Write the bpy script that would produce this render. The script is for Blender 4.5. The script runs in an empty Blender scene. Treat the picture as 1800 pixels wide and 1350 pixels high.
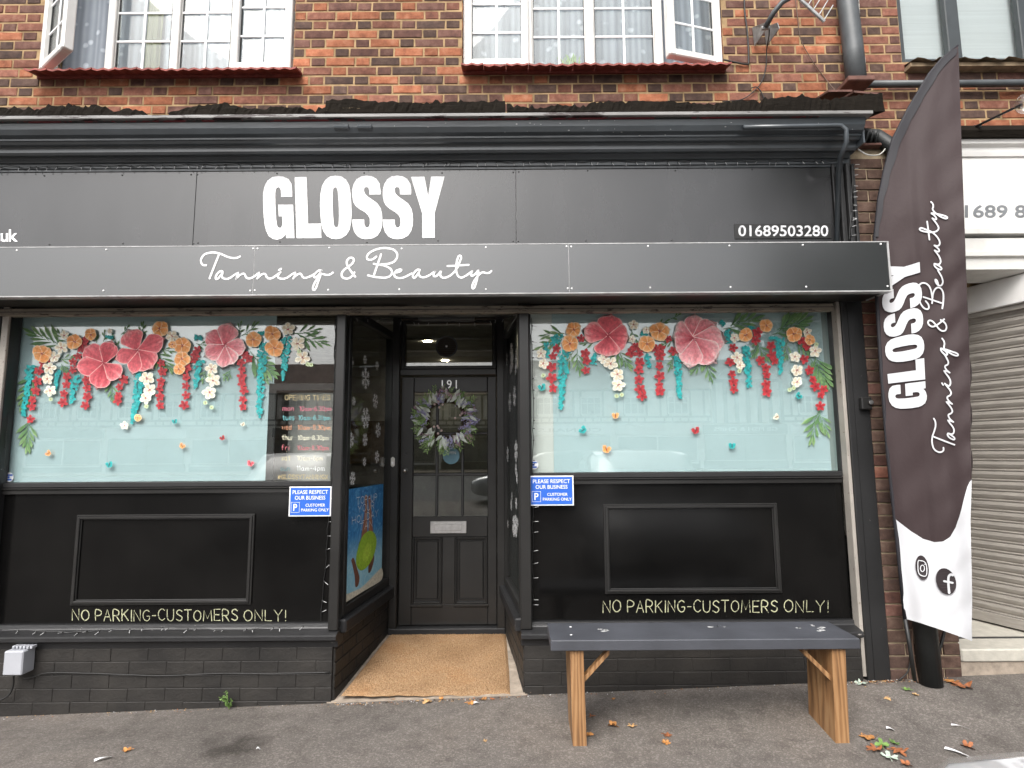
import bpy, math, random
from mathutils import Vector, Matrix
from mathutils.geometry import tessellate_polygon
random.seed(7)
R = math.radians
sc = bpy.context.scene
COL = sc.collection

# ---------------------------------------------------------------- camera
F_PX = 1020.0
PITCH, ROLL = R(6.7), 0.0065
CAM = Vector((0.0, -3.67, 1.446))
_r = Vector((1, 0, 0)); _f = Vector((0, math.cos(PITCH), math.sin(PITCH))); _u = Vector((0, -math.sin(PITCH), math.cos(PITCH)))
RC = _r * math.cos(ROLL) - _u * math.sin(ROLL)
UC = _u * math.cos(ROLL) + _r * math.sin(ROLL)
cd = bpy.data.cameras.new('camera'); cam = bpy.data.objects.new('camera', cd); COL.objects.link(cam)
cd.sensor_width = 36.0; cd.lens = F_PX / 1800 * 36.0; cd.clip_start = 0.05; cd.clip_end = 600
cam.matrix_world = Matrix(((RC.x, UC.x, -_f.x, CAM.x), (RC.y, UC.y, -_f.y, CAM.y), (RC.z, UC.z, -_f.z, CAM.z), (0, 0, 0, 1)))
sc.camera = cam
# ---------------------------------------------------------------- sky, sun, exposure
w = bpy.data.worlds.new('World'); sc.world = w; w.use_nodes = True
nt = w.node_tree; nt.nodes.clear()
wo = nt.nodes.new('ShaderNodeOutputWorld'); bg = nt.nodes.new('ShaderNodeBackground')
sky = nt.nodes.new('ShaderNodeTexSky'); sky.sky_type = 'NISHITA'; sky.sun_disc = False
sky.sun_elevation = R(49); sky.sun_rotation = R(200); sky.air_density = 1.0; sky.dust_density = 6.0; sky.ozone_density = 1.0
bw = nt.nodes.new('ShaderNodeRGBToBW'); mxs = nt.nodes.new('ShaderNodeMixRGB'); mxs.inputs[0].default_value = 0.8
nt.links.new(sky.outputs[0], bw.inputs[0]); nt.links.new(sky.outputs[0], mxs.inputs[1]); nt.links.new(bw.outputs[0], mxs.inputs[2])
nt.links.new(mxs.outputs[0], bg.inputs[0]); bg.inputs[1].default_value = 0.15
nt.links.new(bg.outputs[0], wo.inputs[0])
sd = bpy.data.lights.new('sun', 'SUN'); sun = bpy.data.objects.new('sun', sd); COL.objects.link(sun)
sd.energy = 0.9; sd.angle = R(35); sd.color = (1.0, 0.96, 0.9)
sun.location = (-6, -14, 20)
sun.rotation_euler = Vector((0.30, 0.80, -1.0)).to_track_quat('-Z', 'Y').to_euler()
sc.view_settings.view_transform = 'Standard'; sc.view_settings.look = 'None'
sc.view_settings.exposure = 1.12; sc.view_settings.gamma = 1.0; sc.view_settings.use_curve_mapping = False

# ---------------------------------------------------------------- measuring helpers
def P(px, py, Y):
    d = _f + RC * ((px - 900) / F_PX) + UC * ((675 - py) / F_PX)
    return CAM + d * ((Y - CAM.y) / d.y)
def PZ(px, py, z):
    d = _f + RC * ((px - 900) / F_PX) + UC * ((675 - py) / F_PX)
    return CAM + d * ((z - CAM.z) / d.z)
def Q(v):
    v = Vector(v) - CAM; zc = v.dot(_f)
    return 900 + F_PX * v.dot(RC) / zc, 675 - F_PX * v.dot(UC) / zc
def gz(x, y):
    t = min(1, max(0, (y + 0.8) / 0.8)); t = t * t * (3 - 2 * t)
    return 0.033 * max(-6, min(6, x)) * t

# ---------------------------------------------------------------- materials
def nodes(name):
    m = bpy.data.materials.new(name); m.use_nodes = True
    n = m.node_tree; b = n.nodes['Principled BSDF']
    return m, n, b
def lnk(n, a, b): n.links.new(a, b)
def ramp(n, stops, fac):
    r = n.nodes.new('ShaderNodeValToRGB'); e = r.color_ramp.elements
    while len(e) > 1: e.remove(e[-1])
    e[0].position = stops[0][0]; e[0].color = (*stops[0][1], 1)
    for p, c in stops[1:]:
        k = e.new(p); k.color = (*c, 1)
    n.links.new(fac, r.inputs[0]); return r.outputs[0]
def tex(n, kind, scale, detail=3.0, rough=0.55, stretch=None, rnd=False):
    g = n.nodes.new('ShaderNodeNewGeometry'); src = g.outputs['Position']
    if rnd:
        oi = n.nodes.new('ShaderNodeObjectInfo'); ad = n.nodes.new('ShaderNodeVectorMath'); ad.operation = 'ADD'
        ml = n.nodes.new('ShaderNodeMath'); ml.operation = 'MULTIPLY'; ml.inputs[1].default_value = 37.0
        n.links.new(oi.outputs['Random'], ml.inputs[0]); n.links.new(src, ad.inputs[0]); n.links.new(ml.outputs[0], ad.inputs[1]); src = ad.outputs[0]
    if stretch:
        mp = n.nodes.new('ShaderNodeMapping'); mp.inputs['Scale'].default_value = stretch; n.links.new(src, mp.inputs[0]); src = mp.outputs[0]
    t = n.nodes.new({'noise': 'ShaderNodeTexNoise', 'vor': 'ShaderNodeTexVoronoi', 'wave': 'ShaderNodeTexWave'}[kind])
    t.inputs['Scale'].default_value = scale
    if kind == 'noise':
        t.inputs['Detail'].default_value = detail; t.inputs['Roughness'].default_value = rough
    n.links.new(src, t.inputs['Vector']); return t
def bump(n, b, h, dist=0.003, strength=0.5):
    k = n.nodes.new('ShaderNodeBump'); k.inputs['Strength'].default_value = strength; k.inputs['Distance'].default_value = dist
    n.links.new(h, k.inputs['Height']); n.links.new(k.outputs[0], b.inputs['Normal'])
def simple(name, col, rough=0.5, metal=0.0, spec=0.5, var=0.25, scale=6.0, bmp=0.0, bscale=60.0, coat=0.0, rvar=0.0, stretch=None, rnd=False, sheen=0.0):
    m, n, b = nodes(name)
    t = tex(n, 'noise', scale, 5 if scale > 2.5 else 2, 0.6, stretch, rnd)
    lo = tuple(c * (1 - var) for c in col); hi = tuple(min(1, c * (1 + var)) for c in col)
    lnk(n, ramp(n, [(0.3, lo), (0.7, hi)], t.outputs['Fac']), b.inputs['Base Color'])
    b.inputs['Roughness'].default_value = rough; b.inputs['Metallic'].default_value = metal
    b.inputs['Specular IOR Level'].default_value = spec; b.inputs['Coat Weight'].default_value = coat; b.inputs['Coat Roughness'].default_value = 0.05
    if rvar:
        t3 = tex(n, 'noise', 14.0, 4, 0.6); mr = n.nodes.new('ShaderNodeMapRange')
        mr.inputs[1].default_value = 0.3; mr.inputs[2].default_value = 0.7; mr.inputs[3].default_value = max(0.02, rough - rvar); mr.inputs[4].default_value = rough + rvar
        lnk(n, t3.outputs['Fac'], mr.inputs[0]); lnk(n, mr.outputs[0], b.inputs['Roughness'])
    if bmp:
        t2 = tex(n, 'noise', bscale, 5 if bscale > 5 else 0.5, 0.65, stretch); bump(n, b, t2.outputs['Fac'], bmp)
    return m
def chipped(name, col, chip, rough, thr=0.66, scale=22.0, stretch=None, bmp=0.002, bscale=40, spec=0.5, dust=None):
    m, n, b = nodes(name)
    t = tex(n, 'noise', scale, 8, 0.7, stretch); t2 = tex(n, 'noise', 3.0, 4, 0.6)
    mx = n.nodes.new('ShaderNodeMixRGB'); base = ramp(n, [(0.3, tuple(c * 0.8 for c in col)), (0.7, dust or tuple(c * 1.3 for c in col))], t2.outputs['Fac'])
    lnk(n, base, mx.inputs[1]); mx.inputs[2].default_value = (*chip, 1)
    lnk(n, ramp(n, [(thr, (0, 0, 0)), (thr + 0.03, (1, 1, 1))], t.outputs['Fac']), mx.inputs[0])
    lnk(n, mx.outputs[0], b.inputs['Base Color']); b.inputs['Roughness'].default_value = rough; b.inputs['Specular IOR Level'].default_value = spec
    if bmp:
        t3 = tex(n, 'noise', bscale, 5, 0.65, stretch); bump(n, b, t3.outputs['Fac'], bmp)
    return m
def brickmat(name, c1, c2, c3):
    m, n, b = nodes(name)
    t = tex(n, 'noise', 16.0, 6, 0.65, None, True); t2 = tex(n, 'noise', 90.0, 4, 0.7)
    oi = n.nodes.new('ShaderNodeObjectInfo'); hs = n.nodes.new('ShaderNodeHueSaturation')
    c = ramp(n, [(0.28, c1), (0.52, c2), (0.78, c3)], t.outputs['Fac']); lnk(n, c, hs.inputs['Color'])
    mr = n.nodes.new('ShaderNodeMapRange'); mr.inputs[3].default_value = 0.74; mr.inputs[4].default_value = 1.22; lnk(n, oi.outputs['Random'], mr.inputs[0]); t3 = tex(n, 'noise', 1.7, 4, 0.6); mr2 = n.nodes.new('ShaderNodeMapRange'); mr2.inputs[1].default_value = 0.3; mr2.inputs[2].default_value = 0.7; mr2.inputs[3].default_value = 0.72; mr2.inputs[4].default_value = 1.15; lnk(n, t3.outputs['Fac'], mr2.inputs[0]); mm = n.nodes.new('ShaderNodeMath'); mm.operation = 'MULTIPLY'; lnk(n, mr.outputs[0], mm.inputs[0]); lnk(n, mr2.outputs[0], mm.inputs[1]); lnk(n, mm.outputs[0], hs.inputs['Value'])
    lnk(n, hs.outputs[0], b.inputs['Base Color']); b.inputs['Roughness'].default_value = 0.9; b.inputs['Specular IOR Level'].default_value = 0.2
    bump(n, b, t2.outputs['Fac'], 0.004, 0.7); return m
def glassmat(name, tint=(0.95, 0.97, 0.96), ior=1.75, rough=0.0):
    m = bpy.data.materials.new(name); m.use_nodes = True; n = m.node_tree; n.nodes.clear()
    o = n.nodes.new('ShaderNodeOutputMaterial'); mx = n.nodes.new('ShaderNodeMixShader'); tr = n.nodes.new('ShaderNodeBsdfTransparent'); gl = n.nodes.new('ShaderNodeBsdfGlossy')
    fr = n.nodes.new('ShaderNodeFresnel'); gg = n.nodes.new('ShaderNodeNewGeometry'); mr = n.nodes.new('ShaderNodeMapRange'); mr.inputs[3].default_value = ior; mr.inputs[4].default_value = 1.0 / ior
    lnk(n, gg.outputs['Backfacing'], mr.inputs[0]); lnk(n, mr.outputs[0], fr.inputs[0]); tr.inputs[0].default_value = (*tint, 1); gl.inputs['Roughness'].default_value = rough
    t = tex(n, 'noise', 1.3, 2, 0.4); k = n.nodes.new('ShaderNodeBump'); k.inputs['Strength'].default_value = 0.03; k.inputs['Distance'].default_value = 0.004
    lnk(n, t.outputs['Fac'], k.inputs['Height']); lnk(n, k.outputs[0], gl.inputs['Normal'])
    lnk(n, fr.outputs[0], mx.inputs[0]); lnk(n, tr.outputs[0], mx.inputs[1]); lnk(n, gl.outputs[0], mx.inputs[2]); lnk(n, mx.outputs[0], o.inputs[0]); return m

M = {}
M['brick_orange'] = brickmat('brick_orange', (0.18, 0.066, 0.040), (0.34, 0.128, 0.068), (0.43, 0.22, 0.14))
M['brick_red'] = brickmat('brick_red', (0.12, 0.052, 0.040), (0.225, 0.096, 0.066), (0.32, 0.185, 0.135))
M['brick_plum'] = brickmat('brick_plum', (0.080, 0.042, 0.036), (0.150, 0.076, 0.060), (0.23, 0.14, 0.11))
M['brick_dark'] = brickmat('brick_dark', (0.055, 0.037, 0.033), (0.10, 0.062, 0.050), (0.17, 0.115, 0.09))
M['brick_pier'] = brickmat('brick_pier', (0.06, 0.038, 0.030), (0.115, 0.072, 0.056), (0.19, 0.135, 0.105))
M['mortar'] = simple('mortar', (0.31, 0.215, 0.12), 0.95, spec=0.1, var=0.4, scale=9, bmp=0.006, bscale=120)
M['mortar_pier'] = simple('mortar_pier', (0.36, 0.29, 0.20), 0.95, spec=0.1, var=0.4, scale=9, bmp=0.006, bscale=120)
M['upvc'] = simple('upvc', (0.70, 0.69, 0.665), 0.32, var=0.05, scale=5)
M['upvc_bar'] = simple('upvc_bar', (0.83, 0.84, 0.85), 0.3, var=0.03)
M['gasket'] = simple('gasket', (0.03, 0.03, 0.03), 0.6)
M['tile'] = simple('tile', (0.24, 0.052, 0.04), 0.7, var=0.35, scale=18, bmp=0.003, bscale=80, rnd=True)
M['old_tile'] = simple('old_tile', (0.12, 0.055, 0.042), 0.8, var=0.35, scale=18, bmp=0.004, bscale=60)
M['backing_grey'] = simple('backing_grey', (0.42, 0.41, 0.395), 0.8, var=0.3, scale=3)
M['flake_wood'] = simple('flake_wood', (0.36, 0.17, 0.10), 0.8, var=0.4, scale=40)
M['flake_pink'] = simple('flake_pink', (0.46, 0.34, 0.32), 0.8, var=0.3, scale=40)
M['flake_red'] = simple('flake_red', (0.34, 0.05, 0.06), 0.7, var=0.3, scale=40)
M['sticker_blue'] = simple('sticker_blue', (0.07, 0.16, 0.21), 0.4, var=0.1)
M['cornice'] = chipped('cornice', (0.044, 0.053, 0.061), (0.32, 0.20, 0.18), 0.32, 0.715, 8.0, (0.3, 1, 3.0), 0.003, 9, 0.9)
M['lip'] = chipped('lip', (0.19, 0.185, 0.18), (0.03, 0.018, 0.018), 0.5, 0.52, 5.0, (0.5, 1, 4), 0.003)
M['red_paint'] = chipped('red_paint', (0.13, 0.012, 0.018), (0.03, 0.03, 0.03), 0.5, 0.5, 6.0)
M['rotten'] = chipped('rotten', (0.010, 0.008, 0.006), (0.15, 0.115, 0.075), 0.95, 0.66, 11.0, (0.35, 1, 1.6), 0.02, 30, 0.1)
M['black'] = simple('black', (0.017, 0.0165, 0.016), 0.30, spec=0.5, var=0.2, scale=4, bmp=0.0006, bscale=25)
M['black_panel'] = chipped('black_panel', (0.0036, 0.0035, 0.0035), (0.10, 0.095, 0.09), 0.15, 0.715, 42.0, None, 0.0, 2, 0.22, (0.0062, 0.006, 0.0058))
M['black_worn'] = chipped('black_worn', (0.015, 0.015, 0.0155), (0.26, 0.24, 0.22), 0.42, 0.70, 30.0, None, 0.002, 30)
M['black_worn2'] = chipped('black_worn2', (0.014, 0.014, 0.015), (0.32, 0.30, 0.28), 0.45, 0.68, 16.0, (0.6, 1, 1.5), 0.004, 30)
M['plinth'] = chipped('plinth', (0.016, 0.0148, 0.014), (0.12, 0.085, 0.065), 0.55, 0.69, 16.0, None, 0.008, 32, 0.4, (0.030, 0.027, 0.024))
M['fascia'] = simple('fascia', (0.022, 0.022, 0.023), 0.19, spec=0.8, var=0.30, scale=4.0, stretch=(1, 1, 0.35), bmp=0.004, bscale=1.3); M['fascia'].node_tree.nodes['Principled BSDF'].inputs['IOR'].default_value = 1.5
M['boxpanel'] = simple('boxpanel', (0.028, 0.030, 0.031), 0.19, spec=1.0, var=0.10, scale=2.2, bmp=0.004, bscale=1.1); M['boxpanel'].node_tree.nodes['Principled BSDF'].inputs['IOR'].default_value = 1.58
M['trim_grey'] = simple('trim_grey', (0.35, 0.35, 0.35), 0.45, var=0.3, scale=12)
M['seam'] = simple('seam', (0.45, 0.45, 0.45), 0.5)
M['screw_dark'] = simple('screw_dark', (0.01, 0.01, 0.01), 0.4)
M['screw_light'] = simple('screw_light', (0.75, 0.75, 0.75), 0.4)
M['white_vinyl'] = simple('white_vinyl', (0.80, 0.80, 0.81), 0.45, var=0.04, scale=8)
M['silver_digit'] = simple('silver_digit', (0.62, 0.62, 0.64), 0.3, var=0.45, scale=60)
M['rust_rail'] = chipped('rust_rail', (0.19, 0.165, 0.13), (0.03, 0.02, 0.014), 0.6, 0.56, 26.0, (0.5, 1, 3.0), 0.003)
M['guide'] = chipped('guide', (0.30, 0.275, 0.245), (0.12, 0.09, 0.07), 0.5, 0.62, 30.0)
M['film'] = simple('film', (0.50, 0.625, 0.66), 0.65, spec=0.2, var=0.05, scale=1.5)
M['film_white'] = simple('film_white', (0.70, 0.72, 0.70), 0.65, spec=0.2, var=0.04, scale=3)
M['film_grey'] = simple('film_grey', (0.24, 0.30, 0.295), 0.65, spec=0.2, var=0.06, scale=2)
M['glass'] = glassmat('glass', (0.95, 0.97, 0.96), 2.0)
M['glass_up'] = glassmat('glass_up', (0.95, 0.97, 0.96), 1.5)
M['glass_dark'] = glassmat('glass_dark', (0.62, 0.66, 0.64), 2.1)
M['frosted'] = simple('frosted', (0.045, 0.058, 0.056), 0.30, spec=0.5, var=0.2, scale=3)
m, n, b = nodes('paint'); a = n.nodes.new('ShaderNodeAttribute'); a.attribute_name = 'Col'
t = tex(n, 'noise', 55.0, 4, 0.6); hs = n.nodes.new('ShaderNodeHueSaturation'); mr = n.nodes.new('ShaderNodeMapRange'); mr.inputs[1].default_value = 0.3; mr.inputs[2].default_value = 0.7; mr.inputs[3].default_value = 0.72; mr.inputs[4].default_value = 1.22
lnk(n, t.outputs['Fac'], mr.inputs[0]); lnk(n, mr.outputs[0], hs.inputs['Value']); lnk(n, a.outputs['Color'], hs.inputs['Color']); lnk(n, hs.outputs[0], b.inputs['Base Color']); b.inputs['Roughness'].default_value = 0.55
M['paint'] = m
M['chalk'] = chipped('chalk', (0.33, 0.33, 0.21), (0.07, 0.07, 0.05), 0.9, 0.56, 50.0, None, 0)
M['sign_blue'] = simple('sign_blue', (0.022, 0.115, 0.52), 0.35, var=0.06)
M['metal'] = simple('metal', (0.62, 0.62, 0.62), 0.28, metal=0.9, var=0.15, scale=30)
M['lace'] = None
m, n, b = nodes('lace')
t = tex(n, 'vor', 9.0, stretch=(1, 0.2, 1)); t2 = tex(n, 'wave', 6.0, stretch=(1, 0.0, 0.04)); t2.inputs['Distortion'].default_value = 5.0; t2.inputs['Detail'].default_value = 2.0
mx = n.nodes.new('ShaderNodeMixRGB'); mx.blend_type = 'MULTIPLY'; mx.inputs[0].default_value = 1.0
lnk(n, ramp(n, [(0.0, (0.62, 0.64, 0.70)), (0.16, (0.50, 0.53, 0.59)), (0.24, (0.31, 0.335, 0.385)), (1.0, (0.34, 0.365, 0.415))], t.outputs['Distance']), mx.inputs[1])
lnk(n, ramp(n, [(0.0, (0.74, 0.74, 0.76)), (1.0, (1, 1, 1))], t2.outputs['Fac']), mx.inputs[2]); lnk(n, mx.outputs[0], b.inputs['Base Color']); b.inputs['Roughness'].default_value = 0.9
M['lace'] = m
M['curtain_olive'] = simple('curtain_olive', (0.13, 0.14, 0.075), 0.9, var=0.4, scale=14, stretch=(1, 1, 0.05))
M['blind'] = simple('blind', (0.74, 0.77, 0.80), 0.7, var=0.08, scale=40, stretch=(0.02, 1, 1))
M['dark_frame'] = simple('dark_frame', (0.035, 0.042, 0.046), 0.45, var=0.2)
M['weathered'] = simple('weathered', (0.26, 0.19, 0.12), 0.85, var=0.45, scale=12, bmp=0.006, bscale=30)
M['pipe_grey'] = simple('pipe_grey', (0.068, 0.075, 0.080), 0.45, var=0.25, scale=7)
M['pipe_black'] = chipped('pipe_black', (0.016, 0.018, 0.018), (0.10, 0.10, 0.095), 0.5, 0.70, 25.0)
M['cable_black'] = simple('cable_black', (0.012, 0.012, 0.012), 0.5)
M['cable_brown'] = simple('cable_brown', (0.10, 0.06, 0.04), 0.6)
M['cable_white'] = simple('cable_white', (0.5, 0.5, 0.46), 0.5)
M['galv'] = simple('galv', (0.36, 0.37, 0.37), 0.45, metal=0.5, var=0.3, scale=25)
M['white_wall'] = simple('white_wall', (0.74, 0.73, 0.71), 0.5, var=0.07, scale=4, bmp=0.001)
M['white_dirty'] = chipped('white_dirty', (0.62, 0.61, 0.58), (0.13, 0.12, 0.10), 0.6, 0.70, 18.0, None, 0.002, 30, 0.4, (0.72, 0.71, 0.68))
M['grey_text'] = simple('grey_text', (0.17, 0.18, 0.19), 0.5)
M['slat'] = simple('slat', (0.33, 0.305, 0.275), 0.42, metal=0.2, var=0.15, scale=9, stretch=(1, 1, 6))
M['tilefloor'] = simple('tilefloor', (0.42, 0.40, 0.35), 0.6, var=0.14, scale=20, bmp=0.002, bscale=90)
M['concrete'] = simple('concrete', (0.30, 0.25, 0.20), 0.9, var=0.3, scale=15, bmp=0.005)
M['bench_paint'] = chipped('bench_paint', (0.053, 0.056, 0.066), (0.36, 0.34, 0.31), 0.5, 0.70, 14.0, (0.6, 1.6, 1), 0.002, 30)
M['wood'] = None
m, n, b = nodes('wood')
t = tex(n, 'noise', 9.0, 6, 0.6, (3.0, 3.0, 0.35)); t2 = tex(n, 'wave', 13.0, stretch=(1.0, 1.0, 0.10)); t2.inputs['Distortion'].default_value = 11.0; t2.inputs['Detail'].default_value = 3.0
mx = n.nodes.new('ShaderNodeMixRGB'); mx.inputs[0].default_value = 0.28; lnk(n, t.outputs['Fac'], mx.inputs[1]); lnk(n, t2.outputs['Fac'], mx.inputs[2])
lnk(n, ramp(n, [(0.25, (0.14, 0.070, 0.030)), (0.5, (0.27, 0.140, 0.058)), (0.75, (0.36, 0.21, 0.10))], mx.outputs[0]), b.inputs['Base Color']); b.inputs['Roughness'].default_value = 0.55
bump(n, b, t2.outputs['Fac'], 0.0015); M['wood'] = m
M['coir'] = None
m, n, b = nodes('coir')
t = tex(n, 'noise', 170.0, 3, 0.75); t2 = tex(n, 'noise', 2.6, 4, 0.6); mx = n.nodes.new('ShaderNodeMixRGB'); mx.blend_type = 'MULTIPLY'; mx.inputs[0].default_value = 1.0
lnk(n, ramp(n, [(0.25, (0.14, 0.08, 0.042)), (0.5, (0.40, 0.25, 0.135)), (0.75, (0.60, 0.44, 0.29))], t.outputs['Fac']), mx.inputs[1])
lnk(n, ramp(n, [(0.3, (0.72, 0.68, 0.64)), (0.55, (1, 1, 1)), (0.75, (0.98, 0.86, 0.74))], t2.outputs['Fac']), mx.inputs[2]); lnk(n, mx.outputs[0], b.inputs['Base Color']); b.inputs['Roughness'].default_value = 1.0; b.inputs['Specular IOR Level'].default_value = 0.1
bump(n, b, t.outputs['Fac'], 0.012, 1.0); M['coir'] = m
M['asphalt'] = None
m, n, b = nodes('asphalt')
t = tex(n, 'vor', 120.0); t2 = tex(n, 'noise', 0.9, 5, 0.6); t3 = tex(n, 'noise', 170.0, 4, 0.8); t4 = tex(n, 'noise', 9.0, 5, 0.6)
sp = n.nodes.new('ShaderNodeMixRGB'); lnk(n, ramp(n, [(0.28, (0.080, 0.070, 0.062)), (0.5, (0.142, 0.126, 0.114)), (0.72, (0.25, 0.226, 0.206))], t3.outputs['Fac']), sp.inputs[1])
cr = n.nodes.new('ShaderNodeSeparateColor'); lnk(n, t.outputs['Color'], cr.inputs[0])
lnk(n, ramp(n, [(0.80, (0, 0, 0)), (0.86, (0.55, 0.55, 0.55))], cr.outputs[0]), sp.inputs[0]); sp.inputs[2].default_value = (0.26, 0.238, 0.215, 1)
mu = n.nodes.new('ShaderNodeMixRGB'); mu.blend_type = 'MULTIPLY'; mu.inputs[0].default_value = 1.0; lnk(n, sp.outputs[0], mu.inputs[1])
lnk(n, ramp(n, [(0.28, (0.62, 0.62, 0.62)), (0.5, (1, 1, 1)), (0.75, (1.18, 1.14, 1.1))], t2.outputs['Fac']), mu.inputs[2])
mu2 = n.nodes.new('ShaderNodeMixRGB'); mu2.blend_type = 'MULTIPLY'; mu2.inputs[0].default_value = 1.0; lnk(n, mu.outputs[0], mu2.inputs[1])
lnk(n, ramp(n, [(0.30, (0.72, 0.71, 0.70)), (0.52, (1, 1, 1))], t4.outputs['Fac']), mu2.inputs[2])
# oily stain on the forecourt: an irregular patch of its own
g = n.nodes.new('ShaderNodeNewGeometry'); vd = n.nodes.new('ShaderNodeVectorMath'); vd.operation = 'DISTANCE'; ns = tex(n, 'noise', 6.0, 4, 0.6); va = n.nodes.new('ShaderNodeVectorMath'); va.operation = 'MULTIPLY_ADD'
va.inputs[1].default_value = (0.5, 0.5, 0.0); lnk(n, ns.outputs['Color'], va.inputs[0]); lnk(n, g.outputs['Position'], va.inputs[2]); sx = PZ(415, 1308, 0)
vd.inputs[1].default_value = (sx.x + 0.25, sx.y + 0.25, 0); lnk(n, va.outputs[0], vd.inputs[0])
mu3 = n.nodes.new('ShaderNodeMixRGB'); mu3.blend_type = 'MULTIPLY'; lnk(n, ramp(n, [(0.06, (0.75, 0.75, 0.75)), (0.20, (0, 0, 0))], vd.outputs['Value']), mu3.inputs[0]); lnk(n, mu2.outputs[0], mu3.inputs[1]); mu3.inputs[2].default_value = (0.28, 0.27, 0.25, 1)
lnk(n, mu3.outputs[0], b.inputs['Base Color']); b.inputs['Roughness'].default_value = 0.85; b.inputs['Specular IOR Level'].default_value = 0.3
bump(n, b, t3.outputs['Fac'], 0.006, 0.9); M['asphalt'] = m
M['road'] = simple('road', (0.055, 0.055, 0.056), 0.85, var=0.3, scale=30)
M['flag_dark'] = simple('flag_dark', (0.036, 0.023, 0.024), 0.68, spec=0.3, var=0.06, scale=3, bmp=0.012, bscale=5.5, stretch=(1, 1, 0.5))
M['flag_white'] = simple('flag_white', (0.54, 0.545, 0.565), 0.7, var=0.04, scale=3)
M['flag_sleeve'] = simple('flag_sleeve', (0.010, 0.009, 0.013), 0.7, var=0.2)
M['flag_hem'] = simple('flag_hem', (0.075, 0.055, 0.056), 0.8)
M['flag_ink'] = simple('flag_ink', (0.022, 0.014, 0.016), 0.7)
M['floor_in'] = simple('floor_in', (0.07, 0.06, 0.055), 0.4)
M['wall_in'] = simple('wall_in', (0.55, 0.53, 0.50), 0.8)
M['ceil_in'] = simple('ceil_in', (0.42, 0.42, 0.40), 0.7)
M['box_grey'] = simple('box_grey', (0.36, 0.37, 0.40), 0.5, var=0.06, bmp=0.001)
M['leaf_green'] = simple('leaf_green', (0.22, 0.34, 0.12), 0.6, var=0.5, scale=30, rnd=True)
M['leaf_silver'] = simple('leaf_silver', (0.56, 0.60, 0.55), 0.6, var=0.3, scale=30)
M['lavender'] = simple('lavender', (0.42, 0.40, 0.64), 0.8, var=0.45, scale=45)
M['lavender_pink'] = simple('lavender_pink', (0.45, 0.28, 0.36), 0.8, var=0.4, scale=45)
M['berry'] = simple('berry', (0.62, 0.48, 0.46), 0.4)
M['twig'] = simple('twig', (0.045, 0.028, 0.018), 0.9)
for k, c in (('orange', (0.42, 0.19, 0.055)), ('rust', (0.27, 0.095, 0.035)), ('tan', (0.44, 0.27, 0.12)), ('pale', (0.36, 0.43, 0.36)), ('green', (0.12, 0.21, 0.05))):
    M['fall_' + k] = simple('fall_' + k, c, 0.7, var=0.4, scale=45, rnd=True)
M['paper'] = simple('paper', (0.75, 0.75, 0.76), 0.6, var=0.05)
M['car_white'] = simple('car_white', (0.70, 0.71, 0.72), 0.25, coat=1.0, var=0.02)
M['car_grey'] = simple('car_grey', (0.10, 0.11, 0.12), 0.3, coat=1.0, var=0.02)
M['car_silver'] = simple('car_silver', (0.45, 0.46, 0.47), 0.3, metal=0.4, coat=1.0, var=0.02)
M['car_glass'] = simple('car_glass', (0.012, 0.014, 0.015), 0.05, var=0.0)
M['tyre'] = simple('tyre', (0.02, 0.02, 0.02), 0.8)
M['render'] = simple('render', (0.74, 0.72, 0.67), 0.8, var=0.06)
M['timber'] = simple('timber', (0.03, 0.025, 0.022), 0.7)
M['roof'] = simple('roof', (0.11, 0.06, 0.045), 0.85, var=0.3, scale=3)
M['shop_dark'] = simple('shop_dark', (0.04, 0.045, 0.05), 0.3)
M['window_dark'] = simple('window_dark', (0.10, 0.11, 0.12), 0.1)
M['bark'] = simple('bark', (0.07, 0.055, 0.04), 0.9, bmp=0.01, bscale=20)
M['tree_leaf'] = simple('tree_leaf', (0.055, 0.085, 0.028), 0.6, var=0.5, scale=2)
m, n, b = nodes('lamp_glow'); b.inputs['Emission Color'].default_value = (1, 0.86, 0.62, 1); b.inputs['Emission Strength'].default_value = 70.0; M['lamp_glow'] = m
m, n, b = nodes('water_print')
t = tex(n, 'noise', 11.0, 6, 0.7); t.inputs['Distortion'].default_value = 2.5; t2 = tex(n, 'noise', 2.0, 2); g = n.nodes.new('ShaderNodeNewGeometry'); sx_ = n.nodes.new('ShaderNodeSeparateXYZ'); lnk(n, g.outputs['Position'], sx_.inputs[0])
mr = n.nodes.new('ShaderNodeMapRange'); mr.inputs[1].default_value = 0.55; mr.inputs[2].default_value = 1.15; lnk(n, sx_.outputs['Z'], mr.inputs[0])
deep = ramp(n, [(0.35, (0.012, 0.115, 0.36)), (0.55, (0.035, 0.25, 0.56)), (0.70, (0.30, 0.56, 0.78))], t.outputs['Fac']); shal = ramp(n, [(0.3, (0.16, 0.46, 0.66)), (0.7, (0.42, 0.66, 0.76))], t.outputs['Fac'])
mx = n.nodes.new('ShaderNodeMixRGB'); lnk(n, ramp(n, [(0.25, (0, 0, 0)), (0.6, (1, 1, 1))], mr.outputs[0]), mx.inputs[0]); lnk(n, shal, mx.inputs[1]); lnk(n, deep, mx.inputs[2]); lnk(n, mx.outputs[0], b.inputs['Base Color']); b.inputs['Roughness'].default_value = 0.4; M['water_print'] = m

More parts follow.
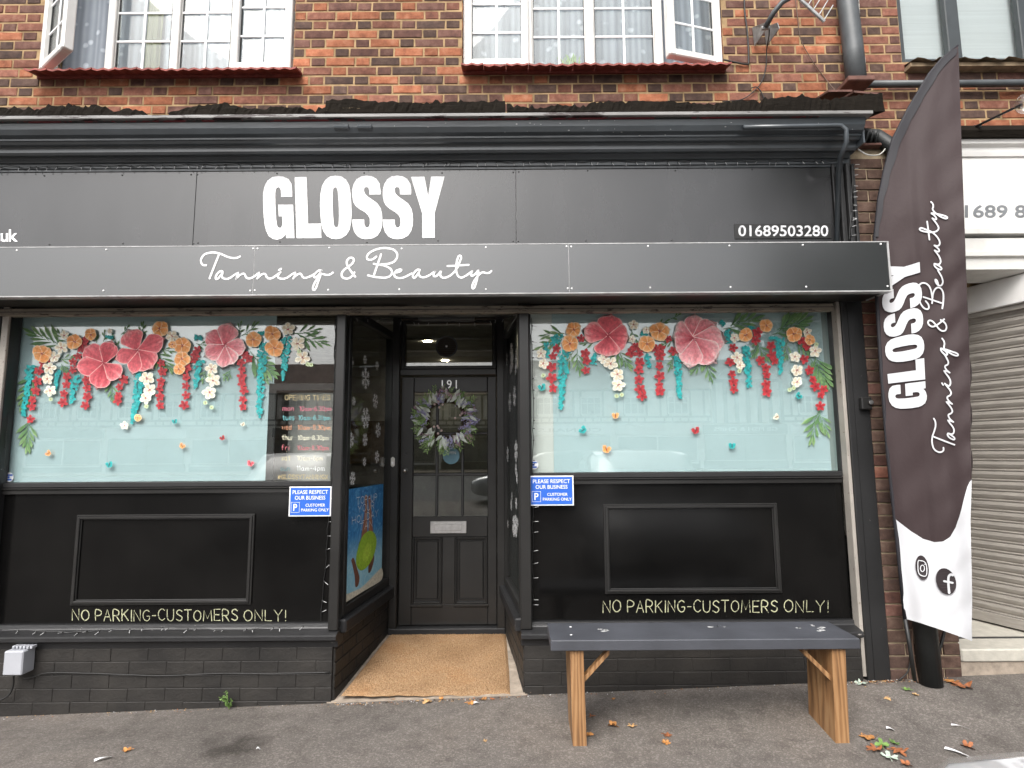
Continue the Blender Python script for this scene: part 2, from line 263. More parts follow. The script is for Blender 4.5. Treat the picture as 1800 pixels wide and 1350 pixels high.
# ---------------------------------------------------------------- mesh helpers
class MB:
    def __init__(s): s.v = []; s.f = []; s.m = []; s.c = []; s.smooth = False
    def add(s, vs, fs, mi=0, col=None):
        o = len(s.v); s.v += [tuple(v) for v in vs]; s.f += [tuple(i + o for i in f) for f in fs]; s.m += [mi] * len(fs)
        if col is None: s.c += [(0.5, 0.5, 0.5)] * len(vs)
        elif isinstance(col, list): s.c += col
        else: s.c += [col] * len(vs)
        return s
    def box(s, x0, x1, y0, y1, z0, z1, mi=0, bev=0.0):
        if bev <= 0:
            vs = [(x, y, z) for x in (x0, x1) for y in (y0, y1) for z in (z0, z1)]
            return s.add(vs, [(0, 1, 3, 2), (4, 6, 7, 5), (0, 4, 5, 1), (2, 3, 7, 6), (0, 2, 6, 4), (1, 5, 7, 3)], mi)
        b = bev; vs = []; X = (x0, x1); Y = (y0, y1); Z = (z0, z1)
        def ix(i, j, k, a): return (i * 4 + j * 2 + k) * 3 + a
        for i in (0, 1):
            for j in (0, 1):
                for k in (0, 1):
                    sx, sy, sz = (1 - 2 * i) * b, (1 - 2 * j) * b, (1 - 2 * k) * b
                    vs += [(X[i], Y[j] + sy, Z[k] + sz), (X[i] + sx, Y[j], Z[k] + sz), (X[i] + sx, Y[j] + sy, Z[k])]
        fs = []
        for i in (0, 1):
            q = [ix(i, 0, 0, 0), ix(i, 1, 0, 0), ix(i, 1, 1, 0), ix(i, 0, 1, 0)]; fs.append(q if i else q[::-1])
            q = [ix(0, i, 0, 1), ix(1, i, 0, 1), ix(1, i, 1, 1), ix(0, i, 1, 1)]; fs.append(q[::-1] if i else q)
            q = [ix(0, 0, i, 2), ix(1, 0, i, 2), ix(1, 1, i, 2), ix(0, 1, i, 2)]; fs.append(q if i else q[::-1])
        for j in (0, 1):
            for k in (0, 1):
                fs.append((ix(0, j, k, 1), ix(1, j, k, 1), ix(1, j, k, 2), ix(0, j, k, 2)))
                fs.append((ix(j, 0, k, 0), ix(j, 1, k, 0), ix(j, 1, k, 2), ix(j, 0, k, 2)))
                fs.append((ix(j, k, 0, 0), ix(j, k, 1, 0), ix(j, k, 1, 1), ix(j, k, 0, 1)))
                for i in (0, 1): fs.append((ix(i, j, k, 0), ix(i, j, k, 1), ix(i, j, k, 2)))
        return s.add(vs, list({tuple(sorted(f)): f for f in fs}.values()), mi)
    def quad(s, a, b, c, d, mi=0, col=None): return s.add([a, b, c, d], [(0, 1, 2, 3)], mi, col)
    def hexa(s, p, mi=0):   # 8 points: bottom 4 then top 4, both counter-clockwise
        return s.add(p, [(3, 2, 1, 0), (4, 5, 6, 7), (0, 1, 5, 4), (1, 2, 6, 5), (2, 3, 7, 6), (3, 0, 4, 7)], mi)
    def tube(s, pts, r, n=8, mi=0, caps=True):
        pts = [Vector(p) for p in pts]; rs = r if isinstance(r, (list, tuple)) else [r] * len(pts); rings = []
        up = None
        for i, p in enumerate(pts):
            d = (pts[min(i + 1, len(pts) - 1)] - pts[max(i - 1, 0)]).normalized()
            if up is None: up = Vector((0, 0, 1)) if abs(d.z) < 0.9 else Vector((1, 0, 0))
            a = d.cross(up); a = a.normalized() if a.length > 1e-6 else Vector((1, 0, 0)); b = d.cross(a).normalized(); up = -b
            rings.append([p + (a * math.cos(2 * math.pi * k / n) + b * math.sin(2 * math.pi * k / n)) * rs[i] for k in range(n)])
        vs = [v for g in rings for v in g]; fs = []
        for i in range(len(pts) - 1):
            for k in range(n): fs.append((i * n + k, i * n + (k + 1) % n, (i + 1) * n + (k + 1) % n, (i + 1) * n + k))
        if caps: fs += [tuple(range(n))[::-1], tuple((len(pts) - 1) * n + k for k in range(n))]
        return s.add(vs, fs, mi)
    def grid(s, fn, nu, nv, mi=0, colfn=None):
        vs = [fn(i / nu, j / nv) for j in range(nv + 1) for i in range(nu + 1)]
        fs = [(j * (nu + 1) + i, j * (nu + 1) + i + 1, (j + 1) * (nu + 1) + i + 1, (j + 1) * (nu + 1) + i) for j in range(nv) for i in range(nu)]
        cs = [colfn(i / nu, j / nv) for j in range(nv + 1) for i in range(nu + 1)] if colfn else None
        return s.add(vs, fs, mi, cs)
    def profile_x(s, prof, x0, x1, mi=0, mis=None):     # prof: (y,z) polyline swept along x, capped
        k = len(prof); vs = [(x0, y, z) for y, z in prof] + [(x1, y, z) for y, z in prof]
        for i in range(k):
            s_mi = mis[i] if mis else mi
            s.add([vs[i], vs[(i + 1) % k], vs[k + (i + 1) % k], vs[k + i]], [(0, 1, 2, 3)], s_mi)
        for side, x in ((0, x0), (1, x1)):
            pts = [Vector((y, z, 0)) for y, z in prof]; tr = tessellate_polygon([pts])
            s.add([(x, y, z) for y, z in prof], [tuple(q) for q in tr], mi)
        return s
    def poly(s, loops, fn, mi=0, col=None):             # flat polygons (first loop outer, rest holes), fn maps 2-D to 3-D
        flat = [p for l in loops for p in l]
        tr = tessellate_polygon([[Vector((p[0], p[1], 0)) for p in l] for l in loops])
        return s.add([fn(*p) for p in flat], [tuple(q) for q in tr], mi, col)
    def stroke(s, pts, wdt, fn, mi=0, smooth=True, col=None):   # ribbon with round ends in 2-D, mapped by fn
        if smooth and len(pts) > 2: pts = catmull(pts, 5)
        L, Rr = [], []; k = len(pts)
        for i, p in enumerate(pts):
            a = pts[max(i - 1, 0)]; b = pts[min(i + 1, k - 1)]; dx, dy = b[0] - a[0], b[1] - a[1]; l = math.hypot(dx, dy) or 1
            nx, ny = -dy / l * wdt / 2, dx / l * wdt / 2; L.append((p[0] + nx, p[1] + ny)); Rr.append((p[0] - nx, p[1] - ny))
        vs = [fn(*p) for p in L] + [fn(*p) for p in Rr]
        s.add(vs, [(i, i + 1, k + i + 1, k + i) for i in range(k - 1)], mi, col)
        for e, o in ((0, 1), (k - 1, k - 2)):
            c = pts[e]; an = math.atan2(c[1] - pts[o][1], c[0] - pts[o][0])
            ring = [(c[0] + math.cos(an + t) * wdt / 2, c[1] + math.sin(an + t) * wdt / 2) for t in (-1.571, -0.9, -0.3, 0.3, 0.9, 1.571)]
            s.add([fn(*p) for p in ring], [tuple(range(6))], mi, col)
        return s
    def disc(s, c, r, axis='y', n=12, mi=0, h=0.003, dome=0.0):
        c = Vector(c); vs = []; fs = []
        ax = {'x': (Vector((0, 1, 0)), Vector((0, 0, 1)), Vector((-1, 0, 0))), 'y': (Vector((1, 0, 0)), Vector((0, 0, 1)), Vector((0, -1, 0))), 'z': (Vector((1, 0, 0)), Vector((0, 1, 0)), Vector((0, 0, 1)))}[axis]
        for k in range(n):
            a = 2 * math.pi * k / n; d = ax[0] * math.cos(a) + ax[1] * math.sin(a); vs += [c + d * r, c + d * r * 0.85 + ax[2] * h]
        vs.append(c + ax[2] * (h + dome)); e = len(vs) - 1
        for k in range(n):
            j = (k + 1) % n; fs += [(2 * k, 2 * j, 2 * j + 1, 2 * k + 1), (2 * k + 1, 2 * j + 1, e)]
        return s.add(vs, fs, mi)
def catmull(p, k):
    out = []
    for i in range(len(p) - 1):
        a, b, c, d = p[max(i - 1, 0)], p[i], p[i + 1], p[min(i + 2, len(p) - 1)]
        for j in range(k):
            t = j / k; out.append(tuple(0.5 * (2 * b[q] + (c[q] - a[q]) * t + (2 * a[q] - 5 * b[q] + 4 * c[q] - d[q]) * t * t + (3 * b[q] - a[q] - 3 * c[q] + d[q]) * t ** 3) for q in range(len(b))))
    out.append(tuple(p[-1])); return out
WO = {}
def link(name, me, loc, parent):
    o = bpy.data.objects.new(name, me); COL.objects.link(o)
    if parent is not None: o.parent = parent; o.location = Vector(loc) - WO[parent.name]
    else: o.location = loc
    WO[o.name] = Vector(loc); return o
def build(name, mb, mats, parent=None, smooth=False, base=False, kind=None):
    xs, ys, zs = zip(*mb.v); c = Vector(((min(xs) + max(xs)) / 2, (min(ys) + max(ys)) / 2, min(zs) if base else (min(zs) + max(zs)) / 2))
    me = bpy.data.meshes.new(name); me.from_pydata([(v[0] - c.x, v[1] - c.y, v[2] - c.z) for v in mb.v], [], mb.f)
    if isinstance(mats, str): mats = [mats]
    for k in mats: me.materials.append(M[k])
    me.polygons.foreach_set('material_index', mb.m)
    if 'paint' in mats:
        ca = me.color_attributes.new('Col', 'FLOAT_COLOR', 'POINT'); ca.data.foreach_set('color', [q for cc in mb.c for q in (cc[0], cc[1], cc[2], 1.0)])
    if smooth: me.polygons.foreach_set('use_smooth', [True] * len(me.polygons))
    me.validate(); me.update()
    o = link(name, me, c, parent)
    if kind: o['kind'] = kind
    return o
def tag(o, label=None, cat=None, group=None, kind=None):
    if label: o['label'] = label
    if cat: o['category'] = cat
    if group: o['group'] = group
    if kind: o['kind'] = kind
    return o
def thing(name, loc, label, cat, group=None):
    o = bpy.data.objects.new(name, None); COL.objects.link(o); o.location = loc; o.empty_display_size = 0.1; WO[o.name] = Vector(loc)
    return tag(o, label, cat, group)
def copy_tree(o, parent=None):
    c = o.copy(); COL.objects.link(c); c.parent = parent; WO[c.name] = WO[o.name].copy()
    for ch in list(o.children): copy_tree(ch, c)
    return c
def text2d(body, size=1.0, bold=0.0, spacing=1.0, xs=1.0):
    cu = bpy.data.curves.new('txt', 'FONT'); cu.body = body; cu.size = size; cu.offset = bold; cu.space_character = spacing; cu.align_x = 'LEFT'; cu.resolution_u = 4; cu.fill_mode = 'FRONT'
    o = bpy.data.objects.new('txt', cu); COL.objects.link(o); dg = bpy.context.evaluated_depsgraph_get(); dg.update()
    me = bpy.data.meshes.new_from_object(o.evaluated_get(dg)); vs = [(v.co.x * xs, v.co.y) for v in me.vertices]; fs = [tuple(p.vertices) for p in me.polygons]
    bpy.data.objects.remove(o); bpy.data.meshes.remove(me); bpy.data.curves.remove(cu)
    x0 = min(v[0] for v in vs); x1 = max(v[0] for v in vs); y0 = min(v[1] for v in vs); y1 = max(v[1] for v in vs)
    return vs, fs, (x0, x1, y0, y1)
def text_fit(mb, body, x0, x1, z0, z1, fn, bold=0.0, mi=0, spacing=1.0):   # text stretched into the rectangle x0..x1, z0..z1 of a plane, fn maps to 3-D
    vs, fs, (a, b, c, d) = text2d(body, 1.0, bold, spacing)
    mb.add([fn(x0 + (v[0] - a) / (b - a) * (x1 - x0), z0 + (v[1] - c) / (d - c) * (z1 - z0)) for v in vs], fs, mi)
# ---- single-stroke hand lettering (unit cap height 6)
SF = {'A': [[(0, 0), (2, 6), (4, 0)], [(0.8, 2.1), (3.2, 2.1)]], 'B': [[(0, 0), (0, 6), (2.6, 5.8), (3.2, 4.6), (2.4, 3.3), (0, 3.1)], [(2.4, 3.2), (3.6, 1.9), (2.8, 0.2), (0, 0)]],
 'C': [[(3.8, 5.2), (2.4, 6), (0.7, 5), (0.1, 3), (0.8, 0.9), (2.4, 0), (3.9, 0.9)]], 'D': [[(0, 0), (0, 6), (2.2, 5.7), (3.7, 4), (3.7, 2), (2.2, 0.2), (0, 0)]], 'E': [[(3.4, 6), (0, 6), (0, 0), (3.5, 0)], [(0, 3.1), (2.8, 3.1)]],
 'F': [[(3.4, 6), (0, 6), (0, 0)], [(0, 3.1), (2.7, 3.1)]], 'G': [[(3.8, 5.2), (2.4, 6), (0.7, 5), (0.1, 3), (0.8, 0.9), (2.4, 0), (3.8, 0.9), (3.9, 2.6), (2.4, 2.6)]], 'H': [[(0, 6), (0, 0)], [(3.8, 6), (3.8, 0)], [(0, 3), (3.8, 3)]],
 'I': [[(0.3, 6), (0.3, 0)]], 'K': [[(0, 6), (0, 0)], [(3.5, 6), (0, 2.6)], [(1.1, 3.6), (3.8, 0)]], 'L': [[(0, 6), (0, 0), (3.2, 0)]], 'M': [[(0, 0), (0.5, 6), (2.5, 1.2), (4.5, 6), (5, 0)]], 'N': [[(0, 0), (0, 6), (3.8, 0), (3.8, 6)]],
 'O': [[(2.1, 6), (0.6, 5), (0, 3), (0.6, 1), (2.1, 0), (3.7, 1), (4.2, 3), (3.7, 5), (2.1, 6)]], 'P': [[(0, 0), (0, 6), (2.6, 5.8), (3.5, 4.5), (2.6, 3), (0, 2.7)]], 'R': [[(0, 0), (0, 6), (2.6, 5.8), (3.4, 4.5), (2.6, 3.1), (0, 2.9)], [(1.6, 2.9), (3.7, 0)]],
 'S': [[(3.5, 5.2), (2.1, 6), (0.6, 5.3), (0.5, 4), (1.9, 3.1), (3.3, 2.2), (3.4, 0.9), (2, 0), (0.2, 0.8)]], 'T': [[(0, 6), (4, 6)], [(2, 6), (2, 0)]], 'U': [[(0, 6), (0.1, 1.6), (1.2, 0), (2.7, 0), (3.7, 1.6), (3.8, 6)]], 'X': [[(0, 6), (3.6, 0)], [(3.6, 6), (0, 0)]], 'Y': [[(0, 6), (2, 3), (4, 6)], [(2, 3), (2, 0)]],
 '0': [[(1.8, 6), (0.4, 5), (0, 3), (0.4, 1), (1.8, 0), (3.2, 1), (3.6, 3), (3.2, 5), (1.8, 6)]], '1': [[(0, 4.8), (1, 6), (1, 0)]], '3': [[(0.2, 5.5), (1.8, 6), (3.2, 5), (2.6, 3.5), (1.3, 3.2)], [(1.3, 3.2), (3.2, 2.6), (3.2, 0.8), (1.6, 0), (0, 0.7)]], '4': [[(2.6, 0), (2.6, 6), (0, 2), (3.6, 2)]],
 '6': [[(3, 6), (1, 4.5), (0, 2), (0.8, 0.2), (2.4, 0), (3.4, 1.4), (2.6, 3), (1, 3), (0.2, 1.8)]], '8': [[(1.8, 3.2), (0.4, 4.2), (0.8, 5.7), (2.4, 5.9), (3.1, 4.6), (1.8, 3.2), (0.3, 2), (0.4, 0.5), (1.9, 0), (3.3, 0.7), (3.2, 2.1), (1.8, 3.2)]], '9': [[(3.2, 5), (1.7, 6), (0.3, 4.8), (0.8, 3.2), (2.4, 3.2), (3.2, 5), (2.9, 2), (2.2, 0)]],
 'a': [[(3, 3.6), (1, 3.6), (0.1, 1.6), (1, 0), (2.4, 0.6), (3, 3.6), (3, 0.4), (3.6, 0)]], 'd': [[(2.8, 3), (1, 3.4), (0.1, 1.5), (1.2, 0), (2.8, 1), (2.9, 6), (3, 0)]], 'e': [[(0.3, 1.8), (2.8, 2.2), (2.2, 3.7), (0.8, 3.4), (0.1, 1.6), (1, 0), (2.8, 0.5)]], 'f': [[(2.6, 5.6), (1.4, 5.8), (1, 4), (1, 0)], [(0, 3.4), (2.2, 3.4)]],
 'h': [[(0, 6), (0, 0)], [(0, 2.6), (1.4, 3.7), (2.6, 2.8), (2.7, 0)]], 'i': [[(0.3, 3.6), (0.3, 0)], [(0.3, 5.0), (0.35, 5.2)]], 'm': [[(0, 0), (0, 3.6)], [(0, 2.6), (1, 3.6), (1.8, 2.8), (1.8, 0)], [(1.8, 2.6), (2.8, 3.6), (3.7, 2.8), (3.8, 0)]], 'n': [[(0, 0), (0, 3.6)], [(0, 2.6), (1.3, 3.7), (2.5, 2.8), (2.6, 0)]],
 'o': [[(1.4, 3.6), (0.2, 2.7), (0.2, 0.9), (1.4, 0), (2.7, 0.9), (2.7, 2.7), (1.4, 3.6)]], 'p': [[(0, -1.5), (0, 3.6)], [(0, 2.8), (1.6, 3.7), (2.7, 2), (1.6, 0.2), (0, 0.6)]], 'r': [[(0, 0), (0, 3.6)], [(0, 2.5), (1, 3.6), (2.1, 3.3)]], 's': [[(2.4, 3.2), (1.2, 3.7), (0.3, 2.9), (1.3, 1.9), (2.4, 1), (1.4, 0), (0, 0.5)]], 't': [[(1.2, 5.4), (1.2, 0.6), (2.2, 0)], [(0, 3.7), (2.5, 3.7)]], 'u': [[(0, 3.6), (0.2, 0.6), (1.4, 0), (2.6, 1.2), (2.7, 3.6), (2.8, 0)]], 'w': [[(0, 3.6), (0.8, 0), (1.8, 2.8), (2.8, 0), (3.6, 3.6)]],
 '-': [[(0.3, 2.7), (2.2, 2.7)]], '.': [[(0.2, 0), (0.35, 0.15)]], '!': [[(0.4, 6), (0.3, 1.8)], [(0.3, 0), (0.35, 0.2)]], '@': [[(3, 2), (2, 3.4), (1, 2.6), (1.3, 1.6), (2.6, 1.8), (3.2, 3), (2.6, 4.8), (1, 4.6), (0, 2.6), (0.8, 0.6), (2.6, 0.4)]]}
def hand(mb, body, x0, x1, z0, h, fn, wdt, mi=0, jit=0.03, col=None, slope=0.0):
    cur = 0.0; its = []
    for ch in body:
        if ch == ' ': cur += 2.6; continue
        g = SF[ch]; wd = max(p[0] for s_ in g for p in s_); its.append((ch, cur)); cur += wd + 1.5
    tot = cur - 1.5; sx = (x1 - x0) / tot; sz = h / 6.0
    for ch, ox in its:
        jz = random.uniform(-jit, jit) * h; js = random.uniform(0.95, 1.06)
        for s_ in SF[ch]:
            pts = [(x0 + (ox + p[0]) * sx + p[1] * sz * slope, z0 + jz + p[1] * sz * js) for p in s_]
            mb.stroke(pts, wdt * random.uniform(0.85, 1.15), fn, mi, ch not in 'AEFHIKLMNTXYwi4', col)
# ---- traced sign lettering (panel pixels)
def z3(pts): return [(450 + x / 5.294, 300 + y / 5.294) for x, y in pts]
_S = [(1160, 222), (1160, 180), (1150, 120), (1120, 75), (1080, 52), (1030, 45), (980, 52), (935, 80), (908, 125), (895, 180), (895, 230), (905, 290), (925, 325), (960, 355), (1010, 385), (1045, 415), (1058, 445), (1060, 490), (1055, 515), (1045, 528), (1032, 530), (1018, 523), (1008, 500), (1006, 455), (896, 455), (900, 520), (915, 570), (945, 610), (985, 632), (1035, 637), (1085, 630), (1130, 605), (1160, 560), (1173, 510), (1176, 455), (1172, 400), (1160, 350), (1130, 305), (1090, 275), (1045, 245), (1015, 215), (1005, 185), (1008, 165), (1018, 155), (1030, 152), (1045, 158), (1054, 180), (1056, 222)]
BIG = [
 [[(338, 243), (338, 190), (330, 120), (300, 75), (250, 54), (205, 50), (150, 60), (105, 95), (78, 150), (66, 220), (66, 300), (70, 400), (80, 500), (95, 560), (120, 610), (160, 636), (200, 642), (240, 630), (265, 608), (276, 588), (282, 628), (358, 628), (345, 317), (207, 317), (212, 425), (243, 425), (246, 480), (243, 510), (232, 530), (218, 533), (205, 527), (195, 505), (188, 440), (180, 300), (180, 210), (185, 175), (195, 160), (207, 155), (222, 162), (232, 185), (234, 243)]],
 [[(360, 60), (472, 57), (485, 493), (605, 493), (608, 626), (378, 628)]],
 [[(740, 45), (690, 52), (645, 85), (615, 140), (600, 210), (595, 300), (600, 420), (608, 500), (625, 560), (660, 610), (705, 633), (750, 636), (795, 628), (840, 600), (870, 550), (885, 480), (890, 400), (886, 300), (880, 210), (868, 140), (840, 85), (795, 52)], [(737, 152), (722, 165), (714, 200), (713, 300), (718, 420), (724, 500), (732, 520), (747, 530), (762, 522), (770, 495), (773, 420), (770, 300), (762, 200), (752, 162)]],
 [_S], [[(x + 285, y) for x, y in _S]],
 [[(1442, 57), (1568, 54), (1602, 245), (1630, 54), (1755, 54), (1662, 395), (1663, 624), (1549, 625), (1546, 395)]]]
BIG = [[z3(l) for l in g] for g in BIG]
_t1 = [[(150, 242), (115, 240), (90, 205), (95, 160), (130, 115), (190, 95), (250, 93), (310, 105), (370, 130), (430, 152), (480, 158), (520, 152), (545, 138)], [(305, 105), (270, 190), (230, 290), (190, 395)],
 [(345, 318), (325, 310), (290, 330), (265, 370), (262, 398), (285, 400), (320, 360), (345, 320), (335, 360), (345, 390), (385, 403), (430, 390), (480, 355), (522, 330)], [(522, 330), (515, 365), (500, 402)], [(500, 402), (535, 362), (575, 342), (600, 345), (615, 375), (640, 397), (680, 390), (730, 360), (772, 328)], [(772, 328), (765, 360), (745, 402)],
 [(745, 402), (780, 365), (820, 342), (845, 350), (860, 380), (890, 398), (930, 388), (985, 350), (1022, 322)], [(1022, 322), (1000, 350), (990, 375), (1010, 395), (1060, 400), (1110, 380), (1160, 345), (1195, 325)], [(1195, 325), (1190, 360), (1170, 398)], [(1170, 398), (1205, 360), (1245, 340), (1265, 350), (1280, 378), (1310, 390), (1360, 375), (1410, 350), (1440, 328)],
 [(1500, 303), (1470, 303), (1430, 335), (1412, 370), (1425, 385), (1460, 365), (1490, 325), (1500, 303), (1485, 370), (1460, 440), (1435, 510), (1412, 532), (1400, 510), (1415, 460), (1450, 400), (1480, 355), (1515, 345), (1560, 355), (1600, 350), (1635, 328)], [(1003, 298), (1028, 284)]]
_t2 = [[(222, 362), (180, 310), (140, 250), (125, 200), (145, 160), (180, 147), (205, 165), (195, 205), (150, 245), (95, 285), (68, 325), (75, 365), (115, 385), (160, 375), (195, 345), (212, 315)], [(513, 110), (490, 180), (460, 265), (435, 338)],
 [(460, 135), (420, 165), (375, 172), (353, 150), (370, 105), (430, 65), (510, 42), (590, 40), (660, 60), (695, 105), (690, 155), (655, 195), (600, 215), (540, 222), (480, 225), (430, 217)], [(500, 228), (560, 240), (615, 270), (638, 310), (620, 350), (570, 372), (500, 372), (430, 362), (365, 347)],
 [(665, 315), (700, 312), (735, 298), (740, 283), (715, 283), (680, 300), (662, 330), (670, 360), (710, 378), (760, 373), (810, 352), (860, 325)], [(950, 285), (920, 285), (885, 320), (872, 360), (890, 375), (920, 345), (950, 290), (940, 325), (950, 355), (985, 370), (1040, 355), (1090, 325), (1125, 300)],
 [(1125, 300), (1110, 330), (1110, 355), (1135, 358), (1165, 330), (1190, 300), (1182, 335), (1195, 365), (1230, 375), (1280, 358), (1330, 320), (1370, 270), (1400, 200), (1418, 150), (1410, 125), (1390, 130), (1372, 180), (1362, 250), (1365, 310), (1385, 355), (1420, 373), (1465, 355), (1510, 325), (1545, 300)],
 [(1545, 300), (1530, 330), (1535, 352), (1560, 345), (1590, 320), (1612, 290), (1605, 350), (1590, 420), (1570, 480), (1552, 497), (1542, 475), (1560, 420), (1595, 370), (1630, 330), (1665, 312), (1700, 322), (1735, 318), (1760, 298)], [(1265, 242), (1380, 236), (1503, 228)]]
SCRIPT = [[(340 + x / 6.667, 430 + y / 6.667) for x, y in s_] for s_ in _t1] + [[(590 + x / 6.4286, 430 + y / 6.4286) for x, y in s_] for s_ in _t2]

# ================================================================ THE SETTING
def S(name, mb, mats, **k): return tag(build(name, mb, mats, **k), kind='structure')
mb = MB()
xs = [-150, -60, -20, -8] + [-6 + i * 0.25 for i in range(49)] + [8, 20, 60, 150]; ys = [-150, -60, -20, -8, -3] + [-2 + i * 0.1 for i in range(21)] + [0.2, 0.9, 1.3, 5, 14]
mb.add([(x, y, gz(x, y) - 0.001) for y in ys for x in xs], [(j * len(xs) + i, j * len(xs) + i + 1, (j + 1) * len(xs) + i + 1, (j + 1) * len(xs) + i) for j in range(len(ys) - 1) for i in range(len(xs) - 1)])
S('forecourt', mb, 'asphalt', smooth=True)
S('road', MB().box(-150, 150, -34, -12, 0.0, 0.006), 'road')
S('far_pavement', MB().box(-150, 150, -41, -34.5, 0.0, 0.12), 'concrete')

# ================================================================ THE SHOP BUILDING
B = thing('shop_building', (0, 0.37, 0), 'brick terrace building with a black ground floor beauty shopfront', 'building')
WY = 0.37; FY = 0.41
def X(px, y=100, Y=FY): return P(px, y, Y).x
W1 = (X(80), X(520)); W2 = (X(813), X(1268)); W3 = (X(1578), X(1578) + 1.55)
ZS1 = P(300, 132, FY).z; ZS2 = P(1040, 124, FY).z; ZS3 = P(1690, 115, FY).z; ZT = 5.55
holes = [(W1[0], W1[1], ZS1, ZT), (W2[0], W2[1], ZS2, ZT), (W3[0], W3[1], ZS3, ZT)]
mb = MB(); cur = -6.5
for h in holes:
    mb.box(cur, h[0], WY, WY + 0.24, 0.0 if cur > 2 else 2.6, 6.6); mb.box(h[0], h[1], WY, WY + 0.24, 2.6, h[2]); mb.box(h[0], h[1], WY, WY + 0.24, h[3], 6.6); cur = h[1]
mb.box(cur, 7.5, WY, WY + 0.24, 2.6, 6.6)
wall = build('upper_wall', mb, 'mortar', B)
def brick_mesh(L, H, D, k, mat):
    rnd = random.Random(k * 13 + int(L * 1000)); b = 0.0045; j = lambda a=0.0022: rnd.uniform(-a, a)
    vs = []
    for d, ins in ((0.0, b), (b * 0.8, 0.0), (D, 0.0)):
        for sx, sz in ((-1, -1), (1, -1), (1, 1), (-1, 1)): vs.append((sx * (L / 2 - ins) + j(), d + (j(0.0015) if d == 0 else 0), sz * (H / 2 - ins) + j()))
    vs.append((j(), -0.001 + j(0.0015), j()))
    fs = [(0, 1, 12), (1, 2, 12), (2, 3, 12), (3, 0, 12)] + [(a, a + 4, (a + 1) % 4 + 4, (a + 1) % 4) for a in range(4)] + [(a + 4, a + 8, (a + 1) % 4 + 8, (a + 1) % 4 + 4) for a in range(4)]
    me = bpy.data.meshes.new('brick'); me.from_pydata(vs, [], fs); me.materials.append(M[mat]); me.update(); return me
_bc = {}
def brick_me(kind, mat, k):
    key = (kind, mat, k)
    if key not in _bc: _bc[key] = brick_mesh({'s': 0.2105, 'h': 0.0985, 'half': 0.155, 'p': 0.23}[kind], 0.0620, 0.03, k, mat)
    return _bc[key]
def pick(kind):
    r = random.random()
    if kind == 'h': return 'brick_dark' if r < 0.40 else 'brick_plum' if r < 0.62 else 'brick_orange' if r < 0.82 else 'brick_red'
    return 'brick_orange' if r < 0.27 else 'brick_red' if r < 0.60 else 'brick_plum' if r < 0.84 else 'brick_dark'
CP = 0.0750; cand = []; z0w = 3.46
for row in range(42):
    z = z0w + row * CP; x = -6.4 + (0.169 if row % 2 else 0.0) + random.uniform(-0.01, 0.01); st = True
    while x < 7.3:
        L = 0.213 if st else 0.101
        cx = x + L / 2; cut = False
        for h in holes:
            if h[2] - 0.02 < z < h[3] + 0.02 and cx + L / 2 > h[0] - 0.004 and cx - L / 2 < h[1] + 0.004: cut = True; hh = h
        lo, hi = x, x + L
        if cut:      # trim to the reveal when enough is left
            if lo < hh[0] - 0.045 and hi > hh[0]: hi = hh[0] - 0.002; cut = False
            elif hi > hh[1] + 0.045 and lo < hh[1]: lo = hh[1] + 0.002; cut = False
        if not cut:
            cand.append(((lo + hi) / 2, z, hi - lo, 's' if st else 'h'))
        x += L + 0.0105; st = not st
def vis(c):
    px, py = Q((c[0], WY, c[1])); behind = 1545 < px < 1690 and py > 100
    return -15 < px < 1815 and -12 < py < (196 if px < 1520 else 245) and not behind
seen = [c for c in cand if vis(c)]; rest = [c for c in cand if not vis(c)]
random.shuffle(seen); NB = 228
seen.sort(key=lambda c: -c[2]); rest += seen[NB:]; seen = seen[:NB]
for cx, z, L, k in seen:
    me = brick_me(k, pick(k), random.randrange(5)); o = link('brick', me, (cx, WY - 0.003 - random.uniform(0, 0.003), z + random.uniform(-0.0015, 0.0015)), wall)
    o.scale = (L / {'s': 0.213, 'h': 0.101}[k], 1, random.uniform(0.97, 1.02)); o.rotation_euler = (0, random.uniform(-0.006, 0.006), 0)
mb = MB(); bm_m = ['brick_orange', 'brick_red', 'brick_plum', 'brick_dark']
for cx, z, L, k in rest:
    y = WY - 0.003 - random.uniform(0, 0.003); mb.box(cx - L / 2 + 0.0012, cx + L / 2 - 0.0012, y, y + 0.03, z - 0.0310, z + 0.0310, bm_m.index(pick(k)), 0.004)
build('brickwork', mb, bm_m, wall, kind='stuff')
# reveal returns beside the windows
mb = MB()
for h in holes[:2]:
    for xx, sgn in ((h[0], -1), (h[1], 1)):
        zz = z0w
        while zz < 5.5:
            if zz > h[2]: mb.box(min(xx, xx - sgn * 0.006), max(xx, xx - sgn * 0.006), WY + 0.002, WY + 0.10, zz - 0.032, zz + 0.032, random.randrange(4), 0.002)
            zz += CP
build('reveal_bricks', mb, bm_m, wall, kind='stuff')

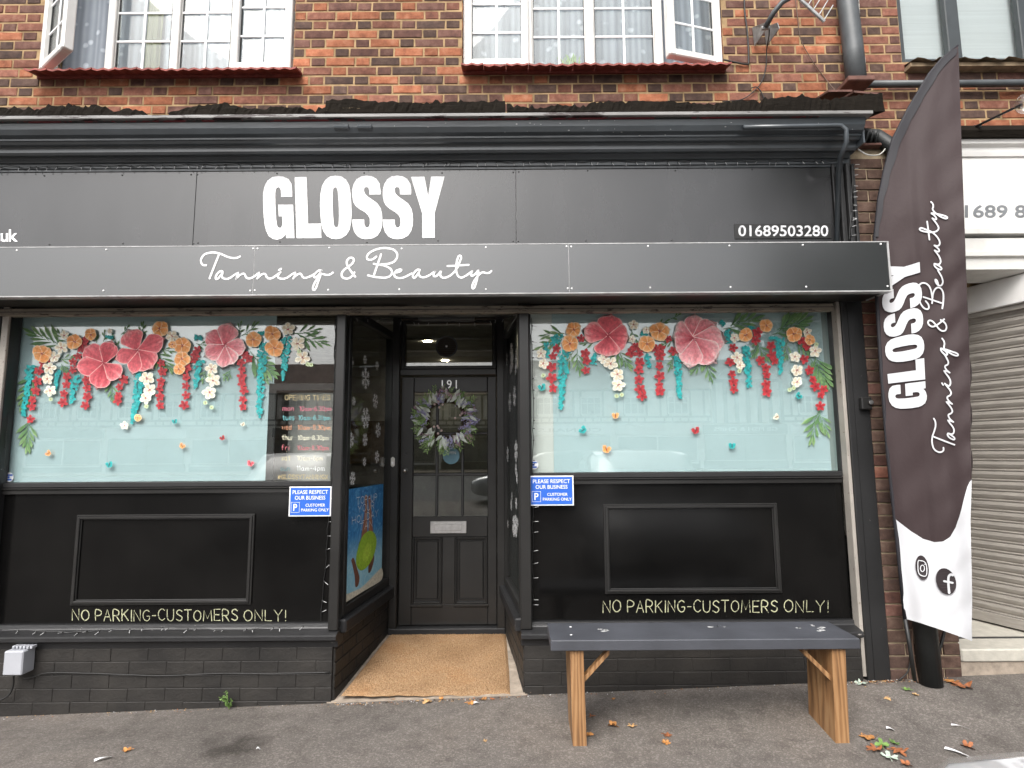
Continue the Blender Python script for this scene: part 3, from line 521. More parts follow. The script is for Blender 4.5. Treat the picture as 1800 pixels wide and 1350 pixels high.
# ---- upstairs windows
def rect_frame(mb, x0, x1, y0, y1, z0, z1, wx, wz=None, bev=0.006, mi=0):
    wz = wz or wx
    mb.box(x0, x0 + wx, y0, y1, z0, z1, mi, bev); mb.box(x1 - wx, x1, y0, y1, z0, z1, mi, bev)
    mb.box(x0 + wx - 0.004, x1 - wx + 0.004, y0 + 0.0015, y1 - 0.0015, z0, z0 + wz, mi, bev); mb.box(x0 + wx - 0.004, x1 - wx + 0.004, y0 + 0.0015, y1 - 0.0015, z1 - wz, z1, mi, bev)
def xform(mb, fn):
    mb.v = [tuple(fn(Vector(v))) for v in mb.v]; return mb
def light_parts(win, x0, x1, z0, z1, y, sash, fn=None, barw=0.018):
    """one light of a casement: optional sash frame, pane, glazing bars"""
    fn = fn or (lambda v: v); wS = 0.055 if sash else 0.012
    fr = MB(); rect_frame(fr, x0, x1, y - (0.022 if sash else -0.01), y + 0.045, z0, z1, wS, None, 0.008)
    build('sash' if sash else 'glazing_bead', xform(fr, fn), 'upvc', win)
    g = MB(); rect_frame(g, x0 + wS - 0.002, x1 - wS + 0.002, y + 0.012, y + 0.03, z0 + wS - 0.002, z1 - wS + 0.002, 0.005, None, 0.0); build('gasket', xform(g, fn), 'gasket', win)
    gx0, gx1, gz0, gz1 = x0 + wS, x1 - wS, z0 + wS, z1 - wS
    build('pane', xform(MB().box(gx0, gx1, y + 0.018, y + 0.024, gz0, gz1), fn), 'glass_up', win)
    bx = (gx0 + gx1) / 2
    build('glazing_bar', xform(MB().box(bx - barw / 2, bx + barw / 2, y + 0.008, y + 0.017, gz0, gz1, 0, 0.003), fn), 'upvc_bar', win)
    zz = gz0 + 0.235 * (1.0 if not sash else 0.97)
    while zz < gz1 - 0.1:
        build('glazing_bar', xform(MB().box(gx0, gx1, y + 0.0065, y + 0.0155, zz - barw / 2, zz + barw / 2, 0, 0.003), fn), 'upvc_bar', win); zz += 0.237
def curtain(win, x0, x1, y, z0, z1, mat, amp=0.012, nf=40, name='net_curtain'):
    rnd = random.Random(int(x0 * 100)); ph = [rnd.uniform(0, 6) for _ in range(4)]
    def fn(u, v): return (x0 + u * (x1 - x0), y + amp * (math.sin(u * nf + ph[0]) + 0.5 * math.sin(u * nf * 2.3 + ph[1] + v)) + 0.008 * math.sin(u * 5 + v * 3), z0 + v * (z1 - z0))
    build(name, MB().grid(fn, 120, 8), mat, win, smooth=True)
def casement(Wx, zs, splits, sashes, label):
    """splits: x of mullion centres; sashes: {index: (hinge side, angle)} - angle 0 closed sash"""
    win = tag(link('casement_window', bpy.data.meshes.new('wf'), ((Wx[0] + Wx[1]) / 2, FY, zs), B), label)
    fr = MB(); rect_frame(fr, Wx[0], Wx[1], FY, FY + 0.07, zs, ZT, 0.045, None, 0.006)
    for s_ in splits: fr.box(s_ - 0.03, s_ + 0.03, FY + 0.002, FY + 0.066, zs + 0.04, ZT - 0.04, 0, 0.006)
    c = WO[win.name]; me = win.data; me.from_pydata([(v[0] - c.x, v[1] - c.y, v[2] - c.z) for v in fr.v], [], fr.f); me.materials.append(M['upvc']); me.update()
    ed = [Wx[0] + 0.045 - 0.0] + [e for s_ in splits for e in (s_ - 0.03, s_ + 0.03)] + [Wx[1] - 0.045]
    for i in range(len(splits) + 1):
        a, b_ = ed[2 * i], ed[2 * i + 1]; z0 = zs + 0.045; z1 = ZT - 0.045
        if i in sashes:
            side, ang = sashes[i]; a -= 0.03 if i else 0.025; b_ += 0.03 if i < len(splits) else 0.025; z0 -= 0.03; z1 += 0.03
            hx = a if side == 'L' else b_; hy = FY - 0.002
            if ang:
                rot = Matrix.Rotation(R(-ang if side == 'L' else ang), 3, 'Z')
                fn = lambda v, hx=hx, hy=hy, rot=rot: rot @ (v - Vector((hx, hy, 0))) + Vector((hx, hy, 0))
            else: fn = None
            light_parts(win, a, b_, z0, z1, FY - 0.03, True, fn)
            if ang:
                st = MB(); p0 = Vector((hx + (0.1 if side == 'L' else -0.1), FY + 0.03, zs + 0.05)); p1 = Vector(((a + b_) / 2, FY - 0.02, z0 + 0.012)); p1 = fn(p1); st.tube([p0, p1], 0.006, 6); build('stay', st, 'gasket', win)
        else: light_parts(win, a, b_, z0, z1, FY + 0.012, False)
    return win
w1 = casement(W1, ZS1, [X(190), X(304), X(410)], {0: ('L', 34), 3: ('R', 0)}, 'white window whose left sash is swung wide open')
curtain(w1, W1[0] + 0.01, W1[1], FY + 0.16, ZS1, ZT, 'lace')
curtain(w1, X(232), X(262), FY + 0.135, ZS1, ZT, 'curtain_olive', 0.006, 12, 'side_curtain')
w2 = casement(W2, ZS2, [X(929), X(1038), X(1160)], {0: ('L', 0), 3: ('R', 15)}, 'white window whose right sash is ajar')
curtain(w2, W2[0] + 0.01, W2[1], FY + 0.16, ZS2, ZT, 'lace', 0.014, 55)
for a, b_, s_ in ((X(862), X(878), 0.09), (X(985), X(1000), 0.12), (X(1003), X(1018), 0.15)):      # plants on the inner sill
    pl = MB()
    for k in range(16):
        x = random.uniform(a, b_); z = ZS2 + 0.04 + random.uniform(0, s_); d = random.uniform(-0.03, 0.03)
        pl.tube([(x, FY + 0.09, ZS2 + 0.03), (x + d, FY + 0.085, z), (x + d * 1.8, FY + 0.08, z + 0.02)], [0.003, 0.006, 0.001], 5)
    build('window_plant', pl, 'leaf_green', w2)
w3 = tag(link('dark_framed_window', bpy.data.meshes.new('w3'), ((W3[0] + W3[1]) / 2, FY, ZS3), B), 'grey framed window with a pale blind')
fr = MB(); rect_frame(fr, W3[0], W3[1], FY, FY + 0.07, ZS3, ZT, 0.06, None, 0.006); xm = X(1682); fr.box(xm - 0.05, xm + 0.05, FY + 0.002, FY + 0.066, ZS3 + 0.05, ZT - 0.05, 0, 0.006); xm2 = X(1800) + 0.05; fr.box(xm2 - 0.05, xm2 + 0.05, FY + 0.002, FY + 0.066, ZS3 + 0.05, ZT - 0.05, 0, 0.006)
c = WO[w3.name]; w3.data.from_pydata([(v[0] - c.x, v[1] - c.y, v[2] - c.z) for v in fr.v], [], fr.f); w3.data.materials.append(M['dark_frame'])
build('pane', MB().box(W3[0] + 0.05, W3[1] - 0.05, FY + 0.04, FY + 0.046, ZS3 + 0.05, ZT - 0.05), 'glass_up', w3)
bl = MB(); z = ZS3 + 0.075
while z < ZT - 0.06:
    bl.add([(W3[0] + 0.07, FY + 0.10, z), (W3[1] - 0.07, FY + 0.10, z), (W3[1] - 0.07, FY + 0.092, z + 0.019), (W3[0] + 0.07, FY + 0.092, z + 0.019)], [(0, 1, 2, 3)]); z += 0.02
bl.box(W3[0] + 0.07, W3[1] - 0.07, FY + 0.088, FY + 0.105, ZS3 + 0.055, ZS3 + 0.072); build('blind', bl, 'blind', w3)
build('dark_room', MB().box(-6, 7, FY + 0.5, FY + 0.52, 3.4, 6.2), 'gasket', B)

# ---- clay tile sills
def tile_sill(x0, x1, z, label):
    s_ = tag(link('tile_sill', bpy.data.meshes.new('sill'), ((x0 + x1) / 2, WY, z), B), label); n_ = round((x1 - x0) / 0.168); wd = (x1 - x0) / n_
    bk = MB().box(x0 + 0.01, x1 - 0.01, WY - 0.02, FY + 0.02, z - 0.06, z - 0.018); c = WO[s_.name]; s_.data.from_pydata([(v[0] - c.x, v[1] - c.y, v[2] - c.z) for v in bk.v], [], bk.f); s_.data.materials.append(M['tile'])
    for i in range(n_):
        a = x0 + i * wd; tm = MB(); k = 8; top = []; dz = random.uniform(-0.003, 0.003); yo = WY - 0.125 + random.uniform(-0.005, 0.005)
        for j in range(k + 1):
            u = j / k; xx = a + 0.0015 + u * (wd - 0.003); zf = z - 0.058 + 0.006 * math.cos(u * math.pi * 4) + dz; top.append((xx, zf))
        for j in range(k):
            (xa, za), (xb, zb) = top[j], top[j + 1]
            tm.hexa([(xa, yo, za - 0.014), (xb, yo, zb - 0.014), (xb, FY, z - 0.022), (xa, FY, z - 0.022), (xa, yo, za), (xb, yo, zb), (xb, FY, z - 0.006), (xa, FY, z - 0.006)])
        build('tile', tm, 'tile', s_)
tile_sill(X(42, 145, 0.26), X(521, 145, 0.26), ZS1, 'red scalloped tile sill under the left window')
tile_sill(X(810, 140, 0.26), X(1287, 140, 0.26), ZS2, 'red scalloped tile sill under the right window')
mb = MB(); rnd = random.Random(3)
def rs(u, v): return (X(1580) + u * 1.6, WY - 0.11 + v * 0.16, ZS3 - 0.05 + 0.035 * v + (0.012 * math.sin(u * 60) + rnd.uniform(-0.008, 0.008)) * (1 - v))
mb.grid(rs, 60, 2); mb.v = mb.v; build('rotten_sill', mb, 'weathered', B)
build('sill_board', MB().box(X(1580), X(1580) + 1.6, WY - 0.075, FY, ZS3 - 0.085, ZS3 - 0.055), 'weathered', B)

# ---- cornice, lip and rotten ledge boards
CX0, CX1 = -5.2, P(1522, 215, -0.25).x
zc = lambda py, Y: P(900, py, Y).z
pr = [(0.37, zc(200, -0.25) + 0.0), (-0.255, zc(206, -0.255)), (-0.25, zc(212, -0.25)), (-0.243, zc(222, -0.243)), (-0.225, zc(232, -0.225)), (-0.20, zc(239, -0.20)), (-0.198, zc(242, -0.198)), (-0.19, zc(244, -0.19)), (-0.178, zc(249, -0.178)), (-0.165, zc(252, -0.165)), (-0.145, zc(253, -0.145)), (-0.140, zc(257, -0.14)), (-0.138, zc(263, -0.138)), (-0.125, zc(268, -0.125)), (-0.10, zc(270, -0.10)), (-0.07, zc(271, -0.07)), (-0.065, zc(276, -0.065)), (-0.06, zc(281, -0.06)), (-0.045, zc(282, -0.045)), (-0.042, zc(291, -0.042)), (-0.03, zc(292.5, -0.03)), (-0.028, zc(297, -0.028)), (0.02, zc(298, 0.0)), (0.37, zc(298, 0.0))]
cor = build('cornice', MB().profile_x(pr, CX0, CX1), 'cornice', B)
zl = zc(203, -0.28)
build('cornice_lip', MB().box(CX0, CX1 + 0.03, -0.285, 0.30, zl - 0.006, zl + 0.017, 0, 0.003), 'lip', cor)
build('red_strip', MB().box(CX0, CX1 - 0.3, -0.262, -0.2, zl - 0.013, zl - 0.0065), 'red_paint', cor)
build('cornice_return', MB().box(CX1 + 0.001, CX1 + 0.012, -0.21, 0.36, zc(270, -0.1), zl - 0.008), 'cornice', cor)
# painted-over conduit and old brackets on the cornice
mb = MB(); y = -0.26; a = P(1307, 224, y); b_ = P(1470, 221, y); c = P(1487, 228, y); d = P(1488, 250, y); e = P(1478, 275, -0.2)
mb.tube([a, (a + b_) / 2, b_, (b_ + c) / 2 + Vector((0, 0, 0.012)), c, d, e, P(1474, 300, -0.07), P(1471, 424, -0.05)], 0.015, 10); build('conduit', mb, 'cornice', cor, smooth=True)
for px in (600, 641):
    mb = MB(); p = P(px, 222, -0.248); mb.tube([(p.x - 0.045, -0.2375, p.z), (p.x + 0.045, -0.2375, p.z)], 0.019, 10); build('bracket_plate', mb, 'cornice', cor)
def board(pts_top, py_bot, y, depth, name='ledge_board'):
    """ragged decayed board: front outline, thickness running back towards the wall"""
    tops = []; rnd = random.Random(int(pts_top[0][0]))
    for i in range(len(pts_top) - 1):
        (xa, ya), (xb, yb) = pts_top[i], pts_top[i + 1]; k = max(1, int((xb - xa) / 5))
        for j in range(k): t_ = j / k; tops.append((xa + (xb - xa) * t_, ya + (yb - ya) * t_ + rnd.uniform(-1.0, 1.0) * (1.8 + 4.5 * (rnd.random() < 0.16))))
    tops.append(pts_top[-1]); mb = MB(); fr = []; bo = []; bk = []; md = []
    for x, yy in tops:
        p = P(x, yy, y); q = P(x, py_bot + rnd.uniform(-0.6, 0.6), y - 0.012); fr.append(p); bo.append(Vector((p.x, q.y, q.z)))
        m_ = (p + bo[-1]) / 2; m_.y += rnd.uniform(-0.008, 0.006); m_.z += rnd.uniform(-0.01, 0.01); md.append(m_); bk.append(p + Vector((0, depth, 0.04 + rnd.uniform(-0.012, 0.012))))
    k = len(tops)
    mb.add(fr + bo + bk + md, [(3 * k + i, 3 * k + i + 1, i + 1, i) for i in range(k - 1)] + [(k + i, k + i + 1, 3 * k + i + 1, 3 * k + i) for i in range(k - 1)] + [(i, i + 1, 2 * k + i + 1, 2 * k + i) for i in range(k - 1)] + [(k + i, 2 * k + i, 2 * k + i + 1, k + i + 1) for i in range(k - 1)])
    build(name, mb, 'rotten', B)
board([(-260, 186), (0, 187), (30, 190), (70, 193), (85, 184), (130, 187), (170, 184), (185, 192), (210, 196), (222, 190), (250, 195), (272, 210)], 203, -0.20, 0.5)
board([(298, 201), (310, 194), (350, 185), (400, 182), (425, 190), (470, 192), (490, 187), (520, 189), (560, 192), (572, 188)], 201, -0.20, 0.5)
board([(573, 176), (620, 173), (650, 177), (700, 180), (760, 181), (820, 179), (888, 177)], 198, -0.21, 0.5)
board([(891, 180), (915, 187), (945, 191), (985, 183), (1000, 186), (1040, 181), (1080, 178), (1150, 177), (1240, 182), (1290, 178), (1350, 174), (1380, 169), (1420, 170), (1470, 173), (1520, 166), (1551, 163)], 196, -0.21, 0.5)
for px, py, wd, tl in ((1478, 163, 0.10, 0.0), (1528, 164, 0.12, -0.02)):      # loose tiles lying on the ledge
    p = P(px, py, -0.02); mb = MB(); mb.hexa([(p.x - wd, -0.05, p.z - 0.012), (p.x + wd * 0.6, -0.05, p.z - 0.012 + tl), (p.x + wd * 0.7, 0.30, p.z + 0.12 + tl), (p.x - wd * 0.5, 0.30, p.z + 0.12), (p.x - wd, -0.05, p.z + 0.002), (p.x + wd * 0.6, -0.05, p.z + 0.002 + tl), (p.x + wd * 0.7, 0.30, p.z + 0.134 + tl), (p.x - wd * 0.5, 0.30, p.z + 0.134)]); build('ledge_tile', mb, 'old_tile', B)

# flaked paint on the cornice
def corY(py):
    T_ = [(206, -0.255), (212, -0.25), (222, -0.243), (232, -0.225), (239, -0.20), (244, -0.19), (249, -0.178), (253, -0.15), (257, -0.14), (263, -0.138)]
    for i in range(len(T_) - 1):
        if py <= T_[i + 1][0]: return T_[i][1] + (T_[i + 1][1] - T_[i][1]) * (py - T_[i][0]) / (T_[i + 1][0] - T_[i][0])
    return -0.138
rnd = random.Random(12)
def flakes(name, n_, x0, x1, y0, y1, rx, ry, mat):
    mb = MB()
    for k in range(n_):
        cx = rnd.gauss((x0 + x1) / 2, (x1 - x0) / 4); cy = rnd.uniform(y0, y1); a = rnd.uniform(0.3, 1.0) * rx; b = rnd.uniform(0.3, 1.0) * ry
        mb.poly([[(cx + a * math.cos(t) * rnd.uniform(0.6, 1.2), cy + b * math.sin(t) * rnd.uniform(0.6, 1.2)) for t in [j * 0.628 for j in range(10)]]], lambda x, y: tuple(P(x, y, corY(y) - 0.0025 - k * 0.00002)))
    build(name, mb, mat, cor, kind='stuff')
flakes('bare_wood_patch', 7, 240, 300, 214, 218, 14, 2.2, 'flake_wood'); flakes('pink_flakes', 26, 200, 300, 233, 236.5, 5, 1.1, 'flake_pink'); flakes('red_flakes', 10, 240, 300, 244, 246.5, 10, 1.2, 'flake_red'); flakes('pale_flakes', 34, 0, 520, 230, 237, 4, 0.7, 'flake_pink'); flakes('pale_flakes', 30, 700, 1480, 212, 240, 2.2, 0.9, 'seam')

# ---- brick pier at the right end, with tile capping
PX0, PX1 = 2.262, 2.70; pz1 = P(1510, 262, 0.0).z
pier = build('pier', MB().box(PX0 + 0.006, PX1 - 0.006, 0.008, WY - 0.001, -0.1, pz1), 'mortar_pier', B)
row = 0; z = 0.02
while z < pz1 - 0.03:
    rr = [(0.215, 0.215), (0.1025, 0.22, 0.1025)][row % 2]; x = PX0
    for L in rr:
        key = ('p', L, row % 4); mt = random.choice(['brick_pier', 'brick_pier', 'brick_plum', 'brick_red', 'brick_dark']) if row > 5 else random.choice(['brick_pier', 'brick_dark'])
        if row > 33: mt = 'brick_pier'
        me = _bc.setdefault((key, mt), brick_mesh(0.215, 0.066, 0.10, row % 4, mt)); o = link('brick', me, (x + L / 2, -random.uniform(0.0, 0.005), z), pier); o.scale.x = (L - 0.004) / 0.215
        if x == PX0 or True: pass
        x += L + 0.0045
    sd_ = MB()
    row += 1; z += 0.0755
mb = MB(); z = 0.02
while z < pz1 - 0.03:
    mb.box(PX0 - 0.001, PX0 + 0.02, 0.02, 0.20, z - 0.0325, z + 0.0325, 0, 0.004); mb.box(PX1 - 0.02, PX1 + 0.001, 0.02, 0.36, z - 0.0325, z + 0.0325, 0, 0.004); z += 0.0755
build('pier_side_bricks', mb, 'brick_pier', pier, kind='stuff')
build('capping_tile', MB().box(PX0 - 0.03, PX1 + 0.02, -0.045, WY, pz1 + 0.002, pz1 + 0.02, 0, 0.004), 'old_tile', pier)

# ---- fascia sign panels
FX1 = P(1464, 360, -0.03).x; fz0 = 2.62; fz1 = zc(298.5, -0.03); jx = [P(343, 360, -0.03).x, P(907, 360, -0.03).x]
edges = [-5.2] + jx + [FX1]; panels = []
for i in range(3):
    p = build('fascia_panel', MB().box(edges[i] + 0.0015, edges[i + 1] - 0.0015, -0.031, -0.02, fz0, fz1, 0, 0.001), 'fascia', B); panels.append(p)
    sc_ = MB()
build('panel_gap', MB().box(-5.2, FX1, -0.0195, -0.012, fz0, fz1), 'seam', B)
def screws(par, pts, Y, mat, r=0.0055, name='screw'):
    for px, py in pts:
        p = P(px, py, Y); build(name, MB().disc((p.x, Y, p.z), r, 'y', 8, 0, 0.003, 0.001), mat, par)
screws(panels[0], [(78, 309), (215, 308), (336, 307), (87, 430), (216, 428), (340, 428)], -0.0312, 'screw_dark')
screws(panels[1], [(347, 307), (487, 305), (640, 304), (777, 304), (902, 303), (348, 427), (492, 425), (645, 426), (770, 423), (902, 424)], -0.0312, 'screw_dark')
screws(panels[2], [(912, 302), (1033, 300), (1187, 300), (1322, 298), (911, 424), (1030, 423), (1181, 422)], -0.0312, 'screw_dark')
FL = lambda px, py: tuple(P(px, py, -0.0335))
for g in BIG:
    build('letter', MB().poly(g, FL), 'white_vinyl', panels[1])
mb = MB(); text_fit(mb, '.co.uk', -38, 31.5, 425, 403, FL, 0.02, 0, 0.9); build('web_lettering', mb, 'white_vinyl', panels[0])
pl = P(1292, 420, -0.034); ph_ = P(1459, 393, -0.034)
build('number_plate', MB().box(pl.x, ph_.x, -0.037, -0.0315, pl.z, ph_.z), 'black', panels[2])
mb = MB(); text_fit(mb, '01689503280', 1298, 1456, 415.5, 396, lambda x, y: tuple(P(x, y, -0.0385)), 0.012); build('phone_lettering', mb, 'silver_digit', panels[2])
# mouldings framing the fascia at its right end
mb = MB(); x = FX1 + 0.004
for wd, d in ((0.018, -0.045), (0.02, -0.02), (0.018, -0.05), (0.024, -0.03), (0.02, -0.06), (0.022, -0.035), (0.018, -0.05)):
    mb.box(x, x + wd, d, 0.02, fz0, fz1 + 0.02, 0, 0.004); x += wd + 0.001
FE = x
build('fascia_end_moulding', mb, 'black_worn', B)
build('bulkhead', MB().box(-5.2, 2.26, -0.011, 0.36, 2.40, zl - 0.03), 'black', B)

# ---- shutter box with its sign panels
BX1 = P(1561, 470, -0.30).x; bz0 = P(900, 515, -0.30).z; bz1 = P(900, 430.5, -0.30).z
box = build('shutter_box', MB().box(-5.2, BX1 - 0.004, -0.298, -0.034, bz0 + 0.004, bz1 - 0.002), 'black', B)
bj = [P(446, 470, -0.305).x, P(1000, 470, -0.305).x]; be = [-5.2] + bj + [BX1]; bpan = []
for i in range(3):
    bpan.append(build('box_panel', MB().box(be[i] + 0.0012, be[i + 1] - 0.0012, -0.305, -0.2985, bz0, bz1, 0, 0.001), 'boxpanel', B))
build('top_trim', MB().box(-5.2, BX1 + 0.012, -0.3065, -0.28, bz1 + 0.0003, bz1 + 0.006), 'trim_grey', box)
build('bottom_trim', MB().box(-5.2, BX1 + 0.012, -0.3065, -0.25, bz0 - 0.007, bz0 - 0.0003), 'trim_grey', box)
build('end_cap', MB().box(BX1 + 0.0005, BX1 + 0.012, -0.3055, -0.06, bz0, bz1), 'trim_grey', box)
for i in (1, 2):
    build('seam', MB().box(be[i] - 0.001, be[i] + 0.001, -0.3045, -0.299, bz0, bz1), 'seam', box)
screws(bpan[0], [(187, 439), (445, 437), (182, 511), (440, 511), (30, 440)], -0.3052, 'screw_light', 0.0058)
screws(bpan[1], [(453, 437), (579, 435.5), (706, 437), (854, 434.5), (996, 433), (448, 510.5), (577, 509.5), (702, 508.5), (854, 508.5), (998, 507)], -0.3052, 'screw_light', 0.0058)
screws(bpan[2], [(1004, 433.5), (1139, 432.5), (1282, 432), (1411, 430.5), (1548, 429), (1005, 507), (1143, 505.5), (1284, 504.5), (1417, 504), (1560, 503)], -0.3052, 'screw_light', 0.0058)
BLf = lambda px, py: tuple(P(px, py, -0.3075))
for s_ in SCRIPT: build('script_stroke', MB().stroke(s_, 3.3, BLf), 'white_vinyl', bpan[1])
# rusty bottom bar of the rolled-up shutter, guide rails
rz = P(900, 546, 0.0).z; rail = build('shutter_bottom_bar', MB().box(-4.2, P(1462, 540, 0.0).x, -0.02, 0.03, rz - 0.018, rz + 0.03, 0, 0.004), 'rust_rail', B)
build('bar_slot', MB().box(-4.2, P(1462, 540, 0.0).x, -0.0225, -0.0195, rz + 0.004, rz + 0.008), 'gasket', rail)
gx = 2.10; gb = gz(2.15, 0)
build('guide_rail', MB().box(gx, gx + 0.0225, 0.0, 0.07, gb + 0.02, 2.40, 0, 0.003), 'guide', B)
post = build('end_post', MB().box(gx + 0.0235, PX0 - 0.002, -0.012, 0.10, gb - 0.02, 2.42, 0, 0.004), 'black_worn', B)
build('post_strip', MB().box(gx + 0.06, gx + 0.068, -0.0165, -0.0125, gb, 2.40), 'black_worn', post)
lk = P(1523, 708, -0.02); mb = MB().box(lk.x - 0.045, lk.x + 0.02, -0.05, -0.013, lk.z - 0.045, lk.z + 0.035, 0, 0.006); mb.disc((lk.x + 0.008, -0.051, lk.z), 0.02, 'y', 16, 0, 0.006); build('shutter_lock', mb, 'black', post); build('lock_face', MB().disc((lk.x + 0.008, -0.058, lk.z), 0.014, 'y', 16, 0, 0.003), 'metal', post)
lg0, lg1 = P(-3, 640, 0.0).x, P(9, 640, 0.0).x; build('guide_rail', MB().box(lg0, lg1, -0.005, 0.07, -0.05, 2.40, 0, 0.003), 'guide', B)
build('end_post', MB().box(lg0 - 0.2, lg0 - 0.002, -0.012, 0.10, -0.2, 2.42, 0, 0.004), 'black_worn', B); build('inner_post', MB().box(lg1 + 0.001, P(36, 560, 0.09).x + 0.01, 0.012, 0.09, 0.36, 2.42, 0, 0.004), 'black_worn', B)

# ---- display windows
GY = 0.10                     # outer face of the glass
zw1 = 2.372; LX0, LX1 = P(38, 560, GY).x, -1.155; RX0, RX1 = 0.122, 2.098
zL = P(300, 846, GY).z; zR = P(1200, 829, GY).z
def display(x0, x1, z0, label):
    w_ = tag(link('display_window', bpy.data.meshes.new('dw'), ((x0 + x1) / 2, GY, z0), B), label)
    fr = MB(); rect_frame(fr, x0 - 0.03, x1 + 0.03, 0.062, 0.125, z0 - 0.035, zw1 + 0.03, 0.032, None, 0.004); c = WO[w_.name]
    w_.data.from_pydata([(v[0] - c.x, v[1] - c.y, v[2] - c.z) for v in fr.v], [], fr.f); w_.data.materials.append(M['black_worn'])
    build('glass_pane', MB().box(x0, x1, GY, GY + 0.005, z0, zw1), 'glass', w_); return w_
dL = display(LX0, LX1, zL, 'left shop window painted with tropical flowers and opening times')
dR = display(RX0, RX1, zR, 'right shop window painted with tropical flowers')
FIL = 0.1075
xF = P(478, 760, FIL).x
build('window_film', MB().box(LX0, xF, FIL, FIL + 0.004, zL, zw1), 'film', dL)
xa, xb = P(972, 700, FIL).x, P(1453, 700, FIL).x
build('window_film', MB().box(xa, xb, FIL, FIL + 0.004, zR, zw1), 'film', dR)
build('window_film', MB().box(RX0, xa - 0.001, FIL + 0.001, FIL + 0.005, zR, zw1), 'film_white', dR)
build('window_film', MB().box(xb + 0.001, RX1, FIL + 0.002, FIL + 0.006, zR, zw1), 'film_grey', dR)
mb = MB(); a = P(478, 674, FIL); b_ = P(592, 686, FIL); mb.box(xF - 0.03, LX1, FIL - 0.0018, FIL + 0.006, b_.z, a.z, 0, 0.001); mb.box(xF - 0.03, xF + 0.02, FIL - 0.0016, FIL + 0.0055, zL, b_.z, 0, 0.001); build('inner_frame', mb, 'black', dL)

build('added_pale_backing', MB().box(xF + 0.03, LX1 - 0.002, 0.30, 0.32, zL - 0.2, 1.86), 'backing_grey', dL)  # added pale panel, lightens the dark view through the clear part of the glass
# painted flowers: flat artwork on the panes
PAL = {'pink': [(0.42, 0.020, 0.04), (0.80, 0.15, 0.18), (0.92, 0.55, 0.52)], 'orange': [(0.70, 0.22, 0.05), (0.86, 0.38, 0.12), (0.92, 0.66, 0.42)], 'cream': [(0.66, 0.46, 0.28), (0.86, 0.83, 0.66), (0.92, 0.91, 0.82)], 'red': [(0.24, 0.010, 0.016), (0.48, 0.025, 0.035), (0.58, 0.08, 0.08)],
       'teal': [(0.005, 0.20, 0.21), (0.012, 0.42, 0.42), (0.08, 0.58, 0.56)], 'green': [(0.04, 0.12, 0.045), (0.12, 0.25, 0.09), (0.38, 0.52, 0.24)], 'dkgreen': [(0.02, 0.05, 0.03), (0.05, 0.10, 0.05), (0.12, 0.2, 0.09)], 'lime': [(0.35, 0.5, 0.22), (0.5, 0.62, 0.34), (0.6, 0.7, 0.45)], 'palepink': [(0.56, 0.05, 0.08), (0.86, 0.34, 0.37), (0.93, 0.78, 0.74)]}
LAY = [0]
def layer(k=1):
    LAY[0] += k; return GY - 0.0012 - LAY[0] * 0.000006
def mixc(p, t):
    t = max(0, min(1, t)); a, b, c = PAL[p]; q = t * 2
    return tuple(a[i] + (b[i] - a[i]) * q for i in range(3)) if q < 1 else tuple(b[i] + (c[i] - b[i]) * (q - 1) for i in range(3))
def petal(mb, cx, cy, tx, ty, wd, Y, pal, ruff=0.0, shape=0.62, na=14, nr=7, t0=0.0, t1=1.0, fan=False, outl=0.0):
    """petal from the flower centre to a tip given as an offset in image pixels (up positive)"""
    L = math.hypot(tx, ty); ux, uy = tx / L, ty / L; vs, fs, cs = [], [], []; rr = [random.uniform(-1, 1) for _ in range(na + 1)]; st = [random.uniform(-0.25, 0.25) for _ in range(na + 1)]
    for j in range(nr + 1):
        v = j / nr
        for i in range(na + 1):
            a = -1 + 2 * i / na
            vq = max(0.0, (v - 0.58) / 0.42); hw = wd * 1.12 * min(1.0, 0.10 + 1.55 * v ** (shape * 1.55)) * math.sqrt(max(0.0, 1 - vq ** (2.2 if wd / L > 0.305 else 1.25)))
            l = L * (v * (1 - 0.10 * a * a * v - (0.28 * abs(a) ** 3 * v if fan else 0))) * (1 + ruff * rr[i] * v)
            x = cx + ux * l + uy * hw * a; y = cy - (uy * l - ux * hw * a)
            vs.append(tuple(P(x, y, Y))); e = max(abs(a) ** 4, v ** 5)
            cs.append(mixc(pal, t0 + (t1 - t0) * (0.10 + 0.42 * v + (st[i] + (0.16 if (i + j) % 3 == 0 else -0.06)) * v + 0.40 * e)))
    for j in range(nr):
        for i in range(na): k = j * (na + 1) + i; fs.append((k, k + 1, k + na + 2, k + na + 1))
    mb.add(vs, fs, 0, cs)
    if outl:
        k = na + 1; o_ = len(mb.v) - len(vs); ring = [j * k for j in range(nr + 1)] + [nr * k + i for i in range(1, na + 1)] + [j * k + na for j in range(nr - 1, -1, -1)]
        ps = [Q(vs[q]) for q in ring]; mb.stroke(ps, outl, lambda x, y: tuple(P(x, y, Y - 0.000002)), 0, False, mixc(pal, 1.0))
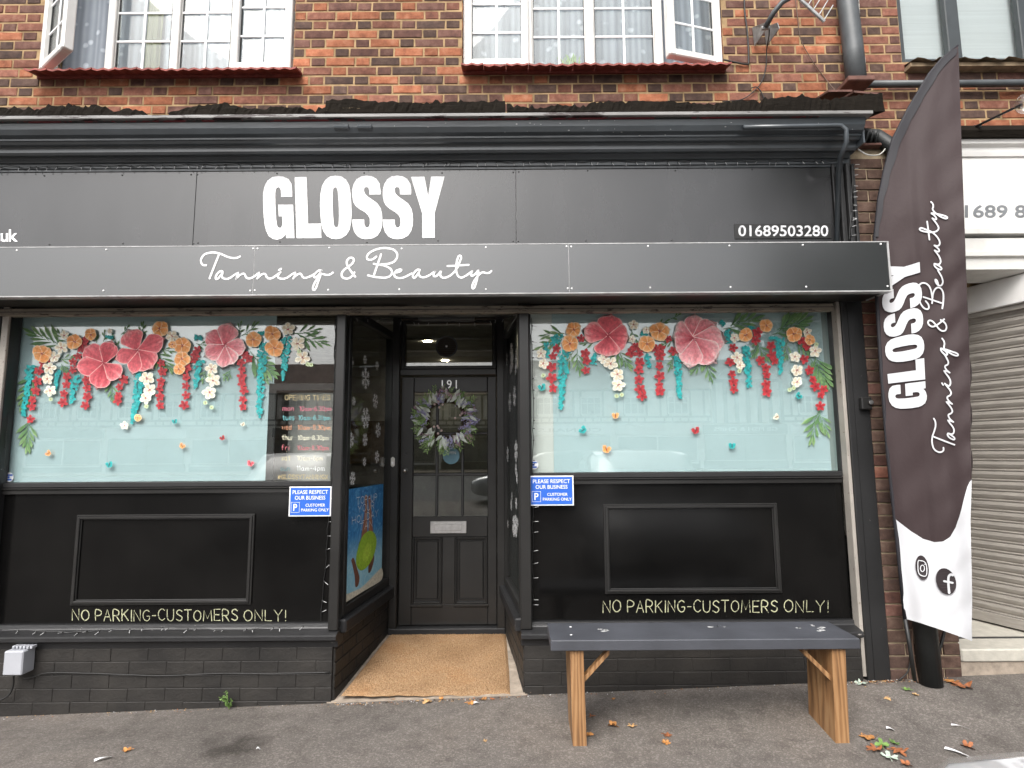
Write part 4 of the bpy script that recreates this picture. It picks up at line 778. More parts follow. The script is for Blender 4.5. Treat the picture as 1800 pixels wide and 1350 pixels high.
def flower(par, name, cx, cy, petals, wd, pal, ruff=0.03, centre=None, shape=0.62, fan=False, na=14):
    mb = MB(); Y = layer(len(petals) + 3) + 0.000006 * len(petals) + 0.00001
    for i, (tx, ty) in enumerate(petals):
        petal(mb, cx, cy, tx, ty, wd if not isinstance(wd, list) else wd[i], Y - 0.000006 * i, pal, ruff, shape, na, 9, random.uniform(-0.15, 0.12), random.uniform(0.75, 1.1), fan, 0.0 if pal == 'red' else 0.8)
    if centre:
        for k in range(7):
            an = random.uniform(0, 6.28); l = random.uniform(0.08, 0.2) * math.hypot(*petals[0]); c0 = P(cx, cy, Y - 0.00005)
            mb.stroke([(cx, cy), (cx + math.cos(an) * l, cy + math.sin(an) * l)], 1.0, lambda x, y: tuple(P(x, y, Y - 0.000006 * (len(petals) + 1))), 0, False, centre)
    build(name, mb, 'paint', par)
def star(par, name, cx, cy, r, pal, n=5, wd=0.42, rot=None):
    rot = random.uniform(0, 1.2) if rot is None else rot; ps = [(math.cos(rot + 2 * math.pi * k / n) * r * random.uniform(0.82, 1.15), math.sin(rot + 2 * math.pi * k / n) * r * random.uniform(0.82, 1.1)) for k in range(n)]
    flower(par, name, cx, cy, ps, r * wd, pal, 0.0, (0.40, 0.06, 0.07) if pal != 'red' else (0.2, 0.01, 0.02), 0.55 if pal != 'cream' else 0.7, False, 4)
def sprig(par, x0, y0, x1, y1, n=7, ll=None, pal='green'):
    mb = MB(); Y = layer(18) + 0.0001; dx, dy = x1 - x0, y1 - y0; L = math.hypot(dx, dy); ll = ll or L * 0.60
    mb.stroke([(x0, y0), (x0 + dx * 0.5 - dy * 0.06, y0 + dy * 0.5 + dx * 0.06), (x1, y1)], 1.1, lambda x, y: tuple(P(x, y, Y)), 0, True, mixc(pal, 0.3))
    for k in range(n):
        t_ = 0.15 + 0.85 * k / (n - 1) if n > 1 else 1; s_ = 1 if k % 2 else -1; an = math.atan2(-dy, dx) + s_ * (0.62 * (1 - t_) + 0.22) * (0 if k == n - 1 else 1); l = ll * (1.05 - 0.35 * t_) * random.uniform(0.85, 1.1)
        petal(mb, x0 + dx * t_ * 0.75, y0 + dy * t_ * 0.75, math.cos(an) * l, math.sin(an) * l, max(1.6, l * 0.098), Y - 0.00001 * (k + 1), pal, 0, 0.8, 4, 4, random.uniform(-0.1, 0.2), random.uniform(0.7, 1.1))
    build('painted_palm_leaf', mb, 'paint', par)
def spray(par, x0, y0, x1, y1, w0, w1):
    mb = MB(); Y = layer(16) + 0.00009; L = math.hypot(x1 - x0, y1 - y0); n = int(L * (w0 + w1) / 2 / 5.0) + 10
    for k in range(n):
        t_ = (k + random.random()) / n; wd = w0 + (w1 - w0) * t_; x = x0 + (x1 - x0) * t_ + random.uniform(-wd, wd) * 0.8; y = y0 + (y1 - y0) * t_ + random.uniform(-2, 2); r = random.uniform(3.2, 5.4) * (1.1 - 0.3 * t_); an = random.uniform(-2.6, -0.5)
        petal(mb, x, y, math.cos(an) * r * 1.4, math.sin(an) * r * 1.4, r * 0.55, Y - 0.000001 * k, 'teal', 0, 0.6, 4, 2, random.uniform(-0.3, 0.5), random.uniform(0.4, 1.2))
    build('painted_turquoise_spray', mb, 'paint', par)
def butterfly(par, cx, cy, r, pal, rot):
    mb = MB(); Y = layer()
    for a, l in ((0.6, 1.0), (2.54, 1.0), (-0.7, 0.75), (-2.44, 0.75)):
        petal(mb, cx, cy, math.cos(a + rot) * r * l, math.sin(a + rot) * r * l, r * 0.38, Y, pal, 0, 0.6, 6, 3, -0.1, 1.0)
    mb.stroke([(cx - math.sin(rot) * -r * 0.4, cy - math.cos(rot) * r * 0.4), (cx - math.sin(rot) * r * 0.4, cy + math.cos(rot) * r * 0.4)], 1.3, lambda x, y: tuple(P(x, y, Y - 0.00003)), 0, False, (0.03, 0.02, 0.02))
    build('painted_butterfly', mb, 'paint', par)
for a in [(112, 612, 50, 582, 9), (125, 606, 96, 580, 6), (60, 655, 38, 715, 8), (52, 735, 46, 792, 9), (170, 602, 160, 580, 3), (182, 600, 184, 582, 3), (205, 612, 198, 588, 3), (247, 592, 252, 566, 5), (213, 588, 226, 573, 3), (105, 632, 132, 628, 5), (108, 640, 118, 656, 6), (270, 615, 306, 652, 8), (282, 612, 305, 618, 4), (195, 670, 199, 706, 6), (345, 604, 368, 606, 4), (425, 590, 452, 568, 5), (418, 588, 424, 566, 3), (440, 618, 484, 662, 9), (448, 640, 470, 672, 7), (525, 588, 576, 606, 7), (515, 586, 562, 578, 6), (398, 655, 394, 668, 4), (362, 650, 356, 672, 4), (405, 650, 400, 668, 4)]: sprig(dL, *a)
for a in [(1000, 590, 946, 612, 7), (992, 586, 950, 590, 5), (1015, 615, 1019, 656, 7), (1008, 618, 994, 648, 6), (1086, 612, 1108, 648, 7), (1088, 615, 1082, 650, 6), (1052, 600, 1022, 604, 5), (1150, 574, 1176, 562, 4), (1185, 598, 1162, 608, 6), (1190, 618, 1176, 650, 5), (1240, 630, 1216, 656, 6), (1242, 632, 1252, 670, 6), (1272, 578, 1336, 557, 8), (1285, 572, 1310, 556, 5), (1358, 588, 1424, 558, 10), (1366, 580, 1398, 554, 6), (1335, 600, 1322, 628, 5), (1330, 602, 1352, 634, 6), (1385, 598, 1380, 632, 5), (1400, 602, 1428, 624, 7), (1432, 622, 1456, 682, 10), (1425, 630, 1448, 665, 6), (1440, 722, 1424, 778, 7), (1440, 722, 1456, 764, 6), (1180, 560, 1195, 552, 3), (1110, 580, 1120, 600, 4)]: sprig(dR, *a)
for a in [(54, 640, 40, 730, 9, 3), (102, 650, 97, 683, 6, 2), (133, 660, 125, 708, 8, 2), (246, 655, 233, 742, 13, 3), (350, 632, 343, 680, 9, 2), (462, 600, 455, 730, 10, 3), (503, 588, 498, 664, 11, 2), (190, 590, 196, 591, 4, 4), (345, 588, 350, 595, 6, 5), (458, 582, 462, 586, 6, 5), (247, 648, 252, 650, 5, 5)]: spray(dL, *a)
for a in [(992, 615, 986, 718, 11, 3), (982, 588, 970, 606, 9, 6), (960, 600, 962, 628, 3, 3), (1043, 620, 1043, 638, 6, 3), (1139, 620, 1141, 643, 6, 2), (1130, 583, 1140, 590, 6, 5), (1190, 622, 1195, 697, 10, 2), (1311, 606, 1317, 678, 9, 2), (1281, 580, 1284, 600, 7, 6), (1371, 592, 1373, 656, 9, 2), (1316, 574, 1326, 577, 5, 4), (1356, 590, 1368, 594, 6, 6), (1270, 562, 1272, 570, 4, 4)]: spray(dR, *a)
for x, y in [(68, 652), (65, 670), (63, 687), (57, 703), (56, 715), (53, 737), (117, 662), (112, 692), (110, 707), (128, 650), (143, 612), (148, 600), (117, 676), (152, 668), (153, 682), (153, 697), (150, 712), (218, 667), (210, 680), (208, 695), (207, 704), (283, 638), (285, 653), (283, 670), (281, 683), (281, 697), (281, 713), (343, 623), (347, 615), (328, 647), (327, 663), (327, 678), (327, 695), (324, 712), (430, 623), (423, 637), (425, 649), (425, 662), (425, 674), (428, 686), (427, 702), (427, 715), (75, 638), (137, 626), (128, 636), (86, 630), (437, 630), (340, 632)]: star(dL, 'painted_red_flower', x, y, random.uniform(8.2, 10.8), 'red', 5, 0.27)
for x, y in [(978, 613), (972, 626), (970, 645), (970, 664), (972, 682), (1029, 621), (1031, 634), (1030, 651), (1117, 609), (1125, 621), (1124, 636), (1123, 650), (1123, 667), (1125, 684), (1129, 696), (1161, 613), (1160, 625), (1159, 643), (1160, 661), (1159, 677), (1160, 688), (1022, 595), (1174, 595), (1110, 620), (1152, 612), (1289, 611), (1284, 636), (1287, 657), (1289, 671), (1290, 684), (1337, 633), (1346, 646), (1348, 659), (1347, 675), (1348, 688), (1355, 608), (1357, 624), (1362, 634), (1332, 584), (1328, 598), (1414, 631), (1423, 651), (1429, 667), (1434, 679), (1443, 694), (1442, 714), (1419, 608), (1408, 598), (1448, 684), (1184, 616)]: star(dR, 'painted_red_flower', x, y, random.uniform(8.5, 11.5), 'red', 5, 0.27)
for x, y, r in [(108, 611, 11), (95, 628, 10), (87, 647, 11), (83, 666, 10), (88, 687, 10), (258, 665, 13), (263, 686, 12), (256, 700, 10), (113, 589, 8), (302, 591, 11), (506, 578, 12), (523, 604, 13), (532, 629, 13), (372, 648, 11), (375, 668, 12), (368, 690, 12), (193, 582, 5), (219, 748, 7)]: star(dL, 'painted_cream_flower', x, y, r * 1.15, 'cream', 5, 0.30)
for x, y, r in [(951, 621, 9), (955, 639, 9), (1061, 631, 9), (1074, 639, 12), (1085, 658, 12), (1087, 677, 11), (1114, 571, 9), (1111, 596, 7), (1291, 594, 8), (1296, 628, 10), (1301, 642, 8), (1398, 627, 10), (1401, 651, 11), (1401, 671, 10), (1433, 617, 11), (1419, 584, 8), (1136, 580, 7)]: star(dR, 'painted_cream_flower', x, y, r * 1.15, 'cream', 5, 0.30)
for par, L_ in ((dL, [(89, 702), (257, 714), (361, 708), (372, 716), (526, 617), (541, 640), (547, 641), (368, 660)]), (dR, [(955, 660), (1084, 696), (1093, 694), (1388, 685), (1395, 682), (1435, 605), (1300, 652)])):
    for x, y in L_: star(par, 'painted_bud', x, y, 3.6, 'lime', 4, 0.7)
for x, y, r in [(74, 621, 18), (131, 601, 15), (159, 588, 12), (281, 578, 16), (445, 597, 16), (479, 587, 16), (482, 612, 17), (321, 607, 17), (320, 631, 15), (315, 649, 11), (303, 606, 8), (242, 734, 7)]: star(dL, 'painted_orange_flower', x, y, r, 'orange', 5, 0.44)
for x, y, r in [(1009, 580, 15), (1001, 604, 16), (1159, 583, 18), (1138, 604, 17), (1311, 589, 15), (1347, 572, 13), (1396, 587, 16), (1424, 597, 10)]: star(dR, 'painted_orange_flower', x, y, r, 'orange', 5, 0.44)
cc = (0.36, 0.03, 0.05)
flower(dL, 'painted_hibiscus', 183, 639, [(-36, 31), (14, 42), (-53, -9), (-13, -47), (31, -26)], [17, 15, 16, 17, 15], 'pink', 0.02, cc)
flower(dL, 'painted_hibiscus', 242, 616, [(-18, 38), (50, 22), (27, -33), (-10, -44), (-42, -17)], [19, 16, 20, 12, 13], 'pink', 0.02, cc)
flower(dL, 'painted_hibiscus', 394, 607, [(-33, 22), (11, 41), (41, -5), (18, -36), (-3, -43), (-36, -21)], [15, 17, 14, 13, 13, 14], 'palepink', 0.03, cc)
flower(dR, 'painted_hibiscus', 1069, 591, [(5, 40), (-46, 12), (38, -4), (-3, -38)], [20, 17, 21, 21], 'pink', 0.03, cc)
flower(dR, 'painted_hibiscus', 1218, 594, [(4, 43), (42, 27), (60, -6), (42, -44), (-6, -54), (-36, 2)], [16, 17, 22, 22, 19, 26], 'palepink', 0.05, cc)
for x, y, r, p_, ro in [(85, 797, 7, 'orange', 0.9), (192, 817, 8, 'teal', 0.3), (320, 784, 7, 'orange', -0.6), (391, 770, 6, 'red', 0.6), (440, 815, 8, 'pink', -0.3), (307, 741, 6, 'teal', 0.2), (427, 746, 5, 'cream', 0.5)]: butterfly(dL, x, y, r, p_, ro)
for x, y, r, p_, ro in [(953, 681, 9, 'teal', 0.4), (1025, 756, 9, 'teal', 0.9), (1082, 731, 8, 'orange', 0.1), (1066, 790, 10, 'orange', -0.3), (1223, 757, 9, 'red', 0.35), (1287, 784, 8, 'teal', 0.0), (1365, 733, 7, 'cream', 1.0), (1404, 696, 8, 'teal', -0.9)]: butterfly(dR, x, y, r, p_, ro)
# opening times written on the clear part of the glass
OT = lambda x, y: tuple(P(x, y, GY - 0.0012))
def flipy(px0, px1, pyb, hh, body, col, wd=0.95):
    mb = MB(); hand(mb, body, px0, px1, -pyb, hh, lambda x, y: OT(x, -y), wd, 0, 0.03, tuple(c_ * 0.75 + 0.10 for c_ in col)); build('opening_times_line', mb, 'paint', dL)
gold = (0.52, 0.40, 0.15)
for body, x0, x1, yb, hh, col in [('OPENING TIMES', 501, 580, 703, 8.5, gold), ('mon', 497, 516, 722, 9, (0.55, 0.07, 0.14)), ('10am-6.30pm', 527, 582, 722, 7.5, (0.55, 0.07, 0.14)), ('tues', 497, 517, 738, 9, (0.05, 0.42, 0.45)), ('10am-6.30pm', 525, 580, 738, 7.5, (0.05, 0.42, 0.45)), ('wed', 496, 512, 755, 9, (0.62, 0.22, 0.06)), ('10am-8.30pm', 524, 580, 755, 7.5, (0.62, 0.22, 0.06)),
   ('thur', 496, 515, 773, 9, (0.70, 0.68, 0.48)), ('10am-8.30pm', 524, 577, 773, 7.5, (0.72, 0.70, 0.52)), ('fri', 495, 508, 791, 9, (0.55, 0.05, 0.08)), ('10am-8.30pm', 523, 577, 791, 7.5, (0.55, 0.05, 0.08)), ('sat', 495, 510, 809, 9, (0.72, 0.66, 0.36)), ('10am-6pm', 523, 567, 809, 7.5, (0.75, 0.72, 0.55)), ('sun', 493, 509, 827, 8, (0.04, 0.20, 0.22)), ('11am-4pm', 522, 570, 827, 8, (0.75, 0.78, 0.78)), ('@GLOSSYTANNINGX', 489, 576, 842, 7.5, gold)]: flipy(x0, x1, yb, hh, body, col)
def sticker(par, px, py):
    p = P(px, py, GY - 0.002); mb = MB().disc((p.x, GY - 0.0008, p.z), 0.031, 'y', 20, 0, 0.0004); build('round_sticker', mb, 'white_vinyl', par)
    mb = MB(); mb.box(p.x - 0.024, p.x + 0.024, GY - 0.002, GY - 0.0014, p.z + 0.009, p.z + 0.019); mb.box(p.x - 0.02, p.x + 0.02, GY - 0.002, GY - 0.0014, p.z - 0.02, p.z - 0.010); mb.disc((p.x, GY - 0.0014, p.z), 0.0075, 'y', 10, 0, 0.0005); build('sticker_print', mb, 'sign_blue', par)
sticker(dL, 15, 839); sticker(dR, 938, 817)

# ---- stall risers, mouldings, painted notices
def riser(x0, x1, z1, mold, words, label):
    r_ = tag(build('stall_riser', MB().box(x0, x1, 0.085, 0.11, 0.40, z1 - 0.02), 'black_panel', B), label)
    fr = MB(); (ax, ay), (bx, by) = mold; a = P(ax, ay, 0.083); b__ = P(bx, by, 0.083)
    for off, wd, d in ((0.0, 0.012, 0.072), (0.011, 0.016, 0.064), (0.026, 0.008, 0.074)): rect_frame(fr, a.x + off, b__.x - off, d, 0.0855, b__.z + off, a.z - off, wd, None, 0.003)
    build('panel_moulding', fr, 'black', r_)
    tr = MB(); tr.box(x0, x1, 0.055, 0.0845, z1 - 0.045, z1 - 0.036, 0, 0.003); tr.box(x0, x1, 0.067, 0.0845, z1 - 0.075, z1 - 0.046, 0, 0.003); build('top_rail', tr, 'black', r_)
    body, wx0, wx1, wy, hh = words
    tot = sum(len(q) for q in body.split(' ')) + len(body.split(' ')) - 1; k0 = 0
    for wd_ in body.split(' '):
        f0, f1 = k0 / tot, (k0 + len(wd_)) / tot; mb = MB(); hand(mb, wd_, wx0 + (wx1 - wx0) * f0, wx0 + (wx1 - wx0) * f1, -wy, hh, lambda x, y: tuple(P(x, -y, 0.0835)), 1.65, 0, 0.045); build('painted_word', mb, 'chalk', r_); k0 += len(wd_) + 0.8
    return r_
rL = riser(LX0 - 0.05, -1.125, zL - 0.001, ((137, 905), (442, 1062)), ('NO PARKING-CUSTOMERS ONLY!', 127, 508, 1091, 19), 'black panel below the left window with painted no parking notice')
rR = riser(0.09, gx - 0.002, zR - 0.001, ((1060, 886), (1374, 1042)), ('NO PARKING-CUSTOMERS ONLY!', 1060, 1462, 1076, 20), 'black panel below the right window with painted no parking notice')
# sills and painted brick plinths
SIL = [(0.11, 0.405), (0.055, 0.405), (0.05, 0.385), (0.045, 0.378), (0.005, 0.372), (-0.035, 0.362), (-0.045, 0.355), (-0.045, 0.335), (-0.03, 0.325), (-0.005, 0.322), (-0.002, 0.285), (0.11, 0.285)]
def plinth(x0, x1, label):
    p_ = tag(build('plinth', MB().box(x0, x1, -0.0005, 0.12, -0.16, 0.30), 'plinth', B), label); row = 0; z = 0.245
    while z > -0.13:
        x = x0 - (0.11 if row % 2 else 0.0)
        while x < x1 - 0.02:
            a = max(x, x0 + 0.001); b__ = min(x + 0.2195, x1 - 0.001); y0 = -0.0025 - random.uniform(0, 0.002)
            if b__ - a > 0.03 and z > gz((a + b__) / 2, 0) - 0.07: build('painted_brick', MB().box(a, b__, y0, 0.02, z - 0.0365, z + 0.0365 + random.uniform(-0.002, 0.001), 0, 0.0018), 'plinth', p_)
            x += 0.2245
        z -= 0.0765; row += 1
    return p_
build('sill', MB().profile_x(SIL, LX0 - 0.3, -1.065), 'black_worn2', B); build('sill', MB().profile_x(SIL, 0.045, gx - 0.002), 'black_worn2', B)
plinth(LX0 - 0.3, -1.095, 'black painted brick base under the left window'); plinth(0.065, gx - 0.002, 'black painted brick base behind the bench')
# corner posts of the recessed entrance
DY = 1.0; DXL, DXR = P(689, 800, DY).x, P(887, 800, DY).x
lp = build('corner_post', MB().box(-1.130, -1.068, 0.0, 0.10, 0.375, 2.42, 0, 0.006), 'black', B); build('corner_post', MB().box(0.044, 0.112, 0.0, 0.10, 0.375, 2.42, 0, 0.006), 'black', B)

# ---- recess: returns with glass, floor, ceiling
def ret(xf, xb, side, label):
    """return wall from the front post (xf, 0.09) back to the door frame (xb, DY); side +1 faces right"""
    f0 = Vector((xf, 0.09, 0)); d = Vector((xb - xf, DY - 0.09, 0)); L = d.length; d.normalize(); nrm = Vector((d.y, -d.x, 0)) * side
    def T(v): return f0 + d * v.x + nrm * (-v.y) + Vector((0, 0, v.z))      # local x along the wall, -y towards the recess
    rt = tag(build('return_window', xform((lambda m_: (rect_frame(m_, 0.0, L, -0.012, 0.05, 0.43, 2.42, 0.05, 0.06, 0.005), m_)[1])(MB()), T), 'black', B), label)
    build('glass_pane', xform(MB().box(0.05, L - 0.05, 0.012, 0.018, 0.49, 2.36), T), 'glass', rt)
    build('return_sill', xform(MB().box(-0.04, L, -0.05, 0.05, 0.345, 0.428, 0, 0.01), T), 'black_worn2', rt)
    pk = build('return_plinth', xform(MB().box(-0.08, L, 0.0, 0.08, -0.1, 0.343), T), 'plinth', rt); row = 0; z = 0.30
    for z in (0.305, 0.2285, 0.152, 0.0755, -0.001):
        x = -0.08 - (0.11 if row % 2 else 0)
        while x < L - 0.02:
            a = max(x, -0.079); b__ = min(x + 0.214, L)
            if b__ - a > 0.03: build('painted_brick', xform(MB().box(a, b__, -0.003 - random.uniform(0, 0.003), 0.02, z - 0.034, z + 0.034, 0, 0.003), T), 'plinth', rt)
            x += 0.2245
        row += 1
    return rt, T, L
rtL, TL, LL = ret(-1.075, DXL, 1, 'left side pane of the entrance with snowflake stickers')
rtR, TR, LR = ret(0.052, DXR, -1, 'right side pane of the entrance with snowflake stickers')
build('frosted_backing', xform(MB().box(0.05, LR - 0.05, 0.03, 0.034, 0.49, 2.36), TR), 'frosted', rtR)
def on_wall(px, py, T, L):          # point of the return wall under an image pixel -> local (x, z)
    p0 = T(Vector((0, 0.01, 0))); p1 = T(Vector((L, 0.01, 0))); d = _f + RC * ((px - 900) / F_PX) + UC * ((675 - py) / F_PX); e = p1 - p0
    nn = Vector((e.y, -e.x, 0)); t_ = (p0 - CAM).dot(nn) / d.dot(nn); h = CAM + d * t_; return (h - p0).dot(e) / e.length, h.z
def snowflake(par, T, x, z, r):
    mb = MB(); fn = lambda a, b__: tuple(T(Vector((x + a, 0.0105, z + b__)))); ro = random.uniform(0, 1)
    for k in range(6):
        a = ro + k * math.pi / 3; c_, s_ = math.cos(a), math.sin(a); wdt = max(0.0035, r * 0.13)
        mb.stroke([(0, 0), (c_ * r, s_ * r)], wdt, fn, 0, False)
        for q in (0.45, 0.72):
            for sg in (-1, 1): b2 = a + sg * 0.9; mb.stroke([(c_ * r * q, s_ * r * q), (c_ * r * q + math.cos(b2) * r * 0.33, s_ * r * q + math.sin(b2) * r * 0.33)], wdt * 0.9, fn, 0, False)
    build('snowflake_sticker', mb, 'white_vinyl', par)
for px, py, r in [(617, 636, 0.045), (642, 632, 0.032), (663, 643, 0.036), (643, 665, 0.075), (622, 705, 0.03), (660, 705, 0.055), (643, 735, 0.075), (665, 756, 0.055), (617, 774, 0.05), (642, 773, 0.045), (663, 803, 0.045), (641, 812, 0.03), (620, 841, 0.045)]:
    x, z = on_wall(px, py, TL, LL); snowflake(rtL, TL, x, z, r)
for k in range(22):
    snowflake(rtR, TR, random.uniform(0.1, LR - 0.1), random.uniform(0.85, 2.2), random.choice([0.03, 0.04, 0.06, 0.075]))
# recess floor ramp, threshold, ceiling
mb = MB(); mb.hexa([(-1.12, -0.005, -0.2), (0.08, -0.005, -0.2), (-0.02, DY, -0.2), (-1.0, DY, -0.2), (-1.12, -0.005, gz(-1.1, 0) + 0.006), (0.08, -0.005, 0.01), (-0.02, DY, 0.075), (-1.0, DY, 0.075)]); build('entrance_floor', mb, 'concrete', B)
build('threshold', MB().box(DXL, DXR, DY - 0.06, DY + 0.08, 0.03, 0.112, 0, 0.006), 'black_worn2', B)
build('recess_ceiling', MB().box(-1.2, 0.15, 0.0, DY + 0.02, 2.555, 2.60), 'black', B)
build('soffit', MB().box(-5.2, 2.26, 0.0, 0.055, 2.425, 2.56), 'black', B)

# ---- door frame, transom and door
df = build('door_frame', (lambda m_: (m_.box(DXL, DXL + 0.062, DY - 0.05, DY + 0.07, 0.10, 2.556, 0, 0.006), m_.box(DXR - 0.062, DXR, DY - 0.05, DY + 0.07, 0.10, 2.556, 0, 0.006), m_.box(DXL + 0.063, DXR - 0.063, DY - 0.045, DY + 0.068, 2.065, 2.115, 0, 0.005), m_.box(DXL + 0.063, DXR - 0.063, DY - 0.045, DY + 0.068, 2.52, 2.555, 0, 0.005), m_)[-1])(MB()), 'black', B)
t0, t1 = P(717, 566, DY), P(868, 641, DY); tr_ = build('transom_frame', (lambda m_: (rect_frame(m_, DXL + 0.063, DXR - 0.063, DY - 0.02, DY + 0.05, 2.116, 2.519, 0.035, 0.03, 0.006), m_)[1])(MB()), 'black', df)
build('transom_pane', MB().box(DXL + 0.09, DXR - 0.09, DY + 0.012, DY + 0.018, 2.14, 2.495), 'glass', df)
p = P(785, 609, DY + 0.004); mb = MB(); mb.disc((p.x, DY + 0.011, p.z), 0.083, 'y', 28, 0, 0.006); build('round_vent', mb, 'twig', df); mb = MB(); mb.tube([(p.x + 0.084 * math.cos(a), DY + 0.004, p.z + 0.084 * math.sin(a)) for a in [i * math.pi / 16 for i in range(33)]], 0.007, 6, 0, False); build('vent_ring', mb, 'pipe_grey', df, smooth=True)
mb = MB()
for k in range(9): z = p.z - 0.064 + k * 0.016; hw = math.sqrt(max(0.0005, 0.074 ** 2 - (z - p.z) ** 2)); mb.box(p.x - hw, p.x + hw, DY - 0.002, DY + 0.004, z - 0.004, z + 0.002)
build('vent_slats', mb, 'gasket', df); build('vent_knob', MB().disc((p.x, DY - 0.003, p.z), 0.009, 'y', 10, 0, 0.006), 'white_vinyl', df)
mb = MB(); a = P(735, 562, 0.62); b_ = P(833, 548, 0.62); mb.box(a.x, b_.x, 0.62, 0.70, a.z - 0.0, b_.z + 0.02, 0, 0.004); gv = build('air_grille', mb, 'pipe_grey', B)
for k in range(4):
    z = a.z + 0.014 + k * 0.016
    for q0, q1 in ((0.05, 0.24), (0.29, 0.48), (0.54, 0.72), (0.76, 0.95)): build('grille_slot', MB().box(a.x + (b_.x - a.x) * q0, a.x + (b_.x - a.x) * q1, 0.617, 0.6195, z, z + 0.007), 'gasket', gv)
d0x, d1x = DXL + 0.066, DXR - 0.066; dz0, dz1 = 0.118, 2.06
door = tag(link('entrance_door', bpy.data.meshes.new('dr'), ((d0x + d1x) / 2, DY + 0.02, dz0), B), 'black panelled door with nine small panes')
gl0, gl1 = P(728, 690, DY + 0.02), P(857, 907, DY + 0.02)
dm = MB(); yA, yB = DY + 0.015, DY + 0.058
dm.box(d0x, gl0.x, yA, yB, dz0, dz1, 0, 0.005); dm.box(gl1.x, d1x, yA, yB, dz0, dz1, 0, 0.005); dm.box(gl0.x, gl1.x, yA + 0.001, yB - 0.001, gl0.z, dz1, 0, 0.005)
lr0, lr1 = P(790, 944, DY + 0.02).z, P(790, 1062, DY + 0.02).z
dm.box(gl0.x, gl1.x, yA + 0.001, yB - 0.001, lr0, gl1.z, 0, 0.005); dm.box(gl0.x, gl1.x, yA + 0.001, yB - 0.001, dz0, lr1, 0, 0.005); mxc = P(788, 1000, DY).x; dm.box(mxc - 0.05, mxc + 0.05, yA + 0.002, yB - 0.002, lr1, lr0, 0, 0.004)
c = WO[door.name]; door.data.from_pydata([(v[0] - c.x, v[1] - c.y, v[2] - c.z) for v in dm.v], [], dm.f); door.data.materials.append(M['black'])
vx = [gl0.x, P(768, 800, DY + 0.02).x, P(813, 800, DY + 0.02).x, gl1.x]; vz = [gl1.z, P(790, 834, DY + 0.02).z, P(790, 762, DY + 0.02).z, gl0.z]
for i in (1, 2): build('glazing_bar', MB().box(vx[i] - 0.011, vx[i] + 0.011, yA + 0.004, yB - 0.006, gl1.z, gl0.z, 0, 0.005), 'black_worn', door)
for i in (1, 2): build('glazing_bar', MB().box(gl0.x, gl1.x, yA + 0.005, yB - 0.007, vz[i] - 0.011, vz[i] + 0.011, 0, 0.005), 'black_worn', door)
for i in range(3):
    for j in range(3): build('pane', MB().box(vx[i] + (0.011 if i else 0.0), vx[i + 1] - (0.011 if i < 2 else 0.0), DY + 0.036, DY + 0.040, vz[j] + (0.011 if j else 0), vz[j + 1] - (0.011 if j < 2 else 0)), 'glass_dark', door)
for a, b__ in ((gl0.x, mxc - 0.05), (mxc + 0.05, gl1.x)):
    build('door_panel', MB().box(a, b__, yA + 0.022, yB - 0.008, lr1, lr0), 'black', door)
    m_ = MB(); rect_frame(m_, a + 0.001, b__ - 0.001, yA - 0.004, yA + 0.023, lr1 + 0.001, lr0 - 0.001, 0.016, None, 0.006); m_.box(a + 0.03, b__ - 0.03, yA + 0.010, yA + 0.0235, lr1 + 0.035, lr0 - 0.03, 0, 0.010); m_.box(a - 0.01, b__ + 0.006, yA - 0.012, yA + 0.002, lr1 - 0.018, lr1 + 0.004, 0, 0.004); build('panel_moulding', m_, 'black', door)
a, b_ = P(756, 938, DY), P(820, 916, DY); lpz = MB().box(a.x, b_.x, DY + 0.003, DY + 0.0145, a.z, b_.z, 0, 0.003); lpo = build('letter_plate', lpz, 'metal', door); build('letter_flap', MB().box(a.x + 0.035, b_.x - 0.035, DY - 0.002, DY + 0.0025, a.z + 0.022, b_.z - 0.022, 0, 0.002), 'metal', lpo)
mb = MB(); text_fit(mb, '191', 776.5, 803, 683, 668, lambda x, y: tuple(P(x, y, DY + 0.012)), 0.0, 0, 1.25); build('door_number', mb, 'metal', door)
p = P(793, 801, DY + 0.034); st_ = build('open_sticker', MB().disc((p.x, DY + 0.0355, p.z), 0.068, 'y', 24, 0, 0.0006), 'sticker_blue', door); mb = MB(); text_fit(mb, 'OPEN', p.x - 0.038, p.x + 0.038, p.z + 0.012, p.z + 0.034, lambda x, z: (x, DY + 0.0342, z)); build('sticker_print', mb, 'seam', door)
p = P(712, 827, DY); build('door_knob', MB().disc((p.x, DY + 0.014, p.z), 0.018, 'y', 14, 0, 0.03, 0.008), 'metal', door, smooth=True); p = P(712, 797, DY); build('keyhole', MB().disc((p.x, DY + 0.0145, p.z), 0.01, 'y', 10, 0, 0.004), 'black_worn', door)
p = P(691, 812, DY - 0.05); mb = MB().box(p.x - 0.016, p.x + 0.016, DY - 0.075, DY - 0.051, p.z - 0.04, p.z + 0.04, 0, 0.012); db = build('doorbell', mb, 'upvc', df); build('bell_button', MB().disc((p.x, DY - 0.0752, p.z - 0.006), 0.009, 'y', 12, 0, 0.003), 'upvc_bar', df)

